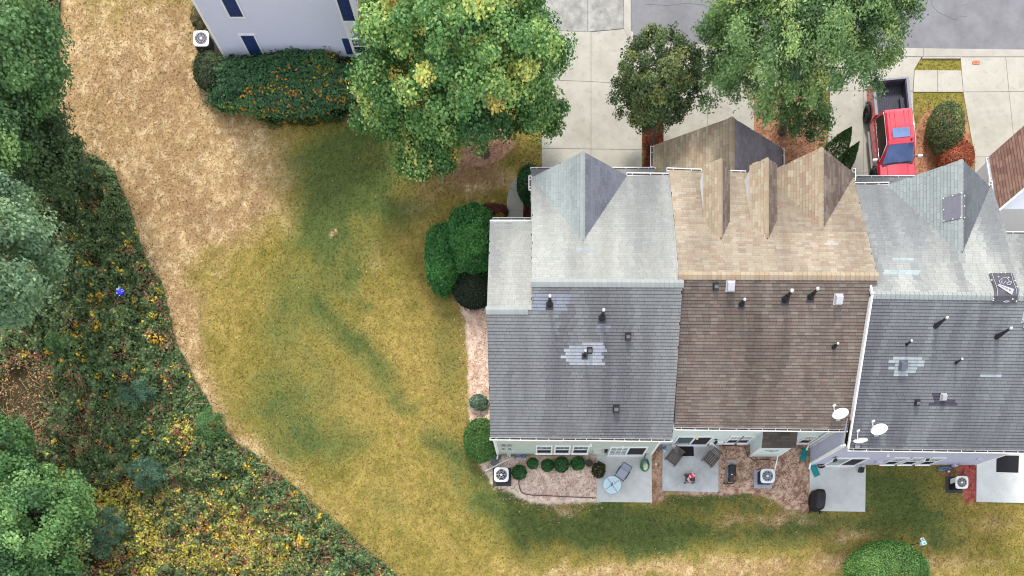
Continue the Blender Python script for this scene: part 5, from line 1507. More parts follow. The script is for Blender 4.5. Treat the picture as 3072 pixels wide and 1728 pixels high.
p = on_y(2782, 1371, Y3); MB().box(p + Vector((0, -.12, 0)), (.26, .05, .26), rx=R(-35)).build('flood_light', WHITE, h3); MB().box(p + Vector((0, -.15, .03)), (.18, .03, .18), rx=R(-35)).build('lamp_glass', GLASS, h3)
wall_box(h3, 2636, 1383, Y3, .3, .45, .14, mat('box_lav', (.5, .5, .6), .6), 'electric_panel'); wall_box(h3, 2854, 1396, Y3, .22, .35, .14, mat('box_lav', (.5, .5, .6), .6), 'meter_box'); wall_box(h3, 2940, 1374, Y3, .3, .12, .12, mat('box_lav', (.5, .5, .6), .6), 'flood_light')
MB().tube([on_y(2868, 1392, Y3) + Vector((0, -.05, 0)), on_y(2880, 1386, Y3) + Vector((0, -.1, 0))], .02, 6).build('pipe', GREYM, h3)
pipe_vent(h3, rear3, 2807, 978, 2822, 953, r=.075, plate=False); pipe_vent(h3, rear3, 2990, 1011, 3013, 985, r=.075, plate=False)
pipe_vent(h3, rear3, 2719, 1034, 2728, 1022, r=.06, plate=False, boot=False); pipe_vent(h3, rear3, 2867, 1089, 2877, 1077, r=.06, plate=False, boot=False)
box_vent(h3, rear3, 2708, 1094, .33, mat('slate_vent', (.10, .11, .14), .5), .25); box_vent(h3, rear3, 2750, 1206, .22); box_vent(h3, rear3, 2829, 1189, .24, mat('grey_vent', (.36, .36, .38), .5))
pent(h3, S, 15.2, 19.3, f3y - .3, 3.6, at(2640, 534, 3.0).y, 3.0, h3_front)

# ---------------------------------------------------------------- house 4: red-brown roof and white gable wall cut by the frame
h4 = thing('townhouse', (25.0, 23.0, 0), 'neighbouring house with red-brown roof and white gable wall at the frame edge', 'house')
z4, zr4 = 3.3, 6.4
a, c = at(2967, 470, z4), at(2993, 632, z4)
du = (a - c).normalized(); side = Vector((du.y, -du.x, 0))
if side.x < 0: side = -side
# the rake seen at the frame edge fixes the pitch
r1 = at(3072, 565, 4.0); run = (r1 - c).dot(side); p4 = (4.0 - z4) / max(run, .4)
w4 = (zr4 - z4) / p4
tilt = du * ((r1 - c).dot(du) / max(run, .4))
top_s, top_n = c + (side + tilt) * w4 + Vector((0, 0, zr4 - z4)), a + (side + tilt) * w4 + Vector((0, 0, zr4 - z4))
far_s, far_n = c + (side - tilt * 0) * (2 * w4) + tilt * (2 * w4), a + side * (2 * w4) + tilt * (2 * w4)
dk = MB(); deck(dk, c, a, top_n, top_s); deck(dk, far_s, far_n, top_n, top_s); roof4 = dk.build('roof', [DARK, WHITE], h4)
S = Shingles(h4, SHBROWN, seed=4); rg4 = random.Random(4)
S.slope(c, a, top_n, top_s, lambda px, py: scaled(lin(rg4.choice([(158, 124, 110), (168, 133, 117), (149, 113, 102)])), .55 * rg4.uniform(.9, 1.1)), singles=120)
S.slope(far_s, far_n, top_n, top_s, lambda px, py: scaled(lin(rg4.choice([(158, 124, 110), (168, 133, 117), (149, 113, 102)])), .55 * rg4.uniform(.9, 1.1)))
S.finish(roof4)
rb = MB(); rb.beam(c + Vector((0, -.04, .02)), top_s + Vector((0, -.04, .02)), .10, .18); rb.build('rake_board', WHITE, h4)
w = MB(); wa, wb = c + side * .15 - du * -.12, top_s + du * .12
w.face([Vector((wa.x, wa.y, 0)), Vector((wb.x, wb.y, 0)), wb + Vector((0, 0, -.15)), wa + Vector((0, 0, -.05))])
w.face([Vector((wa.x, wa.y, 0)), wa + Vector((0, 0, -.05)), a + side * .15 + Vector((0, 0, -.05)), Vector((a.x + .15, a.y, 0))])
fs = far_s - side * .15 + du * .12
w.face([Vector((wb.x, wb.y, 0)), Vector((fs.x, fs.y, 0)), fs + Vector((0, 0, -.05)), wb + Vector((0, 0, -.15))])
w.face([Vector((fs.x, fs.y, 0)), Vector((far_n.x - .15, far_n.y, 0)), far_n + Vector((-.15, 0, -.05)), fs + Vector((0, 0, -.05))])
w.build('gable_wall', mat('white_siding', (.72, .73, .77), .6, .03), h4)
gutter(h4, c, a, -side, debris=False)
w = MB(); w.bbox((23.3, 20.66, -.05), (29.5, 23.0, 3.25)); w.build('rear_annex', mat('white_siding', (.72, .73, .77), .6, .03), h4)

# ---------------------------------------------------------------- grey house with blue shutters
h5 = thing('grey_house', (-13.4, 31.0, 0), 'pale grey sided house with dark blue shutters beside the maple', 'house')
Y5 = 30.05; X5L, X5R = (688 - XN) / SC, (1078 - XN) / SC
sw = MB(); siding(sw, (X5L, Y5), (X5R, Y5), .35, lambda t: 6.0, step=.125); sw.build('gable_wall', GREYS, h5)
MB().bbox((X5L, Y5 - .003, -.1), (X5R, Y5 + .2, .36)).build('foundation', CONC, h5)
sw = MB(); siding(sw, (X5L, Y5 + 9), (X5L, Y5), .35, lambda t: 6.0, step=.125, out=Vector((-1, 0, 0))); sw.build('side_wall', GREYS, h5); sw = MB(); siding(sw, (X5R, Y5), (X5R, Y5 + 9), .35, lambda t: 6.0, step=.125, out=Vector((1, 0, 0))); sw.build('side_wall', GREYS, h5)
for x0, x1 in ((X5L - .03, X5L + .12), (X5R - .12, X5R + .03)): MB().bbox((x0, Y5 - .035, 0), (x1, Y5 + .12, 6.0)).build('corner_board', WHITE, h5)
d_ = MB(); xa, xb = X5L - .3, X5R + .3; deck(d_, (xa, Y5 - .3, 6.05), (xa, Y5 + 9.3, 6.05), ((xa + xb) / 2, Y5 + 9.3, 8.6), ((xa + xb) / 2, Y5 - .3, 8.6)); deck(d_, (xb, Y5 - .3, 6.05), (xb, Y5 + 9.3, 6.05), ((xa + xb) / 2, Y5 + 9.3, 8.6), ((xa + xb) / 2, Y5 - .3, 8.6))
d_.build('roof', [mat('slate_roof', (.14, .14, .15), .95, .2, 9, bump=.4), WHITE], h5)
w = MB(); w.face([(X5L, Y5, 5.99), (X5R, Y5, 5.99), ((X5L + X5R) / 2, Y5, 8.4)]); w.build('gable_peak', GREYS, h5)
SHUT = mat('navy_shutter', (.018, .038, .13), .5, .12, 5)
def shutter(px0, px1, pyt, pyb, framed=True):
    a, c = on_y(px0, pyt, Y5), on_y(px1, pyt, Y5); z1 = a.z; z0 = on_y(px0, pyb, Y5).z if pyb < 1000 else pyb - 1000
    z0 = max(z0, .6); x0, x1 = a.x, c.x
    m = MB(); m.bbox((x0, Y5 - .04, z0), (x1, Y5 + .01, z1))
    for k in range(1, int((z1 - z0) / .11)): m.bbox((x0 + .06, Y5 - .05, z0 + k * .11 - .03), (x1 - .06, Y5 - .038, z0 + k * .11 + .03))
    s = m.build('shutter', SHUT, h5)
    if framed:
        f = MB(); t = .09
        for (u, v) in (((x0 - t, Y5 - .06, z0 - t), (x0 - .002, Y5 + .005, z1 + t)), ((x1 + .002, Y5 - .06, z0 - t), (x1 + t, Y5 + .005, z1 + t)), ((x0 - .001, Y5 - .06, z1 + .002), (x1 + .001, Y5 + .005, z1 + t)), ((x0 - .001, Y5 - .06, z0 - t), (x1 + .001, Y5 + .005, z0 - .002))): f.bbox(u, v)
        f.build('frame', WHITE, s)
shutter(721, 760, 104, 1000.9); shutter(1025, 1045, 115, 1001.0, framed=False)
zb = on_y(690, 48, Y5).z
for pxa, pxb, pyb in ((691, 731, 48), (1031, 1066, 60)):
    a, c = on_y(pxa, pyb, Y5), on_y(pxb, pyb, Y5); z0 = a.z
    m = MB(); m.bbox((a.x, Y5 - .04, z0), (c.x, Y5 + .01, z0 + 1.7))
    for k in range(1, 15): m.bbox((a.x + .06, Y5 - .05, z0 + k * .11 - .03), (c.x - .06, Y5 - .038, z0 + k * .11 + .03))
    s = m.build('shutter', SHUT, h5)
    f = MB(); t = .09
    for (u, v) in (((a.x - t, Y5 - .06, z0 - t), (a.x - .002, Y5 + .005, z0 + 1.7 + t)), ((c.x + .002, Y5 - .06, z0 - t), (c.x + t, Y5 + .005, z0 + 1.7 + t)), ((a.x - .001, Y5 - .06, z0 - t), (c.x + .001, Y5 + .005, z0 - .002))): f.bbox(u, v)
    f.build('frame', WHITE, s)
a = on_y(1050, 113, Y5); window(h5, Y5, a.x + .06, a.x + .85, 1.1, a.z - .1)

# ================================================================== OBJECTS
WPLAST = mat('white_plastic', (.66, .68, .72), .5, .05)
NAVY = mat('dark_blue_louvre', (.03, .035, .055), .6, .3)

# ---------------------------------------------------------------- air conditioners
def aircon(label, px, py, w=.80, h=.78, rz=0.0, pad=None, blades=7, bladem=None, bladecol=None, white_blade=False, side=NAVY, radial=16, pad_off=(0, 0), topm=None, spiral=False, padm=None):
    ztop = .06 + h
    c = at(px, py, ztop)
    root = thing('air_conditioner', (c.x, c.y, 0), label, 'air conditioner', 'air conditioner units beside the houses', rz)
    topm = topm or WPLAST
    MB().box((pad_off[0], pad_off[1], .03), (w + .22, w + .22, .06)).build('pad', padm or mat('dark_pad', (.05, .05, .055), .9, .2, 5), root, local=True, bevel=.01)
    m = MB()
    hw = w * .44
    m.box((0, 0, .06 + h * .48), (hw * 1.86, hw * 1.86, h * .94))
    for k in range(11):
        m.box((0, 0, .12 + k * (h - .12) / 11), (hw * 2, hw * 2, .018))
    m.build('cabinet', side, root, local=True)
    n = 32; ro = w * .5; ri = w * .385
    def sq(a, r, e=5.0):
        ca, sa = math.cos(a), math.sin(a); q = (abs(ca) ** e + abs(sa) ** e) ** (1 / e); return (r * ca / q, r * sa / q)
    t = MB(); z1, z0 = ztop, ztop - .05
    for k in range(n):
        a, b_ = 2 * math.pi * k / n, 2 * math.pi * (k + 1) / n
        A1, B1 = sq(a, ro), sq(b_, ro); A2, B2 = (ri * math.cos(a), ri * math.sin(a)), (ri * math.cos(b_), ri * math.sin(b_))
        t.face([(*A1, z1), (*B1, z1), (*B2, z1 + .012), (*A2, z1 + .012)]); t.face([(*A1, z0), (*B1, z0), (*B1, z1), (*A1, z1)]); t.face([(*B2, z0 - .06), (*A2, z0 - .06), (*A2, z1 + .012), (*B2, z1 + .012)])
    t.build('top_cover', topm, root, local=True)
    MB().disc((0, 0, ztop - .2), ri * 1.05, 24).build('fan_well', mat('fan_well', (.016, .018, .03) if not spiral else (.5, .52, .54), .7), root, local=True)
    for k in range(3):
        b_ = MB(); a0 = 2 * math.pi * k / 3 + .5
        pts = []
        for i in range(6):
            a = a0 + i * .17; pts.append((ri * .93 * math.cos(a), ri * .93 * math.sin(a), ztop - .11 + i * .008))
        inner = [(ri * .2 * math.cos(a0 + i * .2), ri * .2 * math.sin(a0 + i * .2), ztop - .11 + i * .006) for i in range(6)]
        for i in range(5): b_.face([inner[i], pts[i], pts[i + 1], inner[i + 1]])
        b_.build('fan_blade', (topm if (white_blade and k != 1) or (bladem is None and k == 0) else (bladem or mat('fan_grey', (.09, .1, .16), .5))), root, local=True)
    g = MB()
    for k in range(radial):
        a = 2 * math.pi * k / radial; g.tube([(ri * .16 * math.cos(a), ri * .16 * math.sin(a), ztop + .01), (ri * math.cos(a), ri * math.sin(a), ztop + .01)], .006, 4)
    for r in (.55, .85): g.tube([(ri * r * math.cos(2 * math.pi * k / 24), ri * r * math.sin(2 * math.pi * k / 24), ztop + .01) for k in range(25)], .005, 4, cap=False)
    g.build('grille', topm, root, local=True)
    MB().lathe([(.001, ztop + .03), (ri * .2, ztop + .02), (ri * .22, ztop - .02)], n=16).build('hub', topm, root, local=True)
    return root
a1 = aircon('air conditioner with black and white fan blades beside the clipped oval shrub', 1504, 1424, .78, .72, blades=3, white_blade=True, bladem=BLACKM, side=BLACKM, radial=6, topm=mat('white_top', (.72, .73, .75), .45))
a2 = aircon('air conditioner on a pale pad in the bare soil behind the mint wall', 2303, 1428, .76, .85, padm=mat('grey_pad', (.34, .36, .43), .9, .1, 5), pad_off=(-.02, -.02), side=NAVY)
ln = MB(); o_ = world_off(a2)
p0, p1 = at(2333, 1372, .6) - o_, at(2326, 1402, .8) - o_
ln.tube([p0 + Vector((0, .1, 0)), p0, p1, p1 + Vector((0, -.2, -.2))], .035, 6); ln.build('refrigerant_line', WHITE, a2, local=True)
a3 = aircon('air conditioner with pale round top beside the red mulch', 2886, 1447, .68, .82, side=BLACKM, spiral=True, white_blade=True, bladem=mat('fan_pale', (.55, .57, .6), .4), topm=mat('cream_top', (.72, .72, .70), .5), radial=10)
MB().bbox((-.30, .02, .2), (-.26, .28, .85)).build('service_panel', mat('cream_top', (.72, .72, .70), .5), a3, local=True)
a4 = aircon('air conditioner at the corner of the pale grey house', 603, 115, .84, .82, side=mat('dark_louvre', (.05, .045, .045), .7))

# ---------------------------------------------------------------- red pickup
def pickup():
    RED = mat('red_paint', (.52, .018, .045), .16, .05, 2, coat=1.0, spec=.5)
    GLS = mat('truck_glass', (.15, .22, .38), .10, .25, 1.2, metal=1.0, spec=.9)
    CHR = mat('chrome', (.8, .8, .82), .15, .03, metal=1.0)
    BED = mat('bed_liner', (.035, .036, .055), .6, .3, 14, bump=.4)
    RAIL = mat('rail_cap', (.20, .21, .25), .5, .1)
    TYRE = mat('tyre', (.02, .02, .021), .85, .3, 14)
    root = thing('pickup_truck', (18.86, 25.3, .035), 'red crew cab pickup truck with open bed parked on the driveway', 'pickup', rz=R(5.5))
    def B(name, m, fn, bevel=0.0, parent=None):
        mb = MB(); fn(mb); return mb.build(name, m, parent or root, local=True, bevel=bevel)
    hexf = [(3, 2, 1, 0), (4, 5, 6, 7), (0, 1, 5, 4), (1, 2, 6, 5), (2, 3, 7, 6), (3, 0, 4, 7)]
    def loft(mb, secs):
        """secs: list of (y, [(x,z)...]) half sections mirrored"""
        rings = []
        for y, pr in secs:
            rings.append([Vector((x, y, z)) for x, z in pr] + [Vector((-x, y, z)) for x, z in pr[::-1]])
        n = len(rings[0]); vs = [p for r in rings for p in r]; fs = []
        for i in range(len(rings) - 1):
            for k in range(n):
                k2 = (k + 1) % n; fs.append((i * n + k, i * n + k2, (i + 1) * n + k2, (i + 1) * n + k))
        fs.append(tuple(range(n))); fs.append(tuple(range((len(rings) - 1) * n, len(rings) * n))[::-1])
        mb.raw(vs, fs)
    # cab and front body
    sec = lambda w, zb, zt, cr=.03: [(w * .96, zb), (w, zb + .12), (w, zt - .16), (w * .95, zt - .03), (w * .55, zt + cr), (.08, zt + cr + .01)]
    B('body', RED, lambda m: loft(m, [(-2.66, sec(.86, .55, .98)), (-2.55, sec(.94, .48, 1.08)), (-2.0, sec(.985, .45, 1.13)), (-1.3, sec(.985, .42, 1.16)), (-1.22, sec(.985, .42, 1.17, .0)), (1.28, sec(.985, .42, 1.18, .0))]), .03)
    # greenhouse
    def green(m):
        prof = [(-1.22, .90, 1.15), (-.55, .73, 1.86), (-.3, .71, 1.91), (.4, .715, 1.93), (1.1, .71, 1.91), (1.28, .73, 1.84), (1.36, .86, 1.2)]
        rings = []
        for y, xt, zt in prof:
            xb = .93; zb = 1.14
            rings.append([Vector((xb, y, zb)), Vector((xt, y, zt - .04)), Vector((xt - .07, y, zt)), Vector((-xt + .07, y, zt)), Vector((-xt, y, zt - .04)), Vector((-xb, y, zb))])
        n = 6; vs = [p for r in rings for p in r]; fs = []
        for i in range(len(rings) - 1):
            for k in range(n):
                k2 = (k + 1) % n; fs.append((i * n + k, i * n + k2, (i + 1) * n + k2, (i + 1) * n + k))
        fs.append(tuple(range(n))); fs.append(tuple(range((len(rings) - 1) * n, len(rings) * n))[::-1])
        m.raw(vs, fs)
    cab = B('cab', RED, green, .035)
    B('roof_rib', RED, lambda m: [m.box((x, .5, 1.925), (.05, 1.3, .03)) for x in (-.5, -.25, .25, .5)], .012, cab)
    B('windshield', GLS, lambda m: m.face([(-.80, -1.20, 1.20), (.80, -1.20, 1.20), (.655, -.57, 1.865), (-.655, -.57, 1.865)]))
    B('sunroof', GLS, lambda m: m.box((0, -.02, 1.935), (.92, .5, .012)), .01)
    for s in (-1, 1):
        B('side_window', mat('side_glass', (.012, .013, .016), .12, .2, 3, spec=.5), lambda m: m.face([(s * .935, -.95, 1.21), (s * .935, 1.2, 1.21), (s * .755, 1.12, 1.80), (s * .755, -.45, 1.80)] if s > 0 else [(s * .935, 1.2, 1.21), (s * .935, -.95, 1.21), (s * .755, -.45, 1.80), (s * .755, 1.12, 1.80)]))
        B('window_trim', CHR, lambda m: (m.tube([(s * .95, -1.08, 1.19), (s * .95, 1.25, 1.19), (s * .76, 1.16, 1.83), (s * .76, -.50, 1.83), (s * .95, -1.08, 1.19)], .018, 6)))
        B('door_handle', CHR, lambda m: m.box((s * 1.0, -.35, 1.04), (.04, .20, .045)), .012)
        B('door_handle', CHR, lambda m: m.box((s * 1.0, .75, 1.04), (.04, .20, .045)), .012)
        mi = B('mirror', mat('mirror_white', (.75, .75, .77), .25, .03), lambda m: m.box((s * 1.20, -.98, 1.22), (.24, .12, .20)), .03)
        B('mirror_arm', BLACKM, lambda m: m.beam((s * .93, -.92, 1.16), (s * 1.1, -.97, 1.18), .06, .06), 0, mi)
        B('running_board', mat('step_grey', (.25, .25, .26), .5), lambda m: m.box((s * 1.0, .0, .40), (.16, 2.0, .06)), .01)
        B('door_seam', BLACKM, lambda m: [m.box((s * .987, y, .80), (.006, .012, .66)) for y in (-.95, .18, 1.22)])
        B('headlight', mat('lamp_lens', (.75, .76, .78), .1), lambda m: m.box((s * .74, -2.6, .90), (.30, .12, .16)), .02)
        B('tail_light', mat('tail_red', (.35, .01, .01), .2), lambda m: m.box((s * .93, 3.12, 1.0), (.08, .08, .34)), .01)
        # bed side with a wheel arch
        def side(m):
            ys = [1.36, 1.50] + [1.95 + .52 * math.cos(R(a)) for a in range(180, -1, -20)] + [2.6, 3.16]
            zs = [.48, .48] + [.50 + .50 * math.sin(R(a)) for a in range(180, -1, -20)] + [.50, .55]
            x0, x1 = s * .84, s * .99
            top = 1.30
            for i in range(len(ys) - 1):
                y0, y1, z0, z1 = ys[i], ys[i + 1], zs[i], zs[i + 1]
                vs = [(x0, y0, z0), (x1, y0, z0), (x1, y1, z1), (x0, y1, z1), (x0, y0, top), (x1 - s * .03, y0, top), (x1 - s * .03, y1, top), (x0, y1, top)]
                m.raw(vs, hexf)
        B('bed_side', RED, side)
        B('rail_cap', RAIL, lambda m: m.box((s * .905, 2.26, 1.315), (.15, 1.82, .035)), .01)
        B('wheel_flare', mat('flare', (.03, .03, .032), .6), lambda m: m.tube([(s * 1.0, 1.95 + .53 * math.cos(R(a)), .48 + .52 * math.sin(R(a))) for a in range(0, 181, 15)], .035, 6))
        B('wheel_flare', mat('flare', (.03, .03, .032), .6), lambda m: m.tube([(s * .995, -1.45 + .50 * math.cos(R(a)), .45 + .52 * math.sin(R(a))) for a in range(0, 181, 15)], .035, 6))
        for y in (-1.45, 1.95):
            M = Matrix.Rotation(R(90) * s, 3, 'Y')
            wh = B('wheel', BLACKM, lambda m: m.lathe([(.03, .06), (.12, .05), (.24, .03), (.27, .09), (.27, -.12)], (s * .97, y, .42), 20, M=M))
            B('tyre', TYRE, lambda m: m.lathe([(.26, .10), (.34, .135), (.41, .11), (.43, .04), (.43, -.08), (.40, -.13), (.26, -.13)], (s * .97, y, .42), 24, M=M), 0, wh)
            B('rim', mat('rim_dark', (.06, .06, .065), .35, metal=.5), lambda m: [m.beam(Vector((s * 1.035, y, .42)), Vector((s * 1.02, y + .24 * math.cos(k * 1.05), .42 + .24 * math.sin(k * 1.05))), .06, .03) for k in range(6)], 0, wh)
    B('bed_floor', BED, lambda m: (m.box((0, 2.26, .74), (1.68, 1.84, .06)), [m.box((-.78 + k * .12, 2.26, .775), (.05, 1.8, .02)) for k in range(14)]))
    B('bed_liner', BED, lambda m: [m.box((s * .80, 2.26, 1.03), (.05, 1.82, .52)) for s in (-1, 1)] + [m.box((0, 1.39, 1.03), (1.66, .05, .52)), m.box((0, 3.10, 1.03), (1.66, .05, .50))])
    for s in (-1, 1): B('wheel_tub', BED, lambda m: m.box((s * .68, 1.95, .88), (.24, .8, .22)), .04)
    B('tailgate', RED, lambda m: m.box((0, 3.17, .98), (1.92, .08, .68)), .02)
    B('tailgate_cap', RAIL, lambda m: m.box((0, 3.165, 1.325), (1.90, .10, .03)), .01)
    B('rear_bumper', CHR, lambda m: m.box((0, 3.27, .58), (1.86, .18, .18)), .04)
    B('front_bumper', CHR, lambda m: m.box((0, -2.72, .58), (1.90, .18, .26)), .05)
    B('grille', BLACKM, lambda m: m.box((0, -2.665, .86), (1.1, .04, .26)), .01)
    B('chassis', BLACKM, lambda m: m.box((0, .3, .42), (1.5, 5.2, .16)))
    for s in (-1, 1): B('hood_crease', RED, lambda m: m.beam((s * .52, -2.45, 1.125), (s * .56, -1.32, 1.205), .05, .035), .012)
    B('wiper', BLACKM, lambda m: [m.beam((-.6, -1.235, 1.20), (.05, -1.2, 1.225), .02, .015), m.beam((.0, -1.235, 1.20), (.65, -1.2, 1.225), .02, .015)])
    B('wiper_cowl', BLACKM, lambda m: m.box((0, -1.27, 1.175), (1.62, .10, .03)))
    B('antenna', BLACKM, lambda m: m.box((.52, -.42, 1.95), (.05, .12, .07)), .015)
    return root
pickup()
cr = at(2704, 382, .85)
t = thing('spare_canister', (cr.x, cr.y, .82), 'black cylinder lying in the bed of the pickup', 'canister', rz=R(8))
MB().lathe([(.01, -.34), (.10, -.34), (.12, -.30), (.12, .30), (.10, .34), (.01, .34)], (0, 0, .13), 14, M=Matrix.Rotation(R(90), 3, 'X')).build('tank', mat('canister_black', (.012, .012, .016), .4), t, local=True)
MB().lathe([(.125, -.04), (.135, 0), (.125, .04)], (0, 0, .13), 14, M=Matrix.Rotation(R(90), 3, 'X')).build('strap', BLACKM, t, local=True)

# ---------------------------------------------------------------- patio behind the sage wall
def round_table():
    z = .76; c = at(1836.5, 1455, z)
    r = thing('patio_table', (c.x, c.y, .06), 'round glass topped patio table with grey metal base', 'table')
    G = mat('table_glass', (.46, .60, .66), .06, .05, 2, spec=.7)
    MB().lathe([(.001, .70), (.485, .70), (.485, .688), (.001, .688)], n=36, sm=False).build('table_top', G, r, local=True)
    MB().tube([(.49 * math.cos(2 * math.pi * k / 36), .49 * math.sin(2 * math.pi * k / 36), .694) for k in range(37)], .012, 6, cap=False).build('rim', mat('table_metal', (.16, .20, .25), .45), r, local=True)
    TM = mat('table_metal', (.16, .20, .25), .45)
    for k in range(4):
        a = R(35 + 90 * k); MB().tube([(.05 * math.cos(a), .05 * math.sin(a), .68), (.12 * math.cos(a), .12 * math.sin(a), .35), (.40 * math.cos(a), .40 * math.sin(a), .01)], .018, 6).build('leg', TM, r, local=True)
        MB().beam((.06 * math.cos(a), .06 * math.sin(a), .712), (.44 * math.cos(a), .44 * math.sin(a), .712), .022, .012).build('brace', TM, r, local=True)
    MB().box((0, .02, .725), (.10, .18, .04), rz=R(-32)).build('centre_plate', mat('plate_blue', (.12, .16, .24), .5), r, local=True, bevel=.01)
    MB().lathe([(.001, .775), (.035, .77), (.035, .73)], (.07, .10, 0), 10).build('umbrella_cap', WHITE, r, local=True)
round_table()
def sling_chair():
    c = at(1868, 1419, .42)
    r = thing('sling_chair', (c.x, c.y, .06), 'grey sling patio chair pulled up to the glass table', 'chair', rz=R(-33))
    F = mat('chair_frame', (.05, .055, .075), .45); SL = mat('sling_grey', (.36, .38, .46), .8, .08, 20, bump=.2); SL2 = mat('sling_back', (.22, .25, .31), .8, .08, 20, bump=.2)
    MB().face([(-.25, -.32, .42), (.25, -.32, .42), (.25, .16, .38), (-.25, .16, .38)]).__class__
    m = MB(); m.box((0, -.08, .40), (.50, .50, .02), rx=R(-5)); m.build('seat', SL, r, local=True)
    m = MB(); m.box((0, .30, .62), (.50, .05, .56), rx=R(-28)); m.build('backrest', SL2, r, local=True)
    for s in (-1, 1):
        m = MB(); m.tube([(s * .27, -.34, .0), (s * .27, -.34, .42), (s * .27, .16, .38), (s * .27, .42, .88)], .018, 6); m.tube([(s * .27, .12, .38), (s * .27, .36, .0)], .018, 6); m.build('side_frame', F, r, local=True)
        m = MB(); m.box((s * .30, -.02, .62), (.06, .44, .03)); m.beam((s * .29, -.22, .42), (s * .30, -.22, .61), .025, .025); m.build('armrest', F, r, local=True, bevel=.008)
    MB().tube([(-.27, .42, .88), (.27, .42, .88)], .018, 6).build('top_rail', F, r, local=True)
    MB().tube([(-.27, -.34, .41), (.27, -.34, .41)], .018, 6).build('front_rail', F, r, local=True)
sling_chair()
def hose_pot():
    c = at(1934, 1397, .1)
    r = thing('hose_reel', (c.x, c.y, .06), 'coiled green garden hose around a pale sack on the patio', 'garden hose')
    G = mat('green_hose', (.015, .20, .115), .4, .15, 12)
    for k, (rr, z, dx, dy) in enumerate(((.23, .03, 0, .0), (.235, .08, .01, .01), (.225, .13, .0, .03), (.215, .18, -.01, .06), (.20, .22, .01, .09))):
        MB().tube([(dx + rr * math.cos(2 * math.pi * i / 30), dy + rr * 1.35 * math.sin(2 * math.pi * i / 30), z + .012 * math.sin(i)) for i in range(31)], .024, 7).build('coil', G, r, local=True)
    MB().tube([(-.05, .33, .2), (-.02, .45, .1), (.05, .60, .3)], .022, 7).build('hose_end', BLACKM, r, local=True)
    m = MB()
    rng = random.Random(4)
    prof = [(.001, .30), (.10, .285), (.15, .22), (.165, .10), (.15, .0)]
    m.lathe([(q, z) for q, z in prof], (0.02, -.04, 0), 14); 
    o = m.build('sack', mat('sack_straw', (.55, .49, .34), .9, .25, 9, bump=.8, bscale=14), r, local=True)
    o.scale = (1, 1.35, 1)
hose_pot()
def pot(label, px, py, rad, hh, m, name='plant_pot'):
    x, y = gxy(px, py)
    r = thing(name, (x, y, 0), label, 'plant pot')
    MB().lathe([(rad * .75, 0), (rad, hh), (rad * 1.08, hh), (rad * 1.08, hh * .9), (rad * .9, hh * .88), (.001, hh * .86)], n=20).build('pot', m, r, local=True)
    MB().disc((0, 0, hh * .88), rad * .9, 16).build('soil', mat('pot_soil', (.06, .045, .04), 1, .4, 10), r, local=True)
    return r
pot('dark brown empty plant pot at the edge of the patio', 1766, 1392, .19, .34, mat('pot_brown', (.055, .035, .035), .6))
shrub('patio_plant', 'leafy yellow-green plant with dark leaves at the patio edge', gxy(1795, 1412), (.34, .42, .75), 700, .12, [(0, A((40, 46, 26))), (.6, A((92, 98, 46))), (1, A((164, 156, 84)))], 90, lump=.3, cat='plant')
# pieces near the house wall
def splash(label, px, py, rz, m, name='splash_block', z=0.0):
    x, y = gxy(px, py)
    r = thing(name, (x, y, z), label, 'splash block', rz=rz)
    MB().box((0, 0, .025), (.30, .66, .05)).build('base', m, r, local=True, bevel=.01)
    for s in (-1, 1): MB().box((s * .135, 0, .07), (.03, .66, .06)).build('side_wall', m, r, local=True, bevel=.006)
    MB().box((0, .31, .07), (.24, .03, .06)).build('back_wall', m, r, local=True, bevel=.006)
TEAL = mat('teal_plastic', (.004, .235, .235), .5, .1)
splash('teal splash block on bare soil beside the lavender side wall', 2411, 1364, R(-14), TEAL)
splash('teal splash block at the corner of the patio with the covered grill', 2443, 1413, R(24), TEAL, z=.06)
splash('grey-green splash block at the corner of the sage wall', 1487, 1381, R(-35), mat('grey_plastic', (.12, .15, .15), .6))
m = MB(); a, c = at(1456, 1413, .06), at(1526, 1378, .25); m.tube([a, c, c + Vector((.06, .1, .35))], .035, 8); o = m.build('drain_pipe', WHITE)
tag(o, 'thin white drain pipe lying on the ground beside the air conditioner', 'pipe')
def hose_bits(label, px, py, seed, z=.0, n=3):
    rng = random.Random(seed); x, y = gxy(px, py)
    r = thing('hose_tap', (x, y, z), label, 'garden tap')
    BL = mat('blue_plastic', (.06, .15, .36), .4, .2, 6); BP = mat('pale_blue_plastic', (.22, .36, .52), .4, .2, 6)
    MB().box((0, .02, .16), (.16, .12, .22), rz=.3).build('tap_box', BL, r, local=True, bevel=.02)
    MB().lathe([(.05, 0), (.055, .10), (.02, .12)], (.05, -.12, .02), 10).build('white_cap', WHITE, r, local=True)
    for k in range(n):
        pts = [(-.05 - .12 * i + rng.uniform(-.05, .05), rng.uniform(-.1, .12), .05 + .05 * math.sin(i * 1.3 + k) + .03 * k) for i in range(5)]
        MB().tube(pts, .024, 6).build('hose', BP if k % 2 else BL, r, local=True)
hose_bits('blue garden tap with short hose under the sage wall', 1573, 1371, 1)
hose_bits('small blue garden tap between the two patios', 1992, 1346, 2, n=1)
hose_bits('blue hose bundle under the lavender wall beside the red mulch', 2842, 1408, 3, n=5)
m = MB()
pts = [at(px, py, .02) for px, py in ((1556, 1438), (1557, 1456), (1563, 1474), (1574, 1482), (1600, 1486), (1640, 1487), (1690, 1490), (1740, 1492), (1788, 1494))]
m.tube(pts, .028, 6); o = m.build('bed_edging', mat('edging', (.12, .085, .07), .9, .3, 6)); tag(o, 'thin dark edging strip curving round the sandy bed', 'edging')
m = MB(); m.tube([at(px, py, .02) for px, py in ((2158, 1338), (2200, 1336), (2235, 1342), (2243, 1368), (2262, 1380), (2300, 1378), (2328, 1382), (2338, 1370), (2352, 1352))], .02, 6)
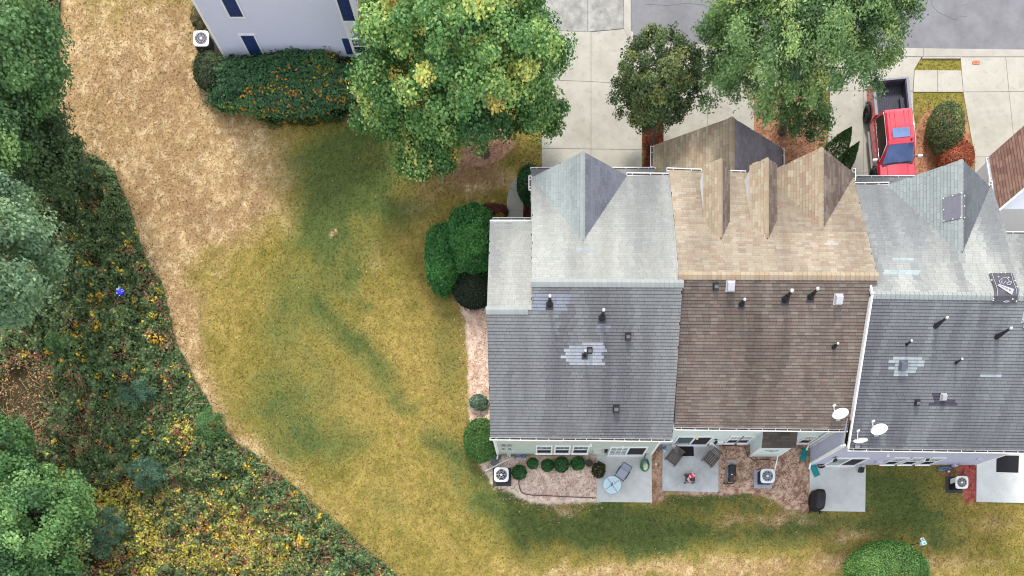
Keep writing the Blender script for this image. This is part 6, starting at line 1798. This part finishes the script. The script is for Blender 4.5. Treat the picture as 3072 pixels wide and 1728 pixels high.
o = m.build('cable', mat('black_cable', (.03, .026, .024), .6)); tag(o, 'black cable running along the foot of the mint wall', 'cable')
c = at(1968, 1392, .0); r = thing('cleanout_cap', (c.x, c.y, 0), 'small pale drain cap in the soil strip between the patios', 'drain cap')
MB().lathe([(.075, 0), (.075, .035), (.055, .045), (.001, .046)], n=16).build('cap', mat('cap_pale', (.55, .56, .52), .6), r, local=True); MB().box((0, 0, .055), (.04, .04, .03)).build('knob', mat('cap_pale', (.55, .56, .52), .6), r, local=True)

# ---------------------------------------------------------------- patio behind the mint wall
WOODG = mat('weathered_wood', (.105, .085, .08), .85, .3, 6, bump=.3, stretch=(1, 8, 1))
def wood_chair(label, px, py, rz, tilt):
    c = at(px, py, .3)
    r = thing('wooden_chair', (c.x, c.y, .06), label, 'chair', 'weathered wooden patio chairs', rz)
    for k in range(5): MB().box((-.22 + .11 * k, -.03, .34), (.09, .52, .022), rx=R(6)).build('seat_slat', WOODG, r, local=True)
    for k in range(7): MB().box((-.24 + .08 * k, .36, .60), (.055, .022, .56), rx=R(-24)).build('back_slat', WOODG, r, local=True)
    MB().box((0, .47, .86), (.62, .04, .06), rx=R(-24)).build('top_rail', WOODG, r, local=True)
    MB().box((0, .26, .40), (.60, .04, .06)).build('back_rail', WOODG, r, local=True)
    MB().box((0, -.28, .32), (.60, .03, .09)).build('front_rail', WOODG, r, local=True)
    for s in (-1, 1):
        MB().box((s * .31, -.02, .56), (.085, .66, .025)).build('armrest', WOODG, r, local=True)
        MB().box((s * .30, -.28, .28), (.05, .06, .56)).build('leg', WOODG, r, local=True); MB().box((s * .30, .30, .28), (.05, .06, .56), rx=R(8)).build('leg', WOODG, r, local=True)
        MB().box((s * .29, .0, .33), (.03, .6, .07)).build('side_rail', WOODG, r, local=True)
wood_chair('weathered slatted wooden chair beside the black doormat on the middle patio', 2020, 1374, R(-38), 0)
wood_chair('weathered slatted wooden chair at the soil edge of the middle patio', 2131, 1378, R(-40), 0)
def doormat(label, poly, group='black doormats on the patios'):
    mb = MB(); mb.prism([tuple(at(px, py, .07).xy) for px, py in poly][::-1], .062, .078)
    o = mb.build('doormat', mat('black_mat', (.012, .011, .015), .95, .3, 30, bump=.5)); tag(o, label, 'doormat', group)
doormat('black doormat in front of the sliding door of the mint house', [(2034, 1336), (2080, 1335), (2082, 1368), (2035, 1369)])
doormat('large black doormat on the patio at the frame edge', [(2990, 1366), (3057, 1367), (3055, 1418), (2989, 1416)])
c = at(2070, 1434, .45); r = thing('side_table', (c.x, c.y, .06), 'small black side table on the middle patio', 'table')
BT = mat('black_wood', (.022, .021, .024), .6, .3)
MB().box((0, 0, .42), (.52, .52, .03)).build('table_top', BT, r, local=True, bevel=.006)
for k in range(2): MB().box((0, -.22 + .44 * k, .445), (.52, .06, .02)).build('top_slat', mat('grey_wood', (.16, .16, .16), .7), r, local=True)
for sx in (-1, 1):
    for sy in (-1, 1): MB().box((sx * .22, sy * .22, .2), (.06, .06, .42)).build('leg', BT, r, local=True)
r = thing('beach_towel', (c.x + .05, c.y + .04, .50), 'crumpled red and white striped towel on the black side table', 'towel', rz=R(38))
TR, TW = mat('towel_red', (.55, .05, .09), .95, .15, 12, bump=.5), mat('towel_pink', (.68, .42, .45), .95, .15, 12, bump=.5)
for k in range(8):
    mb = MB(); x0 = -.26 + .065 * k
    n = 8
    for i in range(n):
        y0, y1 = -.15 + .30 * i / n, -.15 + .30 * (i + 1) / n
        zf = lambda x, y: .02 + .035 * math.sin(x * 14 + y * 9) + .02 * math.sin(y * 23)
        q = [(x0, y0 + .06 * math.sin(x0 * 7), zf(x0, y0)), (x0 + .065, y0 + .06 * math.sin((x0 + .065) * 7), zf(x0 + .065, y0)), (x0 + .065, y1 + .06 * math.sin((x0 + .065) * 7), zf(x0 + .065, y1)), (x0, y1 + .06 * math.sin(x0 * 7), zf(x0, y1))]
        mb.face(q); mb.face([(a_, b_, z_ - .02) for a_, b_, z_ in q][::-1])
    mb.build('stripe', TR if k in (2, 4, 5) else TW, r, local=True)
# barrel smoker
c = at(2196, 1420, .8); r = thing('smoker_grill', (c.x, c.y, 0), 'black rusted smoker grill with side shelf on bare soil', 'grill')
SM = mat('smoker_black', (.02, .02, .026), .45, .4, 5); RU = mat('rust_patch', (.20, .09, .04), .8, .5, 8)
MB().lathe([(.01, -.44), (.20, -.44), (.215, -.40), (.215, .40), (.20, .44), (.01, .44)], (0, 0, .82), 18, M=Matrix.Rotation(R(90), 3, 'X')).build('barrel', SM, r, local=True)
m = MB()
for i in range(5):
    a = R(20 + i * 12); a2 = R(32 + i * 12); m.face([(.218 * math.cos(a), -.40, .82 + .218 * math.sin(a)), (.218 * math.cos(a), -.18, .82 + .218 * math.sin(a)), (.218 * math.cos(a2), -.22, .82 + .218 * math.sin(a2)), (.218 * math.cos(a2), -.40, .82 + .218 * math.sin(a2))])
m.build('rust_panel', RU, r, local=True)
for k in range(4): MB().box((-.33 + .045 * k - .02, 0, .72), (.034, .86, .02)).build('shelf_slat', mat('shelf_grey', (.20, .18, .18), .8), r, local=True)
for k in range(3): MB().box((0, .56 + .07 * k, .74), (.44, .05, .03)).build('shelf_slat', mat('shelf_grey2', (.34, .33, .34), .8), r, local=True)
for sx in (-.2, .2):
    for sy in (-.36, .36): MB().beam((sx * .8, sy, .68), (sx * 1.5, sy * 1.1, 0), .04, .04).build('leg', BLACKM, r, local=True)
MB().beam((-.30, -.46, .10), (.26, -.44, .12), .05, .05).build('axle', BLACKM, r, local=True)
MB().lathe([(.03, 0), (.035, .02), (.001, .03)], (-.06, -.1, 1.03), 10).build('gauge', WHITE, r, local=True)
MB().tube([(-.19, -.22, .93), (-.25, -.22, .95), (-.25, .22, .95), (-.19, .22, .93)], .015, 6).build('handle', GREYM, r, local=True)

# ---------------------------------------------------------------- patio behind the lavender wall
c = at(2461, 1497, .9); r = thing('covered_grill', (c.x, c.y, .06), 'grill under a black fitted cover on the concrete patio', 'grill', rz=R(-4))
m = MB()
secs = [(.0, .38, .58), (.25, .37, .57), (.65, .35, .56), (.85, .31, .54), (.98, .22, .46), (1.04, .10, .34)]
rings = []
for z, hx, hy in secs:
    rings.append([Vector((hx * .92 * (abs(math.cos(a)) ** .55) * (1 if math.cos(a) > 0 else -1) * (1 + .02 * math.sin(a * 7 + z * 9)), hy * (abs(math.sin(a)) ** .6) * (1 if math.sin(a) > 0 else -1), z)) for a in [2 * math.pi * k / 28 + .01 for k in range(28)]])
vs = [p for q in rings for p in q]; fs = []
for i in range(len(rings) - 1):
    for k in range(28): k2 = (k + 1) % 28; fs.append((i * 28 + k, i * 28 + k2, (i + 1) * 28 + k2, (i + 1) * 28 + k))
fs.append(tuple(range((len(rings) - 1) * 28, len(rings) * 28)))
m.raw(vs, fs, sm=True); o = m.build('cover', mat('cover_black', (.012, .012, .016), .55, .3, 5, bump=.8, bscale=5), r, local=True); 
MB().tube([(.39 * math.cos(2 * math.pi * k / 24), .58 * math.sin(2 * math.pi * k / 24), .03) for k in range(25)], .02, 6).build('hem', BLACKM, r, local=True)
for s in (-1, 1): MB().lathe([(.01, -.03), (.08, -.03), (.08, .03), (.01, .03)], (s * .28, -.60, .08), 12, M=Matrix.Rotation(R(90), 3, 'Y')).build('wheel', BLACKM, r, local=True)
x, y = gxy(2460, 1398); r = thing('hose_reel', (x, y, .06), 'tangled black hose at the corner of the lavender patio', 'garden hose')
rng = random.Random(9)
for k in range(5): MB().tube([(rng.uniform(-.03, .03) + (.13 + .02 * k) * math.cos(i * .6 + k), (.08 + .02 * k) * math.sin(i * .6 + k), .03 + .04 * k + .02 * math.sin(i)) for i in range(12)], .018, 6).build('coil', BLACKM, r, local=True)
MB().box((.0, .08, .22), (.26, .14, .12)).build('reel_box', BLACKM, r, local=True, bevel=.02)
x, y = gxy(2579, 1412); r = thing('metal_box', (x, y, .06), 'small black box standing on the lavender patio', 'box', rz=R(-12))
MB().box((0, 0, .14), (.22, .26, .26)).build('body', BLACKM, r, local=True, bevel=.01); MB().box((0, 0, .28), (.24, .28, .02)).build('lid', BLACKM, r, local=True, bevel=.005); MB().beam((.09, .12, .28), (.12, .2, .4), .02, .02).build('handle', BLACKM, r, local=True)
x, y = gxy(2604, 1392); r = thing('garden_ornament', (x, y, 0), 'brown and yellow garden ornament on a stick by the lavender wall', 'ornament')
MB().tube([(0, 0, 0), (.02, 0, .9)], .015, 6).build('stick', BLACKM, r, local=True); MB().lathe([(.01, .86), (.09, .92), (.10, 1.0), (.01, 1.06)], (.02, 0, 0), 10).build('flower', mat('orn_brown', (.34, .16, .06), .6), r, local=True); MB().lathe([(.01, .6), (.06, .64), (.01, .70)], (.05, 0, 0), 8).build('leaf_blade', mat('orn_yellow', (.6, .48, .10), .6), r, local=True)

# ---------------------------------------------------------------- satellite dishes
def dish(label, plane, px, py, face, rad=.42, squash=.86, lnbdir=None):
    z0 = on_plane(px, py, *plane); base = at(px, py, z0.z + .42); base = Vector((base.x, base.y, plane_z(base.x, base.y, *plane) + .02))
    r = thing('satellite_dish', base, label, 'satellite dish', 'satellite dishes on the roofs')
    f = Vector(face).normalized(); up = (Vector((0, 0, 1)) - f * f.z).normalized(); sd2 = f.cross(up)
    c = Vector((0, 0, .46)) + f * .08
    T = lambda u, v, w: c + sd2 * u + up * v + f * w
    m = MB(); nr, ns = 6, 28; vs = []; fs = []
    for back in (0, 1):
        for i in range(nr + 1):
            q = i / nr
            for k in range(ns):
                a = 2 * math.pi * k / ns; vs.append(T(rad * q * math.cos(a) * squash, rad * q * math.sin(a), .10 * q * q - .012 * back))
        b0 = back * (nr + 1) * ns
        for i in range(nr):
            for k in range(ns):
                k2 = (k + 1) % ns; fs.append((b0 + i * ns + k, b0 + i * ns + k2, b0 + (i + 1) * ns + k2, b0 + (i + 1) * ns + k))
    b0 = (nr + 1) * ns
    for k in range(ns):
        k2 = (k + 1) % ns; fs.append((nr * ns + k, nr * ns + k2, b0 + nr * ns + k2, b0 + nr * ns + k))
    m.raw(vs, fs, sm=True); m.build('reflector', mat('dish_white', (.74, .75, .76), .45, .03), r, local=True)
    DW = mat('dish_white', (.74, .75, .76), .45, .03)
    e = T(0, -rad * .55, .52)
    MB().tube([T(0, -rad * .95, .06), T(0, -rad * .85, .30), e], .022, 7).build('feed_arm', DW, r, local=True)
    MB().box(e, (.14, .09, .10), rz=.4).build('feed_horn', DW, r, local=True, bevel=.015); MB().lathe([(.04, 0), (.05, .09), (.01, .1)], e, 10).build('feed_cap', DW, r, local=True)
    MB().tube([(0, 0, 0), (0, 0, .3), tuple(c - f * .05)], .03, 8).build('mast', GREYM, r, local=True)
    n = plane[1]; MB().box((0, 0, .04), (.22, .26, .03), rx=-math.atan2(-n.y, n.z) if False else math.atan2(-n.y, n.z)).build('foot_plate', GREYM, r, local=True)
dish('white satellite dish at the corner of the brown roof', rear2, 2524, 1249, (-.52, .60, .62))
dish('white satellite dish in the open on the blue-grey roof', rear3, 2640, 1296, (-.52, .60, .62))
dish('smaller white satellite dish at the gutter corner of the blue-grey roof', rear3, 2582, 1332, (-.22, .85, .42), rad=.34, squash=.95)

# ---------------------------------------------------------------- tarps on the blue-grey roof
def tarp_grid(name, label, fn, nu, nv, m, lift=.06):
    pts = [[fn(i / nu, j / nv) for i in range(nu + 1)] for j in range(nv + 1)]
    mb = MB()
    for j in range(nv):
        for i in range(nu):
            mb.face([pts[j][i], pts[j][i + 1], pts[j + 1][i + 1], pts[j + 1][i]][::-1])
            mb.face([p + Vector((0, 0, -.012)) for p in (pts[j][i], pts[j][i + 1], pts[j + 1][i + 1], pts[j + 1][i])])
    r = thing(name, pts[0][0], label, 'tarp', 'tarps on the roof')
    mb.build('sheet', m, r)
    return r
def ridge_tarp():
    TM = mat('tarp_charcoal', (.055, .053, .066), .55, .25, 4, bump=.4, bscale=9)
    def base(px, py):
        pf = on_plane(px, py, *front3); 
        pr = on_plane(px, py, *rear3)
        p = pf if pf.z <= plane_z(pf.x, pf.y, *rear3) + 1e-3 else pr
        return p
    TL, TRt, ML, MR, BL_, BR_ = (2964, 822), (3034, 821), (2981, 873), (3052.5, 873), (2976, 909), (3048, 909.5)
    def px_of(u, v):
        if v < .6:
            t = v / .6; a = (TL[0] + (ML[0] - TL[0]) * t, TL[1] + (ML[1] - TL[1]) * t); b_ = (TRt[0] + (MR[0] - TRt[0]) * t, TRt[1] + (MR[1] - TRt[1]) * t)
        else:
            t = (v - .6) / .4; a = (ML[0] + (BL_[0] - ML[0]) * t, ML[1] + (BL_[1] - ML[1]) * t); b_ = (MR[0] + (BR_[0] - MR[0]) * t, MR[1] + (BR_[1] - MR[1]) * t)
        return a[0] + (b_[0] - a[0]) * u, a[1] + (b_[1] - a[1]) * u
    def fn(u, v):
        p = base(*px_of(u, v)); return p + Vector((0, 0, .10 + .012 * math.sin(u * 11 + v * 6)))
    r = tarp_grid('roof_tarp', 'charcoal tarp with a white emblem nailed over the roof ridge', fn, 10, 14, TM)
    PW = mat('print_white', (.34, .34, .40), .6)
    E = lambda x, y: base(2940 + x / 10.35, 780 + y / 10.35) + Vector((0, 0, .125))
    def strip(name, pts, w=.02):
        m = MB()
        for a, b_ in zip(pts[:-1], pts[1:]): m.beam(E(*a), E(*b_), w, .006)
        m.build(name, PW, r)
    strip('emblem_ring', [(640, 600), (780, 570), (860, 680), (830, 740)], .024); strip('emblem_ring', [(640, 600), (545, 690), (590, 770)], .024)
    strip('emblem_mark', [(640, 640), (620, 740), (680, 770), (760, 680)], .024); strip('emblem_mark', [(780, 740), (850, 720), (930, 700), (900, 790), (800, 800), (780, 740)], .03)
    m = MB(); q = [E(500, 825), E(545, 775), E(1010, 935), E(945, 1120)]; m.face(q[::-1]); m.face([p_ - Vector((0, 0, .004)) for p_ in q]); m.build('emblem_banner', PW, r)
    rng = random.Random(12); m = MB(); TD = mat('tarp_print_dark', (.05, .05, .075), .6)
    for k in range(9):
        t = .06 + .10 * k; a = Vector((535 + 430 * t, 800 + 190 * t)); h_ = 14 + 42 * t
        m.beam(E(a.x - h_ * .15, a.y - h_ * .3) + Vector((0, 0, .008)), E(a.x + h_ * .1, a.y + h_ * .9) + Vector((0, 0, .008)), .018, .005)
        if k % 2: m.beam(E(a.x + h_ * .1, a.y + h_ * .9) + Vector((0, 0, .008)), E(a.x + h_ * .5, a.y + h_ * .5) + Vector((0, 0, .008)), .016, .005)
    m.build('emblem_lettering', TD, r)
    strip('printed_line', [(330, 450), (390, 640), (470, 860), (500, 1000), (480, 1150)], .02); strip('printed_line', [(920, 450), (985, 690), (1085, 960), (1095, 1080)], .02)
    strip('emblem_mark', [(680, 1330), (770, 1300), (870, 1310), (790, 1340), (680, 1330)], .03)
    for x, y in ((250, 432), (615, 430), (740, 430), (525, 555), (840, 575), (320, 655), (1040, 680), (1105, 865), (375, 1225), (365, 1285), (970, 1245), (1080, 1315)):
        p = E(x, y); MB().box(p, (.045, .045, .016), rz=.4).build('batten', WHITE, r)
ridge_tarp()
def gable_tarp():
    p, q, L_, R_ = G3; pl = plane3(p, q, L_); pr = plane3(p, q, R_)
    TM = mat('membrane_grey', (.115, .115, .145), .6, .12, 4)
    corners = [(2829, 596), (2885, 579), (2884, 656), (2831, 667)]
    def fn(u, v):
        if u <= .86:
            t = u / .86
            a = Vector(corners[0]).lerp(Vector(corners[3]), v); b_ = Vector(corners[1]).lerp(Vector(corners[2]), v); s_ = a.lerp(b_, t)
            x = on_plane(s_.x, s_.y, *pl); return x + pl[1] * .065
        b_ = Vector((885 + 2000, 579)).lerp(Vector((2884, 656)), v); x0 = on_plane(b_.x, b_.y, *pl); x0.x = p.x
        t = (u - .86) / .14; x = Vector((p.x + .16 * t, x0.y, 0)); x.z = plane_z(x.x, x.y, *pr); return x + Vector((0, 0, .085))
    r = tarp_grid('roof_tarp', 'plain grey membrane patch wrapped over the gable ridge', fn, 10, 8, TM)
    for u, v in ((.02, .02), (.45, .02), (.84, .02), (.02, .5), (.02, .97), (.45, .97), (.84, .97), (.99, .1), (.99, .5), (.99, .95)):
        MB().box(fn(u, v) + Vector((0, 0, .012)), (.04, .04, .014), rz=.3).build('batten', WHITE, r)
gable_tarp()

# ---------------------------------------------------------------- small things on the ground
c = at(362, 877, 1.1); r = thing('blue_ball', (c.x, c.y, .92), 'shiny blue ball caught in the ivy', 'ball')
m = MB(); m.lathe([(.001, -.21), (.08, -.195), (.15, -.15), (.20, -.07), (.21, 0), (.20, .07), (.15, .15), (.08, .195), (.001, .21)], (0, 0, .22), 20); m.build('ball', mat('blue_foil', (.015, .03, .62), .2, .3, 6, coat=.5), r, local=True)
rng = random.Random(3)
m = MB()
for k in range(14):
    d = Vector((rng.gauss(0, 1), rng.gauss(0, 1), abs(rng.gauss(0, 1)) + .3)).normalized(); m.box(Vector((0, 0, .22)) + d * .212, (.045, .035, .03), rz=rng.random() * 3)
m.build('spots', WHITE, r, local=True)
x, y = gxy(2716, 1638); r = thing('bird_feeder', (x, y, 0), 'pale blue bird feeder with white bracket on a thin dark pole', 'bird feeder')
MB().tube([(0, 0, 0), (0, 0, 1.9)], .018, 6).build('pole', BLACKM, r, local=True)
MB().box((.06, -.02, 2.0), (.24, .20, .26), rz=.3).build('box', mat('feeder_blue', (.35, .62, .68), .5), r, local=True, bevel=.02); MB().box((.07, -.03, 2.14), (.10, .08, .02), rz=.3).build('panel', mat('feeder_teal', (.05, .22, .30), .4), r, local=True)
MB().tube([(-.10, .12, 2.12), (-.12, .22, 2.14), (.02, .24, 2.14), (.08, .14, 2.12), (-.10, .12, 2.12)], .018, 6).build('bracket', WHITE, r, local=True)
x, y = gxy(2927, 189); r = thing('utility_cover', (x, y, .035), 'orange-brown oval utility cover in the pale driveway', 'utility cover')
m = MB(); pts = [(.13 * math.copysign(1, math.cos(a)) * (1 if abs(math.cos(a)) > .01 else 0) + .09 * math.cos(a), .11 * math.sin(a)) for a in [2 * math.pi * k / 28 for k in range(28)]]
m.prism(pts, 0, .02); m.build('lid', mat('terracotta', (.42, .17, .09), .8, .15, 8), r, local=True); MB().box((0, 0, .022), (.08, .03, .012)).build('lug', mat('terracotta_dark', (.25, .09, .05), .8), r, local=True)
# scattered pale bits on the lawn: mushrooms and petals, far too many to count
rng = np.random.default_rng(8); n = 120
X = rng.uniform(-20, 2, n); Y = rng.uniform(2.5, 25, n); PX, PY = XN + X * SC, YN - Y * SC
k = (poly_sdf(PX, PY, WOODS) > 30)
for pv in PAVED: k &= poly_sdf(PX, PY, pv) > 20
X, Y = X[k], Y[k]; n = len(X)
o = foliage('fallen_petals', np.stack([X, Y, np.full(n, .05)], -1), np.tile([0, 0, 1.0], (n, 1)) + rng.normal(size=(n, 3)) * .2, rng.uniform(.035, .075, n), np.tile(A((240, 232, 214)), (n, 1)), m=BLADEM, aspect=.9, rng=rng)
tag(o, 'tiny pale bits scattered over the lawn', 'litter', kind='stuff')
